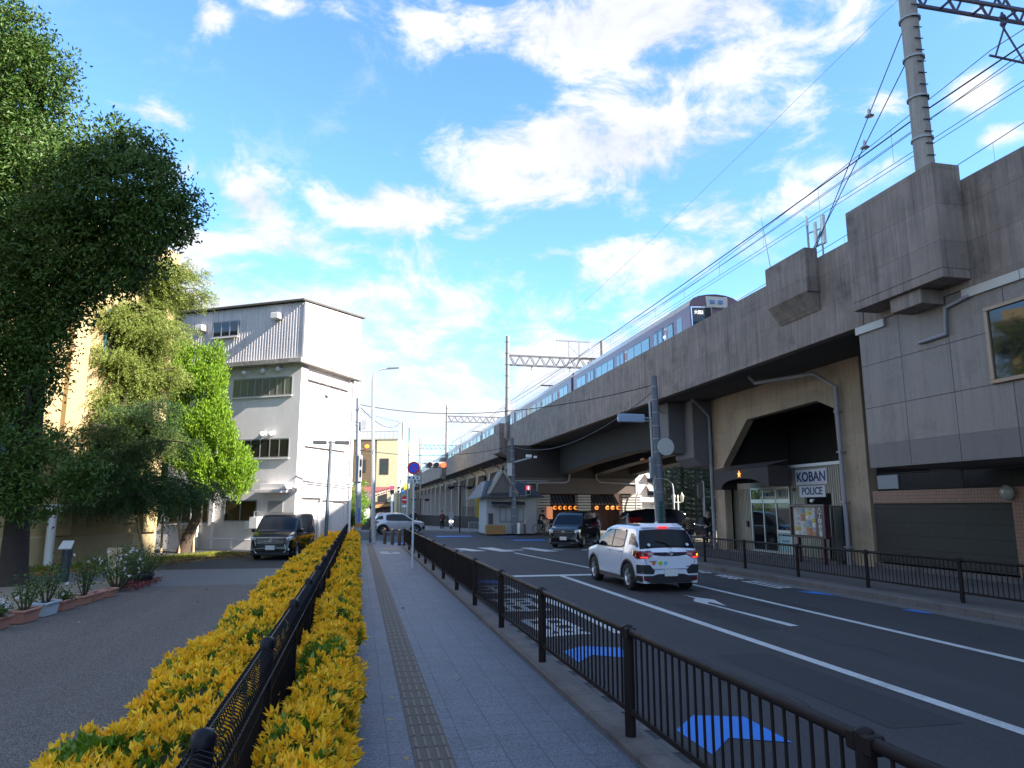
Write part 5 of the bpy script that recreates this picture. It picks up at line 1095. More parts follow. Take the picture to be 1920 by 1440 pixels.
    if lights:
        for x,col,nm in ((-.44,(.45,.12,.03),'orange'),(-.27,(.35,.45,.02),'lime'),(-.13,(.1,.45,.5),'teal')):
            m=MB(); m.cyl((x,-2.0,.70),(x,-2.012,.70),.045 if x<-.3 else .05,n=14); m.build('sticker',mat('sticker '+nm,col,.5),c.t)
        m=MB(); m.box(-.55,-2.006,.735,-.36,-2.0,.752); m.box(.42,-2.006,.60,.56,-2.0,.625); m.build('badge',mat('badge',(.12,.12,.2),.3,metal=.6),c.t)
        for x in (-.50,.53): MB().cyl((x,-1.868,1.13),(x,-1.876,1.135),.04,n=12).build('window_sticker',mat('window sticker',(.45,.55,.65),.5),rw)
    # nose
    yf=1.9975
    for sd in (-1,1):
        fp('headlight',LENS,[(sd*.42,.84),(sd*.66,.88),(sd*.80,.86),(sd*.80,.78),(sd*.60,.75),(sd*.45,.77)],e=1,off=.014)
        fp('fog_lamp_trim',PLB,[(sd*.80,.60),(sd*.68,.62),(sd*.60,.42),(sd*.70,.34),(sd*.80,.36)],e=1,off=.014)
    fp('grille',PLB,[(-.46,.74),(.46,.74),(.60,.30),(-.60,.30)],e=1,off=.014)
    m=MB(); m.box(-.17,2.02,.40,.17,2.04,.56); m.build('number_plate',PLM,c.t)
    m=MB(); emblem(m,(0,2.03,.80),.14,.09); m.build('emblem',CHR,c.t)
    return c
rzw=-math.atan2(-.03,1)+0.0
suv('white_suv','pearl white compact SUV seen from behind, brake lights on, waiting in the road',(7.52,18.75,0),R(1.0),PWH,True)
suv('silver_suv','silver grey SUV crossing left to right beyond the bollards',(at(746,990,Y=57.5).x,57.5,0),R(-84),PSV,False)
def van(name,lab,loc,rz,grille,hl=True,L=4.70,H=1.85,group=None):
    prof=[(-L/2,.95),(-L/2+.03,1.15),(-L/2+.10,1.55),(-L/2+.20,1.74),(-L/2+.40,1.81),(-1.2,H),(0,H),(.55,H-.03),(.85,H-.10),(1.05,H-.20),(1.62,1.18),(1.72,1.10),(2.02,1.02),(L/2-.12,.93),(L/2-.05,.80),(L/2-.02,.62),(L/2,.45)]
    c=Car(name,lab,loc,rz,dict(L=L,W=1.71,H=H,prof=prof,belt=1.08,tumble=.14,axles=(-1.42,1.43),rad=.32,arch=.37,er=.11,floor=.18),PBK,group)
    c.body(); c.wheels(7); c.arches(PBK,.0)
    g=GLC
    c.side_patch('window',g,[(1.50,1.10,1.16),(1.25,1.10,1.38),(1.05,1.10,1.52)]); c.side_patch('window',g,[(.98,1.08,1.56),(.7,1.07,1.66),(.40,1.07,1.67)]); c.side_patch('window',g,[(.33,1.07,1.67),(-.2,1.08,1.68),(-.72,1.08,1.68)]); c.side_patch('window',g,[(-.80,1.10,1.68),(-1.4,1.12,1.67),(-1.85,1.14,1.64),(-2.02,1.2,1.58)])
    c.side_patch('trim_strip',CHR,[(1.30,1.035,1.06),(.4,1.03,1.055),(-.8,1.06,1.085),(-2.0,1.10,1.125)],off=.012,rows=1)
    c.top_patch('windscreen',g,[(1.60,.72),(1.45,.71),(1.25,.69),(1.08,.66)])
    c.top_patch('rear_window',g,[(-L/2+.045,.62),(-L/2+.1,.60),(-L/2+.19,.56)])
    yf=L/2
    m=MB(); m.M(0).prism([(-.58,yf-.05,.86),(.58,yf-.05,.86),(.50,yf-.02,.52),(-.50,yf-.02,.52)],(0,.05,0)); m.M(1)
    if grille=='bars':
        for k in range(-11,12): m.box(k*.046-.006,yf+.0,.54,k*.046+.006,yf+.02,.80)
        m.box(-.62,yf-.03,.845,.62,yf+.015,.885)
    else:
        for k in range(4): m.box(-.55,yf-.02,.56+.075*k,.55,yf+.008,.578+.075*k)
        m.box(-.62,yf-.02,.52,.62,yf+.02,.545)
    m.build('grille',[PLB,CHR],c.t)
    m=MB(); emblem(m,(0,yf+.035,.80 if grille!='bars' else .76),.16,.11); m.build('emblem',CHR,c.t)
    for sd in (-1,1):
        h=c.face_patch('headlight',LENS,[(sd*.52,.86),(sd*.66,.90),(sd*.81,.93),(sd*.82,.80),(sd*.70,.76),(sd*.54,.77)],e=1,off=.016)
        m=MB(); m.ball((sd*.70,yf-.02,.84),.05,10,6); m.build('projector',CHR,h)
        m=MB(); m.tube([(sd*.60,yf+.02,.74),(sd*.56,yf+.03,.60),(sd*.62,yf+.03,.38),(sd*.52,yf+.03,.28)] if grille=='bars' else [(sd*.80,yf-.06,.34),(sd*.45,yf+.02,.25)],.014,5); m.build('chrome_trim',CHR,c.t)
        m=MB(); m.ball((sd*.68,yf-.04,.40),.065,10,6,(1,.5,1)); m.build('fog_lamp',LENS,c.t)
        m=MB(); pass; c.face_patch('tail_light',RDL,[(sd*.80,1.45),(sd*.70,1.45),(sd*.72,.90),(sd*.81,.90)],e=-1,off=.015)
    m=MB(); m.box(-.18,yf+.03,.40,.18,yf+.05,.57); m.build('number_plate',PLM,c.t,bevel=.004)
    m=MB(); m.box(-.75,yf-.03,.20,.75,yf+.02,.30); m.build('lower_bumper',PLB,c.t,bevel=.02)
    c.mirror(1.30,1.12,PBK); c.handles((.30,.10),.98,CHR)
    c.seams([[(1.02,1.06),(1.08,.35)],[(.36,1.7),(.36,.3)],[(-.78,1.7),(-.78,.75),(-.95,.6)]])
    m=MB(); m.box(-.5,1.66,1.16,-.3,1.7,1.17)
    return c
van('parked_van','black minivan with barred chrome grille parked beside the white building',(-3.0,32.2,0),R(180-8),'bars')
van('crossing_van','black minivan with plain slatted grille turning at the crossing ahead of the white SUV',(11.55,37.6,0),R(180-33),'slats')
van('passing_van','long black van roof passing behind the white SUV under the bridge',(18.6,42.0,0),R(-93),'slats',L=5.4,H=1.98)
# ================================================================ POLICE BOX
kb=thing('police_box','small KOBAN police box of cream ribbed cladding under the viaduct arch','building',(16.6,25,0.15))
RIB=mat('cream ribbed cladding',(.27,.24,.19),.6,nz=.12,ns=1.5,streak=.12); KM=mat('dark brown metal canopy',(.060,.045,.044),.8,nz=.15,ns=2,spec=.2)
def ribbed(m,x,y0,y1,z0,z1,step=.12):
    m.box(x+.03,y0,z0,x+.10,y1,z1); n=int((y1-y0)/step)
    for i in range(n): yy=y0+step*(i+.2); m.box(x,yy,z0,x+.03,yy+step*.62,z1)
KX=16.5
m=MB(); ribbed(m,KX,22.2,25.1,2.55,3.55); ribbed(m,KX,22.2,22.75,.15,2.549); ribbed(m,KX,24.3,25.1,.15,2.549); ribbed(m,KX,22.751,24.299,.15,1.0)
m.box(KX+.02,22.12,.15,20.0,22.195,3.55); ribbed(m,KX+.35,25.11,25.75,.15,2.85); ribbed(m,KX+.35,28.7,30.3,.15,2.85); m.box(KX+.36,25.11,2.85,KX+.45,30.3,3.1); m.build('wall',RIB,kb)
m=MB(); m.box(KX-.06,22.05,3.55,20,25.15,3.66); m.build('roof_edge',mat('pale eave',(.5,.5,.48),.5),kb)
m=MB()
for i in range(14): m.box(KX+.1+i*.24,22.09,.15,KX+.2+i*.24,22.118,3.55)
m.build('rib',RIB,kb)
# canopy with arched cut, over the entrance
ca,cb=24.65,28.9
pts=[(ca,2.84),(ca,3.62),(cb,3.62),(cb,2.80),(28.3,2.80)]+[(26.72-1.58*math.cos(a),2.80+.40*math.sin(a)**.8) for a in [PI-PI*i/14 for i in range(1,14)]]+[(25.14,2.84)]
m=MB(); m.prism([(15.25,y,z) for y,z in pts],(.06,0,0)); m.box(15.312,ca,2.84,16.22,ca+.06,3.62); m.box(15.312,cb-.06,2.8,16.3,cb,3.62); m.box(15.312,ca+.062,3.55,16.22,cb-.062,3.62); m.box(16.222,25.2,3.56,17.2,cb-.07,3.61); m.build('canopy',KM,kb,bevel=.008)
m=MB(); m.prism([(15.2,ca-.05,3.622),(15.2,cb+.05,3.622),(16.2,cb+.05,3.85),(16.2,ca-.05,3.85)],(0,0,.02)); m.build('canopy_top',KM,kb)
# gold emblem
m=MB()
for k in range(5): a=PI/2+k*2*PI/5; m.prism([(15.24,26.75,3.38),(15.24,26.75+.06*math.cos(a-.5),3.38+.06*math.sin(a-.5)),(15.24,26.75+.15*math.cos(a),3.38+.15*math.sin(a)),(15.24,26.75+.06*math.cos(a+.5),3.38+.06*math.sin(a+.5))],(-.02,0,0))
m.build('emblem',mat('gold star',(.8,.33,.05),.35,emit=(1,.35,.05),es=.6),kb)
# entrance glazing
ALU=mat('aluminium frame',(.42,.40,.38),.4,metal=.4); GX=KX+.35; gy0,gy1=25.77,28.68
m=MB()
for y in (gy0,26.72,27.68,28.62): m.box(GX-.03,y,.15,GX+.05,y+.06,2.85)
for a,b,c,d in ((gy0+.061,.15,gy1-.061,.28),(gy0+.061,2.22,gy1-.061,2.38),(gy0+.061,2.80,gy1-.061,2.86),(gy0+.061,1.02,26.719,1.13)): m.box(GX-.03,a,b,GX+.05,c,d)
df=m.build('entrance_frame',ALU,kb)
GK=mat('mirror dark glass',(.03,.035,.04),.03,metal=.75,spec=1)
m=MB(); m.box(GX,gy0+.07,1.14,GX+.02,26.71,2.21); m.build('pane',GK,df); m=MB(); m.box(GX,26.79,.29,GX+.02,27.67,2.21); m.build('pane',GK,df); m=MB(); m.box(GX,27.75,.29,GX+.02,28.6,2.21); m.build('pane',GK,df)
m=MB(); m.box(GX,gy0+.07,.29,GX+.02,26.71,1.01); m.build('notice_panel',mat('pale blue notice',(.22,.33,.34),.5),df); m=MB(); m.box(GX,gy0+.07,2.39,GX+.02,28.0,2.79); m.build('name_panel',mat('name panel',(.26,.24,.19),.5),df); m=MB(); m.box(GX,28.08,2.39,GX+.02,28.61,2.79); m.build('pane',GK,df)
NAV=mat('navy lettering',(.01,.02,.10),.5); SGN=mat('sign white',(.42,.42,.46),.5)
YD=(0,-1,0); ZD=(0,0,1)
text_mesh('lettering','八丁畷交番',.30,(GX-.012,26.45,2.59),YD,ZD,NAV,df,bold=.004); text_mesh('lettering','大阪府高槻警察署',.16,(GX-.012,27.45,2.57),YD,ZD,NAV,df,bold=.003)
text_mesh('lettering','■ 八丁畷交番の案内 ■',.085,(GX-.012,26.25,.93),YD,ZD,BLK,df); text_mesh('lettering','8:30 - 17:30',.09,(GX-.012,26.25,.70),YD,ZD,NAV,df); 
m=MB(); m.box(KX-.03,22.85,2.88,KX-.005,24.72,3.44); s1=m.build('sign_board',SGN,kb); text_mesh('lettering','KOBAN',.50,(KX-.034,23.79,3.16),YD,ZD,NAV,s1,bold=.012,squash=1.02)
m=MB(); m.box(KX-.03,23.0,2.42,KX-.005,24.55,2.84); s2=m.build('sign_board',SGN,kb); text_mesh('lettering','POLICE',.38,(KX-.034,23.78,2.63),YD,ZD,NAV,s2,bold=.010,squash=1.0)
m=MB(); m.box(KX-.02,22.8,1.0,KX+.04,24.25,2.08); w=m.build('window',ALU,kb); m=MB(); m.box(KX-.03,22.88,1.08,KX-.018,23.5,2.0); m.box(KX-.03,23.56,1.08,KX-.018,24.18,2.0); m.build('pane',GLD,w)
m=MB(); m.box(KX-.25,22.75,2.09,KX+.02,24.3,2.13); m.build('hood',ALU,kb)
m=MB(); m.ball((KX-.12,23.7,2.28),.07,10,7); m.bar((KX,23.7,2.33),(KX-.12,23.7,2.33),.03); m.build('camera_dome',WHT,kb)
MB().ball((KX-.06,24.85,2.72),.05,8,6,(1,1,1.5)).build('red_bell',mat('dark red bell',(.12,.02,.02),.5),kb)
m=MB(); m.box(GX-.06,28.95,1.2,GX,29.1,1.45); m.build('intercom',BLK,kb)
m=MB(); m.box(15.9,21.9,.15,16.35,29,.24); m.build('step',CONK,kb)
m=MB(); m.tube([(16.4,30.15,.15),(16.4,30.15,2.8)],.06,8); m.build('post',GREYP,kb)
# notice board in front
nb=thing('notice_board','dark framed glazed notice board with posters and vertical sign in front of the police box','notice board',(15.3,23.2,.15))
NBX=15.3; NF=mat('dark plum frame',(.045,.012,.022),.4,coat=.3)
m=MB()
for a,b,c,d in ((21.4,1.0,23.4,1.08),(21.4,2.06,23.4,2.15),(23.32,1.081,23.4,2.059),(21.4,1.081,21.9,2.059)): m.box(NBX-.08,a,b,NBX+.14,c,d)
m.box(NBX+.08,21.91,1.08,NBX+.13,23.31,2.06); m.build('frame',NF,nb,bevel=.01)
for y in (21.68,23.1): MB().box(NBX,y-.05,.15,NBX+.1,y+.05,.998).build('post',NF,nb)
m=MB(); m.box(NBX+.03,21.91,1.09,NBX+.079,23.31,2.05); m.build('board',mat('lit board',(.24,.25,.22),.5,emit=(.9,.95,.8),es=.02),nb)
rg=random.Random(4); cols=[(.40,.16,.05),(.42,.42,.44),(.48,.34,.04),(.20,.27,.32),(.40,.40,.36),(.40,.42,.42),(.5,.5,.46)]
k=0; ny=4; widths=[.30,.36,.30,.36]; y=21.94
for iy in range(4):
    z=1.10; wy=widths[iy]
    while z<1.95:
        h=rg.choice([.14,.2,.27]); h=min(h,2.04-z); m=MB(); m.box(NBX+.02,y,z,NBX+.029,y+wy-.02,z+h-.015); po=m.build('poster',mat(f'poster {k%7}',cols[(k*3+iy)%7],.6),nb); m=MB(); k+=1
        for q in range(int(h/.035)-1): m.box(NBX+.016,y+.02,z+.02+q*.035,NBX+.0195,y+.05+rg.uniform(.3,.85)*(wy-.1),z+.034+q*.035)
        if h>.1: m.build('poster_print',mat('print ink',(.05,.05,.09) if k%3 else (.3,.05,.03),.6),po)
        z+=h
    y+=wy-.005
for i,ch in enumerate('八丁畷交番'): text_mesh('lettering',ch,.21,(NBX-.085,21.64,1.96-i*.20),YD,ZD,mat('pale lettering',(.50,.47,.48),.5),nb,bold=.003)
mf=thing('mesh_gate','dark mesh gate leaf between the police box and the drain pipe','gate',(16.2,22,.15)); 
m=MB(); m.box(16.15,21.72,.15,16.2,21.77,2.1); m.box(16.15,22.5,.15,16.2,22.55,2.1); m.box(16.15,21.771,2.05,16.2,22.499,2.1); m.build('frame',BLK,mf)
m=MB()
for k in range(24): m.bar((16.18,21.78+k*.03,.16),(16.18,21.78+k*.03,2.05),.008)
for k in range(30): m.bar((16.17,21.77,.2+k*.062),(16.17,22.5,.2+k*.062),.007)
m.build('mesh',BLK,mf)
# ================================================================ POLES, SIGNS, SIGNALS
def pole(name,lab,cat,base,top,r0,r1,mt,grp=None):
    t=thing(name,lab,cat,base,group=grp); MB().tube([base,top],[r0,r1],16).build('pole',mt,t); return t
# pole at the white SUV
GP=mat('grey concrete pole',(.13,.14,.17),.7,nz=.15,ns=3,streak=.2)
t=pole('utility_pole','grey pole behind the white SUV with signal arm and round mirror back','utility pole',(12.2,27.7,.15),(12.05,27.7,7.53),.19,.13,GP)
m=MB()
for z in np.arange(1.0,7.3,.55): m.cyl((12.2-.02*z,27.7,z),(12.2-.02*z,27.7,z+.03),.20-.006*z,n=14)
m.cyl((11.93,27.6,.2),(11.78,27.6,6.4),.05,n=8); m.build('band_and_conduit',GALV,t)
m=MB(); m.bar((12.1,27.7,5.72),(10.4,27.45,5.72),.06); m.bar((12.1,27.7,5.6),(10.4,27.45,5.6),.05); m.build('arm',GALV,t)
BLS=mat('pale blue signal back',(.25,.32,.45),.5); m=MB(); m.box(10.3,27.35,5.50,11.45,27.5,5.84); sg=m.build('traffic_signal',BLS,t,bevel=.03)
m=MB(); 
for x in (10.52,10.88,11.24): m.tube([(x,27.5,5.67),(x,27.75,5.67)],.15,12)
m.build('signal_hood',BLS,sg)
m=MB(); m.tube([(12.38,27.5,4.52),(12.38,27.45,4.52)],.36,26) ; m.build('mirror',mat('mirror back',(.45,.47,.47),.5),t)
m=MB(); m.bar((12.1,27.7,3.95),(11.5,27.6,3.9),.04); m.ball((11.4,27.6,3.97),.11,10,6,(1,1,.7)); m.build('amber_lamp',mat('amber lens',(.4,.12,.03),.3),t)
m=MB(); m.box(11.72,27.55,3.2,11.9,27.75,4.1); m.build('control_box',GREYP,t,bevel=.03)
m=MB(); m.box(12.0,27.48,.9,12.16,27.515,2.3); m.build('green_tag',mat('green tag',(.02,.09,.08),.5),t)
def pedsig(par,x,y,z,d=-1,lit='red'):
    m=MB(); m.box(x-.17,y-.12,z,x+.17,y+.12,z+.72); b=m.build('pedestrian_signal',mat('signal housing',(.32,.33,.35),.5),par,bevel=.02)
    m=MB(); m.box(x-.13,y-.135,z+.38,x+.13,y-.121,z+.66); u=m.build('red_lens',mat('red glowing lens',(.6,.02,.05),.4,emit=(1,.03,.08),es=.7),b)
    m=MB(); m.ball((x,y-.14,z+.60),.03,8,5,(1,.3,1)); m.box(x-.035,y-.145,z+.47,x+.035,y-.137,z+.57); m.box(x-.028,y-.145,z+.40,x-.005,y-.137,z+.47); m.box(x+.005,y-.145,z+.40,x+.028,y-.137,z+.47); m.build('figure',mat('figure light',(.8,.4,.5),.4,emit=(1,.5,.6),es=1.2),u)
    m=MB(); m.box(x-.13,y-.135,z+.06,x+.13,y-.121,z+.34); m.build('dark_lens',mat('unlit lens',(.01,.02,.03),.3),b); return b
t=pole('utility_pole','grey pole by the tiled hut carrying the red pedestrian signal and camera arm','utility pole',(11.35,52.3,.15),(11.15,52.3,7.2),.20,.13,GP)
m=MB(); m.bar((11.2,52.3,5.35),(12.6,52.1,5.75),.12); m.build('camera_arm',GALV,t); m=MB(); m.box(12.2,52.0,5.75,12.6,52.2,5.95); m.box(12.8,51.95,5.7,13.0,52.2,5.85); m.build('camera',WHT,t)
m=MB(); m.bar((11.1,52.3,4.0),(13.9,52.3,4.0),.05); m.bar((11.1,52.3,2.9),(12.4,52.3,2.9),.05); m.build('arm',GALV,t); pedsig(t,12.35,52.2,2.95)
m=MB(); m.box(10.75,52.1,4.35,11.1,52.15,5.3); m.build('rear_sign',mat('sign back',(.5,.52,.53),.5),t); m=MB(); m.box(10.9,52.0,2.8,11.1,52.3,3.6); m.build('control_box',GREYP,t)
m=MB(); 
for z in np.arange(.8,6.8,.6): m.cyl((11.35-.028*z,52.3,z),(11.35-.028*z,52.3,z+.04),.20-.006*z,n=12)
m.build('band',GALV,t)
t=pole('utility_pole','tall pole at the sidewalk end with amber beacon and vertical signal box','utility pole',(.05,41.9,.15),(-.22,41.9,8.3),.18,.11,mat('pale pole',(.33,.36,.40),.6,nz=.1,ns=3))
m=MB(); m.box(-.12,41.65,3.45,.13,41.85,5.0); b=m.build('vertical_signal',mat('signal housing',(.32,.33,.35),.5),t,bevel=.04); m=MB(); m.box(.02,41.62,4.35,.10,41.651,4.75); m.box(.02,41.62,3.75,.10,41.651,4.15); m.build('dark_lens',BLK,b)
m=MB(); m.bar((-.1,41.8,5.2),(.3,41.7,5.55),.035); m.build('bracket',GALV,t); m=MB(); m.ball((.36,41.7,5.5),.13,10,7,(1,1,.8)); m.build('amber_lamp',AMBL,t)
m=MB()
for z in (1.6,2.9,3.4,5.1,6.7,6.9,7.6): m.cyl((0-.03*z,41.9,z),(0-.03*z,41.9,z+.05),.2-.008*z,n=12)
m.box(-.0,41.68,6.5,.25,41.85,7.0); m.build('band',GALV,t)
m=MB(); m.box(.0,41.7,1.2,.12,41.75,2.0); m.build('blue_tag',mat('blue tag',(.10,.18,.55),.5),t)
m=MB(); m.cyl((.05,41.9,.15),(.03,41.9,.75),.21,n=14); m.build('base_sleeve',GREYP,t); m=MB(); m.cyl((.035,41.9,.95),(.03,41.9,1.15),.20,n=14); m.build('orange_band',mat('orange band',(.55,.22,.03),.5),t)
# slim road lamp
t=thing('street_lamp','slim pale street lamp with curved arm and flat head over the sidewalk end','street lamp',(.85,39.9,.15))
MB().tube([(.85,39.9,.15),(.55,39.9,9.0),(.60,39.9,9.35),(.78,39.9,9.62),(1.05,39.9,9.72),(1.5,39.9,9.76)],[.13,.075,.06,.05,.045,.04],12).build('pole',mat('lamp grey',(.36,.38,.41),.45,metal=.2),t); m=MB(); m.prism([(1.35,39.8,9.74),(1.95,39.75,9.80),(1.95,39.75,9.85),(1.35,39.8,9.82)],(0,.25,0)); m.build('lamp_head',GREYP,t)
m=MB(); m.cyl((.85,39.9,.15),(.85,39.9,.16),.2,n=14); m.build('base',GALV,t)
# twin head lamp beside the white building
t=thing('street_lamp','grey lamp post with two flat rectangular heads rising from the golden hedge','street lamp',(-1.30,33,.15))
MB().tube([(-1.36,33,.15),(-1.32,33,5.0)],[.085,.075],12).build('pole',mat('lamp blue grey',(.10,.12,.15),.5),t)
for a,b in ((-2.1,-1.5),(-1.14,-.5)): m=MB(); m.box(a,32.85,4.84,b,33.15,5.0); m.build('lamp_head',mat('lamp dark grey',(.055,.06,.07),.5),t,bevel=.02)
MB().bar((-1.6,33,4.93),(-1.05,33,4.93),.05).build('cross_arm',GREYP,t)
# no parking sign
t=thing('no_parking_sign','round blue and red no parking sign on a thin pale post at the kerb','road sign',(1.72,23.1,.15))
MB().tube([(1.72,23.1,.15),(1.70,23.1,3.5)],.032,12).build('post',mat('sign post',(.50,.55,.58),.4),t)
def disc(m,c,r,y0,y1,n=36): m.tube([(c[0],y0,c[1]),(c[0],y1,c[1])],r,n)
m=MB(); disc(m,(1.69,3.29),.205,23.055,23.065); dd=m.build('sign_disc',mat('sign red',(.42,.012,.03),.4),t)
m=MB(); disc(m,(1.69,3.29),.150,23.045,23.054); m.build('blue_field',mat('sign blue',(.01,.06,.75),.4),dd)
m=MB(); m.bar((1.69-.115,23.041,3.29+.115),(1.69+.115,23.041,3.29-.115),.035,.006,up=(0,1,0)); m.build('slash',mat('sign red',(.42,.012,.03),.4),dd)
m=MB(); m.box(1.49,23.05,2.80,1.89,23.062,3.04); sb_=m.build('sub_plate',mat('sub plate white',(.55,.6,.62),.5),t,bevel=.01); text_mesh('lettering','ここまで',.105,(1.69,23.045,2.865),(1,0,0),(0,0,1),BLK,sb_,bold=.002)
m=MB()
for x in (1.56,1.69,1.82): m.box(x-.025,23.044,2.95,x+.025,23.0495,3.0)
m.build('symbols',BLK,sb_); MB().cyl((1.72,23.1,1.05),(1.72,23.1,1.12),.035,n=12).build('blue_band',mat('blue band',(.1,.4,.75),.5),t)
# bollards
for i,(x,y,l) in enumerate([(.72,40.3,'brown bollard half hidden by the slim lamp post'),(1.42,38.7,'brown bollard with brass cap, second from the lamp post'),(1.78,38.0,'brown bollard with brass cap, third from the lamp post'),(2.08,37.0,'brown bollard with brass cap nearest the railing end')]):
    if i==0:
        b0=thing('bollard',l,'bollard',(x,y,.15),group='bollards across the sidewalk end',local=True); m=MB(); m.lathe((0,0,0),[(.085,0),(.085,.70),(.07,.74)],16); m.build('post',mat('bollard brown',(.05,.035,.03),.5,nz=.1,ns=4),b0); m=MB(); m.lathe((0,0,.74),[(.07,0),(.072,.02),(.05,.07),(0,.09)],14); m.build('cap',mat('brass cap',(.45,.25,.12),.35,metal=.7),b0)
    else: dup(b0,(x,y,.15),0,l)
for x,y,l in ((11.95,51.6,'orange topped bollard beside the hut pole'),(13.55,52.0,'orange topped bollard in front of the cyclist')): dup(b0,(x,y,.10),0,l,'bollards under the bridge')
# ================================================================ CROSSING : hut, shrine gate, lanterns
hut=thing('tiled_hut','small white plastered hut with grey tiled gable roof by the crossing','hut',(11,54,.1))
HW=mat('hut plaster',(.36,.35,.36),.8,nz=.1,ns=2); RT=mat('grey roof tile',(.06,.065,.075),.55,nz=.2,ns=6,brick=(.22,.22,.02,.4,.0),bvec='xy')
m=MB(); m.box(9.35,53.0,.1,13.2,56.4,2.75); m.build('wall',HW,hut)
m=MB(); m.prism([(8.8,52.2,2.72),(13.6,52.2,2.72),(12.2,54.7,3.95),(9.6,54.7,3.95)],(0,0,.12)); m.prism([(8.8,52.2,2.72),(9.6,54.7,3.95),(9.6,57,3.95),(8.5,57,2.6)],(0,0,.12)); m.build('roof',RT,hut,bevel=.02)
m=MB()
for k in range(14): x=9.0+k*.34; m.tube([(x,52.18,2.85),(x*.62+4.3,54.7,4.07)],.05,6)
m.build('roof_ridge_tiles',RT,hut)
m=MB(); m.prism([(9.55,52.7,3.1),(11.5,52.7,3.1),(10.5,52.7,4.75)],(0,2.2,0)); m.build('gable',mat('gable plaster',(.16,.14,.13),.8),hut)
m=MB(); m.bar((9.4,52.6,3.0),(10.52,52.6,4.9),.14,.2); m.bar((11.65,52.6,3.0),(10.48,52.6,4.9),.14,.2); m.build('barge_board',mat('pale barge board',(.36,.33,.28),.6),hut); m=MB(); m.ball((10.5,52.55,5.0),.14,8,6); m.build('ridge_end',RT,hut)
m=MB(); m.prism([(9.7,52.99,2.35),(12.3,52.99,2.35),(12.2,52.45,2.15),(9.7,52.45,2.15)],(0,0,.10)); m.build('eave',RT,hut)
w=MB().box(10.35,52.95,.95,12.2,53.02,2.05).build('window',mat('hut window wood',(.20,.18,.16),.6),hut)
m=MB()
for k in range(4): m.box(10.42+k*.45,52.93,1.02,10.78+k*.45,52.949,1.98)
m.build('pane',mat('pale shoji glass',(.30,.32,.34),.3),w)
m=MB(); m.box(9.5,52.96,.8,9.85,53.0,1.6); m.build('poster_board',mat('dark board',(.05,.05,.05),.6),hut)
tag(MB().box(9.15,51.9,.1,10.55,52.5,.75).build('wooden_box',mat('plywood orange',(.28,.15,.05),.7,nz=.2,ns=4),bevel=.01),'orange brown wooden box standing in front of the hut','box')
vm=thing('meter_cabinet','white meter cabinet at the hut corner','cabinet',(11.8,52.6,.1)); m=MB(); m.box(11.4,52.3,.1,11.75,52.8,.9); m.build('box',WHT,vm,bevel=.02)
m=MB(); m.cyl((12.1,52.3,.1),(12.1,52.3,1.1),.07,n=8); m.build('pipe',GALV,vm)
cab=thing('steel_cabinet','beige double door steel cabinet against the bridge pier','cabinet',(13.0,56,.1)); CB=mat('cabinet beige',(.22,.21,.17),.6); m=MB(); m.box(12.2,55.2,.1,14.2,56.3,1.95); m.build('casing',CB,cab,bevel=.02); m=MB(); m.box(12.24,55.17,.2,13.18,55.199,1.9); m.box(13.22,55.17,.2,14.16,55.199,1.9); m.build('door',CB,cab)
WD=mat('dark shrine wood',(.035,.014,.012),.7,nz=.2,ns=3)
sh=thing('shrine_wall','dark timber frontage with tiled eaves under the bridge','wall',(18,58.6,0))
for a,b in ((15.5,17.8),(19.0,21.65)):
    m=MB(); m.box(a,58.7,0,b,59.0,2.35); m.build('timber_panel',WD,sh)
    m=MB(); 
    for k in range(int((b-a)/.5)+1): m.box(a+k*.5-.04,58.62,0,a+k*.5+.04,58.699,2.3)
    m.build('batten',WD,sh)
    m=MB(); m.prism([(a,58.0,2.25),(b,58.0,2.25),(b,58.9,2.9),(a,58.9,2.9)],(0,0,.08)); m.build('eave',RT,sh)
    m=MB(); 
    for k in range(int((b-a)/.3)+1): m.tube([(a+k*.3,57.95,2.34),(a+k*.3,58.9,3.02)],.055,6)
    m.build('eave_tiles',mat('round eave tile',(.12,.12,.13),.5),sh)
m=MB(); m.box(12,59.2,0,22.4,59.5,3.2); m.build('timber_panel',WD,sh)
def tpillar(x0,x1,lab,lit=False):
    t=thing('stone_pillar',lab,'pillar',((x0+x1)/2,58,0)); ms=mat('stacked pale stone',(.42,.39,.35),.8,nz=.2,ns=3); m=MB()
    for k in range(7): m.box(x0,57.35,1.56+k*.225,x1,58.2,1.56+k*.225+.15)
    d_=MB(); d_.box(x0+.1,57.5,1.545,x1-.1,58.1,3.13); d_.build('joint',mat('dark joint',(.06,.055,.05),.9),t)
    m.box(x0+.08,57.42,0,x1-.08,58.15,1.54); m.build('stacked_stone',ms,t); return t
tpillar(14.1,15.45,'ribbed pale stone pillar left of the lanterns'); tpillar(17.85,18.95,'ribbed pale stone pillar between the two lantern rows'); tpillar(21.75,23.5,'sunlit ribbed stone pillar at the right end under the bridge')
LG=mat('lantern glow',(.9,.45,.1),.6,emit=(1,.30,.04),es=.38)
ln=['first','second','third','fourth','fifth','sixth','seventh','eighth','ninth']
k=0
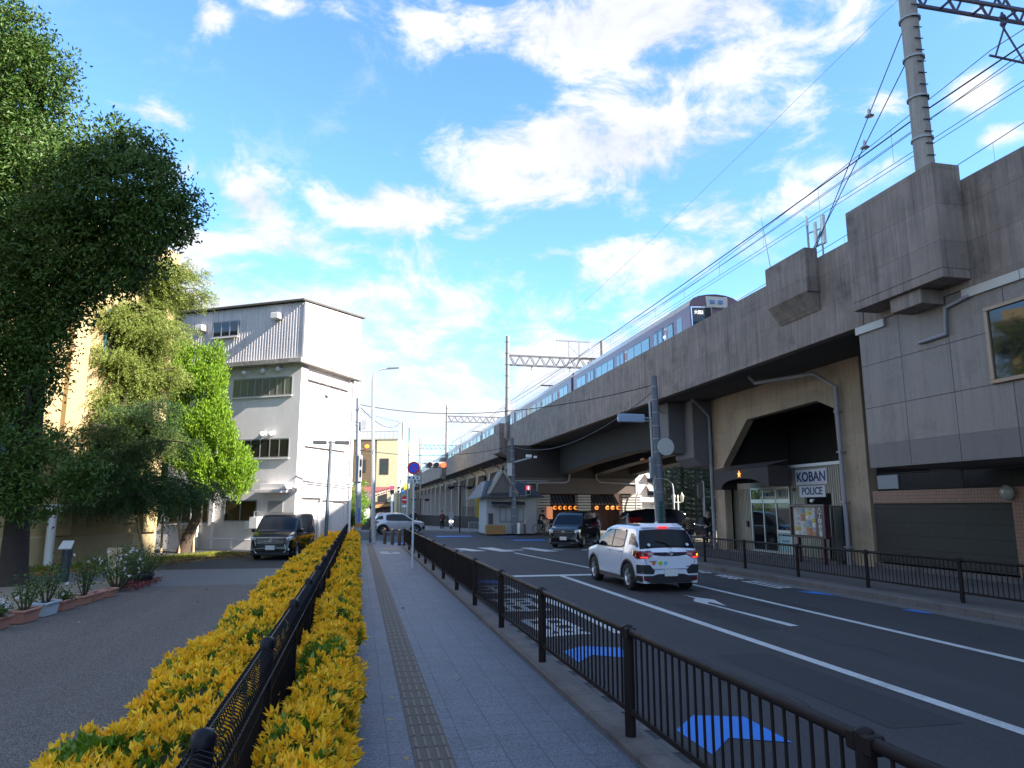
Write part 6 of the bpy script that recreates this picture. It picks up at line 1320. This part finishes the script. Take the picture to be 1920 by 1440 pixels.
for x in [at(u_,950,Y=57.85).x for u_ in (1040.5,1050,1059.5,1069,1079,1118.5,1138.5,1148.5,1159)]:
    p=at(1240+0,950,Y=57.6); t=thing('paper_lantern',f'round glowing lantern under the dark eaves, {ln[k]} from the left','lantern',(x,57.85,1.9),group='lanterns hanging under the eaves'); MB().ball((x,57.85,2.0),.165,12,8,(1,1,1.02)).build('shade',LG,t)
    m=MB(); m.cyl((x,57.85,2.16),(x,57.85,2.21),.08,n=8); m.cyl((x,57.85,1.80),(x,57.85,1.85),.08,n=8); m.build('lantern_ring',BLK,t); m=MB(); m.tube([(x,57.67,2.0),(x,57.63,2.0)],.095,12); m.build('crest',mat('crest brown',(.08,.03,.01),.7),t); k+=1
t=thing('box_lantern','tall orange and white box lantern beside the left pillar','lantern',(15.4,57,1)); m=MB(); m.box(15.1,56.95,1.1,15.55,57.3,2.1); m.build('shade',mat('orange lantern paper',(.55,.22,.12),.6,emit=(1,.35,.15),es=.15),t,bevel=.04); m=MB(); m.box(15.2,56.93,1.0,15.45,57.2,1.09); m.build('base',WD,t)
# sunlit white house beyond the bridge and greenery
wh=thing('white_house','sunlit white walled shop front with tiled eaves seen beyond the bridge','building',(24.7,61,0)); m=MB(); m.box(23.4,60,0,26.0,63,2.5); m.box(23.6,60.2,2.8,25.2,63,6.4); m.build('wall',WALLW,wh); m=MB(); m.prism([(23.0,59.4,2.5),(26.4,59.4,2.5),(26.0,60.4,3.0),(23.4,60.4,3.0)],(0,0,.1)); m.prism([(25.1,59.6,3.5),(26.4,59.6,3.3),(26.4,60.6,4.0),(25.1,60.6,4.2)],(0,0,.12)); m.prism([(25.0,59.7,4.6),(26.0,59.7,4.5),(26.0,60.6,5.0),(25.0,60.6,5.1)],(0,0,.12)); m.build('roof',mat('pale roof',(.5,.45,.42),.7),wh)
fb=thing('grey_office_building','grey building with glazed bays behind the dark conifers','building',(34,66,0)); m=MB(); m.box(27.5,66,0,60,84,16); m.build('wall',mat('grey facade',(.14,.14,.155),.8,nz=.1,ns=1),fb)
for i in range(5):
    for j in range(5):
        x=28.2+i*2.6; z=.8+j*3; wv=MB().box(x,65.95,z,x+2.0,66.0,z+2.3).build('window',mat('pale frame',(.45,.46,.47),.5),fb); MB().box(x+.08,65.93,z+.1,x+1.92,65.949,z+2.2).build('pane',GLR,wv)
for i,(u,Y) in enumerate([(1252,60.5),(1282,63),(1308,61),(1336,63)]):
    p=at(u,990,Y=Y); h=10.5+i%2*1.5; t=thing('conifer_tree',['dark layered conifer just right of the pole under the bridge','dark layered conifer behind the round lamps','dark layered conifer between lamp and cyclists','dark layered conifer nearest the police box canopy'][i],'tree',(p.x,p.y,0),group='dark conifers beyond the bridge')
    MB().tube([(p.x,p.y,0),(p.x,p.y,h)],[.16,.03],8).build('trunk',BARKD,t); P=[];D=[]
    for L_ in range(22):
        z=1.3+L_*(h-1.3)/22; rr=1.9*(1-z/h)+.3
        for a in range(9):
            an=a*2*PI/9+L_*.7; 
            for s in range(16): q=rr*(.15+.85*s/15); P.append((p.x+math.cos(an)*q,p.y+math.sin(an)*q,z-.25*(s/15)**2+random.uniform(-.04,.04))); D.append((math.cos(an)+random.uniform(-.9,.9),math.sin(an)+random.uniform(-.9,.9),.15))
    P=np.array(P); v,f=leaves(np.repeat(P,4,0)+RNG.normal(0,.05,(len(P)*4,3)),np.repeat(np.array(D),4,0)+RNG.normal(0,.4,(len(P)*4,3)),.2,.035,.05,.05); fast_mesh('crown',v,f,mat('dark conifer',(.018,.045,.022),.6,island=.5),parent=t)
t=thing('street_lamp','grey hooked street lamp standing among the conifers','street lamp',at(1265,990,Y=46)); b=t.location; MB().tube([b,(b.x,b.y,3.2),(b.x-.05,b.y,3.6),(b.x-.4,b.y,3.95),(b.x-.9,b.y,4.0)],[.07,.06,.05,.05,.04],10).build('pole',GALV,t); MB().ball((b.x-1.0,b.y,3.98),.12,8,6,(2,1,.5)).build('lamp_head',GALV,t)
t=thing('garden_lantern','white post lamp with two glass lanterns near the conifers','street lamp',at(1273,990,Y=47)); b=t.location; MB().tube([b,(b.x,b.y,2.9)],.05,8).bar((b.x-.3,b.y,2.4),(b.x+.3,b.y,2.4),.04).build('pole',WHT,t)
for s in (-.32,.32): MB().lathe((b.x+s,b.y,2.4),[(0,0),(.09,.02),(.15,.4),(.17,.42),(.05,.6),(0,.72)],8).build('lantern_glass',mat('lantern white glass',(.6,.6,.5),.3),t)
t=thing('signal_pole','grey pole with vertical signal backs right of the cyclists','traffic signal',at(1322,1000,Y=40)); b=t.location; MB().tube([b,(b.x,b.y,3.6)],.06,8).build('pole',GALV,t); m=MB(); m.box(b.x-.35,b.y-.1,2.6,b.x+.0,b.y+.15,3.5); m.build('signal_back',mat('signal dark back',(.09,.09,.10),.5),t,bevel=.05)
# ================================================================ FAR LEFT BACKGROUND
fbk=thing('beige_apartment_building','beige apartment block with brown tiled side and roof railing beyond the crossing','building',(0,95,0),-R(20),local=True)
fbk.location=at(702,985,Y=96); fbk.location.z=0
m=MB(); m.box(-5.2,0,0,-.002,9,10.9); m.build('wall',mat('brown wall tile',(.22,.15,.085),.8,nz=.15,ns=2,brick=(.4,.2,.02,.7,.5),bvec='xz'),fbk)
m=MB(); m.box(0,0,0,.5,9.0,10.9); m.box(.5,.0,0,2.8,.3,10.9) if 0 else m.box(-.001,-.02,0,2.9,8,10.9); m.build('wall',mat('cream wall',(.62,.54,.33),.8,nz=.06,ns=1),fbk)
for x0,x1,z0,z1 in ((-4.6,-3.2,6.6,8.3),(-2.6,-1.4,6.6,8.3),(-4.6,-2.6,3.0,4.4),(.5,1.7,6.3,8.4),(.4,1.6,2.6,4.2)): w=MB().box(x0,-.06,z0,x1,.0-.021,z1).build('window',mat('brown sash',(.12,.05,.03),.5),fbk); MB().box(x0+.1,-.08,z0+.1,x1-.1,-.061,z1-.1).build('pane',GLD,w)
m=MB()
for k in range(14): m.cyl((-5+k*.6,.1,10.9),(-5+k*.6,.1,12.0),.03,n=5)
m.bar((-5,.1,12),(2.8,.1,12),.06); m.build('roof_railing',GREYP,fbk)
m=MB(); m.box(-5.3,-.1,10.9,2.95,.2,11.05); m.build('parapet_trim',mat('trim pale',(.45,.4,.3),.7),fbk)
rs=thing('restaurant','red roofed roadside restaurant with patterned eaves board beyond the crossing','building',(1,80,0))
A_=at(640,932,Y=79); B_=at(684,930,Y=79); C_=at(737,917.5,Y=79); D_=at(684,938,Y=78.8); E_=at(737,921,Y=78.8)
m=MB(); m.box(A_.x,80,0,C_.x+.2,88,2.6); m.build('wall',mat('dark shop wall',(.05,.03,.028),.7),rs)
m=MB(); m.prism([tuple(A_),tuple(B_),(C_.x,79,C_.z),(C_.x,87,C_.z+.35),(A_.x,87,C_.z+.35)],(0,0,.12)); m.build('roof',mat('rust red roof',(.26,.07,.06),.8,nz=.1,ns=1),rs)
m=MB(); m.prism([tuple(D_),tuple(E_),(E_.x,78.8,E_.z+.28),(D_.x,78.8,D_.z+.42)],(0,.15,0)); eb=m.build('eaves_board',mat('cream eaves',(.6,.5,.35),.6),rs); m=MB()
for k in range(11): q=D_.lerp(E_,(k+.35)/11.3); m.prism([(q.x,78.79,q.z+.08),(q.x+.16,78.79,q.z+.13),(q.x+.16,78.79,q.z+.26),(q.x,78.79,q.z+.22)],(0,-.02,0))
m.build('eaves_pattern',WD,eb)
m=MB(); q=at(690,950,Y=79.6); r_=at(735,943,Y=79.6); m.prism([(q.x,79.6,q.z-.3),(r_.x,79.6,r_.z-.3),(r_.x,79.6,r_.z),(q.x,79.6,q.z+.1)],(0,.1,0)); m.build('banner',mat('gold banner',(.42,.22,.08),.6,nz=.3,ns=2),rs)
m=MB(); m.box(-.5,78.5,1.3,4.5,78.55,1.42); m.build('rail',GALV,rs)
ms=thing('memorial_stone','tall dark standing stone behind the silver SUV','monument',at(682,985,Y=70)); b=ms.location; m=MB(); m.sm=True; m.tube([(b.x-.0,b.y,0),(b.x,b.y,1.2),(b.x+.05,b.y,2.6),(b.x+.2,b.y,3.5)],[.95,.9,.65,.3],9); m.build('stone',mat('dark stone',(.07,.055,.055),.8,nz=.4,ns=2),ms)
m=MB(); m.box(b.x-.1,b.y-.95,1.0,b.x+.5,b.y-.9,1.9); m.build('plaque',WHT,ms)
def bgtree(u,v,Y,r,lab,rz=None,mt=LMX,n=260):
    p=at(u,v,Y=Y); t=thing('tree',lab,'tree',(p.x,p.y,0)); MB().tube([(p.x,p.y,0),(p.x,p.y,p.z)],[.15,.06],7).build('trunk',BARK,t); v_,f=leafy([(p.x,p.y,p.z,r,r,rz or r)],n,16,.16,.16,.07); fast_mesh('crown',v_,f,mt,parent=t)
bgtree(662,945,58,1.5,'bright green garden tree between the white building and the pole',1.6,mat('bright shrub leaf',(.16,.30,.02),.5,island=.5,trans=.3)); bgtree(651,968,44,.75,'low dark green shrub at the end of the golden hedge',.5)
# signals at the crossing
t=pole('traffic_signal','far traffic signal on a long arm showing a red light right of the parking sign','traffic signal',(4.4,66,0),(4.4,66,9.3),.13,.1,GALV)
m=MB(); p=at(818,872,Y=66); m.bar((4.4,66,p.z+.1),(p.x+.8,66,p.z+.1),.09); m.build('arm',GALV,t); m=MB(); m.box(p.x-1.0,65.7,p.z-.28,p.x+1.0,65.95,p.z+.28); sg=m.build('signal_head',mat('signal housing',(.32,.33,.35),.5),t,bevel=.06)
for k,(dx,mt_,nm) in enumerate([(-.62,BLK,'green_lens'),(0,BLK,'amber_lens'),(.62,mat('red signal light',(.8,.05,.01),.3,emit=(1,.08,.02),es=1.6),'red_lens')]): m=MB(); m.tube([(p.x+dx,65.69,p.z),(p.x+dx,65.6,p.z)],.24,16); m.build(nm,mt_,sg)
t=pole('pedestrian_signal_pole','white pole with red pedestrian signal left of the no entry sign','traffic signal',at(735,985,Y=66)*1,at(735,912,Y=66),.12,.1,WHT); p=at(735.5,918,Y=65.8); m=MB(); m.box(p.x-.2,65.6,p.z-.38,p.x+.2,65.9,p.z+.38); b=m.build('signal_head',mat('signal housing',(.32,.33,.35),.5),t,bevel=.05); m=MB(); m.box(p.x-.16,65.56,p.z+.04,p.x+.16,65.599,p.z+.34); m.build('red_lens',mat('red glowing lens',(.6,.02,.05),.4),b); m=MB(); m.box(p.x-.16,65.56,p.z-.34,p.x+.16,65.599,p.z-.03); m.build('dark_lens',BLK,b)
t=thing('no_entry_sign','round red no entry sign with white bar on a grey post','road sign',at(758,990,Y=70)); b=t.location; q=at(759,937,Y=70); MB().tube([(b.x,b.y,0),(b.x,b.y,q.z+.9)],.06,8).build('post',GALV,t)
m=MB(); disc(m,(q.x,q.z),.36,69.88,69.9,24); d=m.build('sign_disc',mat('sign bright red',(.6,.02,.03),.4),t); m=MB(); m.box(q.x-.27,69.86,q.z-.06,q.x+.27,69.879,q.z+.06); m.build('white_bar',WHT,d); m=MB(); m.box(q.x-.28,69.88,q.z-.72,q.x+.28,69.9,q.z-.5); m.build('sub_plate',WHT,t)
t=thing('vertical_signal','white cased vertical signal head beside the yellow sign far down the street','traffic signal',at(749,985,Y=74)); b=t.location; q=at(748,918,Y=74); MB().tube([(b.x,74,0),(b.x,74,q.z+1)],.08,8).build('pole',GALV,t); m=MB(); m.box(q.x-.2,73.6,q.z-.42,q.x+.15,73.9,q.z+.42); h=m.build('signal_head',WHT,t,bevel=.08); m=MB(); m.tube([(q.x-.03,73.59,q.z+.19),(q.x-.03,73.55,q.z+.19)],.12,12); m.tube([(q.x-.03,73.59,q.z-.19),(q.x-.03,73.55,q.z-.19)],.12,12); m.build('dark_lens',BLK,h)
m=MB(); m.box(q.x+.5,73.6,q.z-.1,q.x+.78,73.7,q.z+.55); m.build('yellow_sign',mat('yellow panel',(.75,.6,.05),.5),t); m=MB(); m.tube([(q.x+.45,73.55,q.z-.25),(q.x+.45,73.5,q.z-.25)],.2,16); m.build('blue_sign',mat('far blue sign',(.08,.35,.7),.5),t)
def linepole(u,vt,Y,arms,lab,r=.16,r2=.1,mt=CPOLE):
    a=at(u,985,Y=Y); a.z=0; b=at(u,vt,Y=Y); t=thing('utility_pole',lab,'utility pole',a); MB().tube([a,(a.x,Y,b.z)],[r,r2],10).build('pole',mt,t); m=MB()
    for z,w in arms: zz=b.z-z; m.bar((a.x-w,Y,zz),(a.x+w,Y,zz),.09); [m.cyl((a.x+s*w,Y,zz),(a.x+s*w,Y,zz+.3),.05,n=6) for s in (-1,-.6,.6,1)]
    split_build(m,'cross_arm',GALV,t); return b
pb_=linepole(751,792,100,[(.5,1.1),(3.0,1.0),(5.2,.6)],'tall power line pole with crossed arms left of the parking sign',.22,.14)
m=MB(); p=at(765,795,Y=99.5); 
linepole(761,838,125,[(.6,.9),(2.6,.8)],'second power pole just right of the taller one',.2,.12); linepole(745,900,150,[(.5,.9)],'small distant power pole beside the beige block'); linepole(787,825,140,[],'plain distant pole rising behind the round sign',.16,.12); linepole(765,870,90,[(.4,.8),(1.2,.6)],'short cluttered pole below the taller power poles',.14,.1)
far=thing('distant_shops','row of small pale far buildings at the end of the street','building',(-5,190,0))
rg=random.Random(2)
for i,(x0,x1,h) in enumerate([(-6,-1,9),(-1,3,6.5),(3,7,8),(7,11.5,5.5)]): m=MB(); m.box(x0,185+i*3,0,x1-.1,200+i*3,h); m.build('block',mat(f'far wall {i}',[(.35,.33,.3),(.5,.5,.5),(.42,.36,.28),(.3,.3,.33)][i],.8,nz=.1,ns=.5),far); m=MB(); [m.box(x0+.6+k*1.3,184.95+i*3,1.5+j*2.2,x0+1.4+k*1.3,184.99+i*3,2.7+j*2.2) for k in range(3) for j in range(int(h/2.6))]; m.build('window',GLD,far)
# low wall, fence and railings by the arcade
lw=thing('low_wall','long dark low wall with bars along the foot of the far arcade','wall',(12,75,0)); m=MB(); wl=[Vector((12.6,61.5,0)),Vector((9.6,69,0)),Vector((6.2,84,0)),Vector((4.6,100,0))]
for a,b in zip(wl[:-1],wl[1:]): n_=Vector((-(b-a).y,(b-a).x,0)).normalized()*.2; m.prism([a,b,b-n_,a-n_],(0,0,1.2))
m.build('wall',COND,lw)
m=MB()
for k in range(34): q=wl[0].lerp(wl[1],k/34); m.bar((q.x+.1,q.y,1.2),(q.x+.1,q.y,2.05),.03)
m.bar(wl[0]+Vector((.1,0,2.05)),wl[1]+Vector((.1,0,2.05)),.05); m.build('bars',BLK,lw)
wr=thing('white_railing','low white bar railing beside the parked scooter','railing',(10,57.8,0)); m=MB()
for k in range(26): m.cyl((8.75+k*.11,57.5,.1),(8.75+k*.11,57.5,.85),.015,n=5)
m.bar((8.7,57.5,.87),(11.6,57.5,.87),.05); m.bar((8.7,57.5,.15),(11.6,57.5,.15),.04); m.build('bars',mat('pale railing',(.30,.34,.38),.5),wr); m=MB(); [m.cyl((x,57.5,.0),(x,57.5,.9),.035,n=8) for x in (8.7,10.15,11.6)]; m.build('post',GALV,wr)
bn=thing('yellow_banner','tall yellow banner sign with dark characters on the fence by the hut','sign',at(902,985,Y=58)); q=at(902,948,Y=58); m=MB(); m.box(q.x-.42,57.95,q.z-.95,q.x+.42,58.0,q.z+.95); m.build('banner',mat('banner yellow',(.55,.36,.02),.6),bn)
for i,ch in enumerate('駐輪禁止'): text_mesh('lettering',ch,.42,(q.x+.0,57.94,q.z+.7-i*.46),(1,0,0),(0,0,1),BLK,bn,bold=.004)
MB().tube([(q.x,58.05,0),(q.x,58.05,q.z)],.04,6).build('post',GALV,bn)
for i,(u,Y,l) in enumerate([(862,60,'black twin globe lamp standing before the arcade, nearer one'),(787,85,'small black twin lamp farther down the arcade')]):
    a=at(u,985,Y=Y); a.z=0; zt=at(u,912 if i==0 else 936,Y=Y).z; t=thing('twin_lamp',l,'street lamp',a); MB().tube([a,(a.x,Y,zt)],.06,8).bar((a.x-.8,Y,zt),(a.x+.8,Y,zt),.05).build('pole',BLK,t)
    for s in (-.8,.8): MB().lathe((a.x+s,Y,zt-.1),[(0,.2),(.28,.12),(.32,0),(.12,-.12),(0,-.14)],10).build('lamp_shade',BLK,t)
# street cables over the road
wire([(-.2,41.9,7.95),(12.05,27.7,7.15)],.018,'street_cable','upper sagging cable from the sidewalk end pole to the pole behind the SUV',BLK,.85,20)
wire([(-.1,41.9,5.3),(11.15,52.3,6.6)],.018,'street_cable','lower cable from the sidewalk end pole to the pole by the hut',BLK,.5,20)
wire([(11.15,52.3,6.6),(12.05,27.7,6.9)],.018,'street_cable','sagging cable slung under the bridge between the two grey poles',BLK,1.15,20)
wire([(12.05,27.7,7.0),(13.6,31.5,6.9),(15.3,33,6.5)],.014,'street_cable','short cable from the grey pole onto the bridge girder',BLK,.1,8)
wire([(-.2,41.9,7.9),tuple(pb_)],.02,'street_cable','cable running away from the sidewalk end pole to the tall power pole',BLK,1.0,14)
wire([tuple(pb_),tuple(at(600,730,Y=180))],.02,'street_cable','distant cable leaving the tall power pole to the left',BLK,1.0,10)
# ================================================================ PEOPLE
SKIN=mat('skin',(.42,.26,.19),.6); HAIR=mat('dark hair',(.015,.012,.012),.6)
def skin_body(name,joints,edges,mats,par,assign=None):
    me=bpy.data.meshes.new(name); bm=bmesh.new(); ly=bm.verts.layers.skin.verify(); vs=[]
    for i,(p,r) in enumerate(joints): v=bm.verts.new(p); v[ly].radius=(r,r); v[ly].use_root=(i==0); vs.append(v)
    for a,b in edges: bm.edges.new((vs[a],vs[b]))
    bm.to_mesh(me); bm.free(); me.materials.append(mats); o=link(name,me,par); s=o.modifiers.new('skin','SKIN'); s.use_smooth_shade=True; u=o.modifiers.new('sub','SUBSURF'); u.levels=u.render_levels=1; return o
def person(lab,loc,rz,J,top,legs,hair=HAIR):
    """J: dict of joint positions; body one continuous surface"""
    t=thing('person',lab,'person',loc,rz,local=True); j=J
    names=['pelvis','waist','chest','neck','head','lsh','lel','lha','rsh','rel','rha','lhip','lkn','lan','lto','rhip','rkn','ran','rto']
    rad=dict(pelvis=.145,waist=.13,chest=.16,neck=.06,head=.10,lsh=.075,rsh=.075,lel=.048,rel=.048,lha=.03,rha=.03,lhip=.10,rhip=.10,lkn=.065,rkn=.065,lan=.042,ran=.042,lto=.035,rto=.035)
    idx={n:i for i,n in enumerate(names)}; jo=[(j[n],rad[n]) for n in names]
    E_=[('pelvis','waist'),('waist','chest'),('chest','neck'),('neck','head'),('chest','lsh'),('lsh','lel'),('lel','lha'),('chest','rsh'),('rsh','rel'),('rel','rha'),('pelvis','lhip'),('lhip','lkn'),('lkn','lan'),('lan','lto'),('pelvis','rhip'),('rhip','rkn'),('rkn','ran'),('ran','rto')]
    skin_body('body',jo,[(idx[a],idx[b]) for a,b in E_],SKIN,t)
    def cloth(nm,chain,mt,g):
        k=[c for ch in chain for c in ch]; un=list(dict.fromkeys(k)); ix={n:i for i,n in enumerate(un)}; ed=[(ix[a],ix[b]) for a,b in chain]; skin_body(nm,[(j[n],rad[n]+g) for n in un],ed,mt,t)
    cloth('jacket',[('waist','chest'),('pelvis','waist'),('chest','lsh'),('lsh','lel'),('lel','lw'),('chest','rsh'),('rsh','rel'),('rel','rw')] if 0 else [('waist','chest'),('pelvis','waist'),('chest','lsh'),('lsh','lel'),('chest','rsh'),('rsh','rel')],top,.028)
    for s in 'lr':
        a=Vector(j[s+'el']); b=Vector(j[s+'ha']); MB().tube([a,a.lerp(b,.85)],[.066,.05],10).build('sleeve',top,t)
        d=(b-a).normalized(); sd=d.cross(Vector((0,0,1))).normalized(); pm=MB(); pm.ball(b+d*.04,.05,8,6,(.7,.9,.7))
        for f_ in range(4): q=b+d*.07+sd*(.03-.02*f_); pm.tube([q,q+d*.045,q+d*.06-Vector((0,0,.03))],[.011,.010,.007],5)
        q=b+d*.03-sd*.045; pm.tube([q,q+d*.03-sd*.02,q+d*.05-sd*.015],[.013,.011,.008],5); pm.build('hand',SKIN,t)
    cloth('trousers',[('pelvis','lhip'),('lhip','lkn'),('lkn','lan'),('pelvis','rhip'),('rhip','rkn'),('rkn','ran')],legs,.016)
    h=Vector(j['head']); fw=(Vector(j['lto'])-Vector(j['lan'])); fw.z=0; fw=fw.normalized() if fw.length>.01 else Vector((0,1,0)); m=MB(); m.ball(h+Vector((0,0,.03)),.118,12,8,(.82,.95,1.08)); hd=m.build('head',SKIN,t)
    m=MB(); m.ball(h+Vector((0,0,.055))-fw*.02,.125,12,8,(.88,1.0,1.0)); m.build('hair',hair,hd)
    sdv=Vector((fw.y,-fw.x,0)); m=MB(); 
    for s in (-1,1): m.ball(h+fw*.108+sdv*.035*s+Vector((0,0,.035)),.012,6,4)
    m.build('eyes',BLK,hd); m=MB(); m.ball(h+fw*.122+Vector((0,0,.005)),.018,6,5,(.8,1,1.3)); m.build('nose',SKIN,hd)
    m=MB(); m.bar(h+fw*.112-sdv*.02+Vector((0,0,-.035)),h+fw*.112+sdv*.02+Vector((0,0,-.035)),.01); m.build('mouth',mat('lips',(.3,.1,.09),.5),hd)
    for s in 'lr': a=Vector(j[s+'an']); b=Vector(j[s+'to']); MB().tube([a-Vector((0,0,.03))-fw*.06,a-Vector((0,0,.05))+fw*.05,b],[.045,.05,.04],8).build('shoe',BLK,t)
    return t
def riding(lean=.12,hand=(0,.42,1.02)):
    return dict(pelvis=(0,-.22,.92),waist=(0,-.18,1.08),chest=(0,-.10+lean*.3,1.32),neck=(0,-.05+lean*.5,1.48),head=(0,-.02+lean*.6,1.60),lsh=(-.19,-.09+lean*.3,1.38),lel=(-.26,.12,1.16),lha=(-.24,.36,1.04),rsh=(.19,-.09+lean*.3,1.38),rel=(.26,.12,1.16),rha=(.24,.36,1.04),
      lhip=(-.10,-.18,.88),lkn=(-.12,.16,.72),lan=(-.11,.02,.32),lto=(-.11,.16,.26),rhip=(.10,-.18,.88),rkn=(.12,.20,.60),ran=(.11,.06,.16),rto=(.11,.20,.12))
def bicycle(loc,rz,lab,mt):
    t=thing('bicycle',lab,'bicycle',loc,rz,local=True)
    for y in (-.53,.55):
        m=MB(); m.tube([(0,y+.32*math.cos(a),.34+.32*math.sin(a)) for a in [i*2*PI/28 for i in range(29)]],.018,6,False); w=m.build('wheel',TIRE,t)
        m=MB(); [m.bar((0,y,.34),(0,y+.31*math.cos(a),.34+.31*math.sin(a)),.004) for a in [i*2*PI/16 for i in range(16)]]; m.cyl((-.04,y,.34),(.04,y,.34),.025,n=8); m.build('spokes',GALV,w)
    m=MB()
    for a,b in (((0,-.53,.34),(0,-.15,.32)),((0,-.15,.32),(0,-.25,.82)),((0,-.15,.32),(0,.40,.75)),((0,-.22,.65),(0,.38,.82)),((0,-.53,.34),(0,-.24,.72)),((0,.55,.34),(0,.36,.98))): m.cyl(a,b,.017,n=7)
    m.build('frame',mt,t); m=MB(); m.tube([(-.26,.30,1.02),(-.2,.38,1.0),(0,.37,.99),(.2,.38,1.0),(.26,.30,1.02)],.014,6); m.build('handlebar',CHR,t); m=MB(); m.ball((0,-.26,.86),.10,8,6,(.8,1.4,.45)); m.build('saddle',BLK,t)
    m=MB(); [m.tube([(-.16,.50,.70+.06*k),(.16,.50,.70+.06*k),(.17,.74,.70+.06*k),(-.17,.74,.70+.06*k),(-.16,.50,.70+.06*k)],.008,4) for k in range(5)]; m.build('basket',BLK,t); m=MB(); m.cyl((0,-.15,.32),(0,-.15,.32),.02); m.bar((-.05,-.15,.32),(-.11,-.0,.26),.02); m.bar((.05,-.15,.32),(.11,-.3,.38),.02); m.tube([(0,-.53+.36*math.cos(a),.34+.36*math.sin(a)) for a in [i*PI/10 for i in range(11)]],.02,5); m.build('pedals_and_mudguard',GREYP,t)
    return t
DKC=mat('black coat',(.010,.010,.014),.85); KHK=mat('olive brown jacket',(.075,.058,.035),.85); NVY=mat('navy trousers',(.015,.017,.03),.85); MRN=mat('maroon coat',(.05,.018,.02),.85)
bicycle((13.55,52.6,.10),R(-75),'bicycle ridden by the person in black in front of the stone pillar',BLK); person('person in a black coat riding a bicycle past the steel cabinet',(13.55,52.6,.10),R(-75),riding(),DKC,NVY)
bicycle((at(1291,990,Y=33.2).x,33.2,.0),R(-12),'bicycle of the person in the olive jacket, half hidden by the white SUV',GREYP); person('person in an olive brown jacket cycling away behind the white SUV',(at(1291,990,Y=33.2).x,33.2,.0),R(-12),riding(.3),KHK,NVY)
bicycle((at(1328,990,Y=32.2).x,32.2,.15),R(170),'bicycle of the rider in black near the police box corner',BLK); person('person all in black on a bicycle near the police box corner',(at(1328,990,Y=32.2).x,32.2,.15),R(170),riding(.05),DKC,DKC)
# scooter with rider standing
sc=thing('motor_scooter','white delivery scooter with windscreen and lit headlamps facing the camera','scooter',(8.35,66.0,0),R(175),local=True)
for y in (-.6,.65):
    m=MB(); m.tube([(0,y+.20*math.cos(a),.25+.20*math.sin(a)) for a in [i*2*PI/20 for i in range(21)]],.055,8,False); m.build('wheel',TIRE,sc)
m=MB(); m.sm=True; m.ball((0,.50,.72),.26,12,8,(.85,.5,1.3)); m.ball((0,-.35,.68),.26,12,8,(.8,1.7,.75)); m.prism([(-.16,-.1,.32),(.16,-.1,.32),(.16,.45,.32),(-.16,.45,.32)],(0,0,.08)); m.ball((0,.66,.48),.14,10,6,(.6,1.5,.7)); m.build('body',WHT,sc)
m=MB(); m.ball((0,-.35,.90),.2,10,6,(.8,1.7,.3)); m.build('seat',BLK,sc); m=MB(); m.prism([(-.24,.56,1.05),(.24,.56,1.05),(.20,.40,1.65),(-.20,.40,1.65)],(0,.01,0)); m.build('windscreen',mat('scooter screen',(.06,.07,.12),.05,spec=1),sc)
for s in (-.14,.14): MB().ball((s,.66,.78),.06,8,6).build('headlight',mat('lit headlamp',(1,.8,.6),.3,emit=(1,.72,.5),es=2.2),sc)
m=MB(); m.tube([(-.36,.42,1.08),(0,.46,1.02),(.36,.42,1.08)],.02,6); m.build('handlebar',BLK,sc); m=MB(); [m.ball((s*.36,.44,1.22),.07,8,5,(1,.4,.7)) for s in (-1,1)]; m.build('mirror',BLK,sc)
stand=dict(pelvis=(0,0,.93),waist=(0,0,1.08),chest=(0,.02,1.32),neck=(0,.02,1.48),head=(0,.04,1.61),lsh=(-.19,.02,1.38),lel=(-.24,.04,1.12),lha=(-.2,.16,.92),rsh=(.19,.02,1.38),rel=(.25,.04,1.12),rha=(.24,.18,.95),lhip=(-.1,0,.88),lkn=(-.11,.03,.48),lan=(-.11,0,.09),lto=(-.12,.14,.05),rhip=(.1,0,.88),rkn=(.11,.03,.48),ran=(.11,0,.09),rto=(.12,.14,.05))
person('person in a dark maroon coat standing beside the white scooter',(7.55,66.2,0),R(200),stand,MRN,DKC)
person('person in dark clothes and blue cap seen over the silver SUV bonnet',(5.2,68.5,.1),R(180),stand,DKC,NVY,mat('blue cap',(.05,.04,.25),.6))
# ================================================================ SHADE BLOCKS BEHIND THE VIADUCT (unseen, placed to shade the street and conifers)
for nm,lab,x0,y0,x1,y1,h in (('tall_shade_block','unseen tall block placed behind the viaduct to shade the street and left tree',32,-60,50,-8.5,41),('broad_shade_block','unseen broad block placed beside the tall one to shade the street',32,-8.4,50,18,27),('low_shade_block','unseen lower block placed past the crossing to shade the conifers',42,48,60,58,18)):
    t=thing(nm,lab,'building',((x0+x1)/2,(y0+y1)/2,0)); m=MB(); m.box(x0,y0,0,x1,y1,h); m.build('wall',mat('block wall',(.35,.33,.31),.8,nz=.1,ns=.5),t); m=MB()
    for j in range(int(h/3)): m.box(x0-.03,y0+1,1+j*3,x0-.005,y1-1,2.4+j*3)
    m.build('window',GLD,t)
for o in bpy.data.objects:
    if '_local' in o: del o['_local']
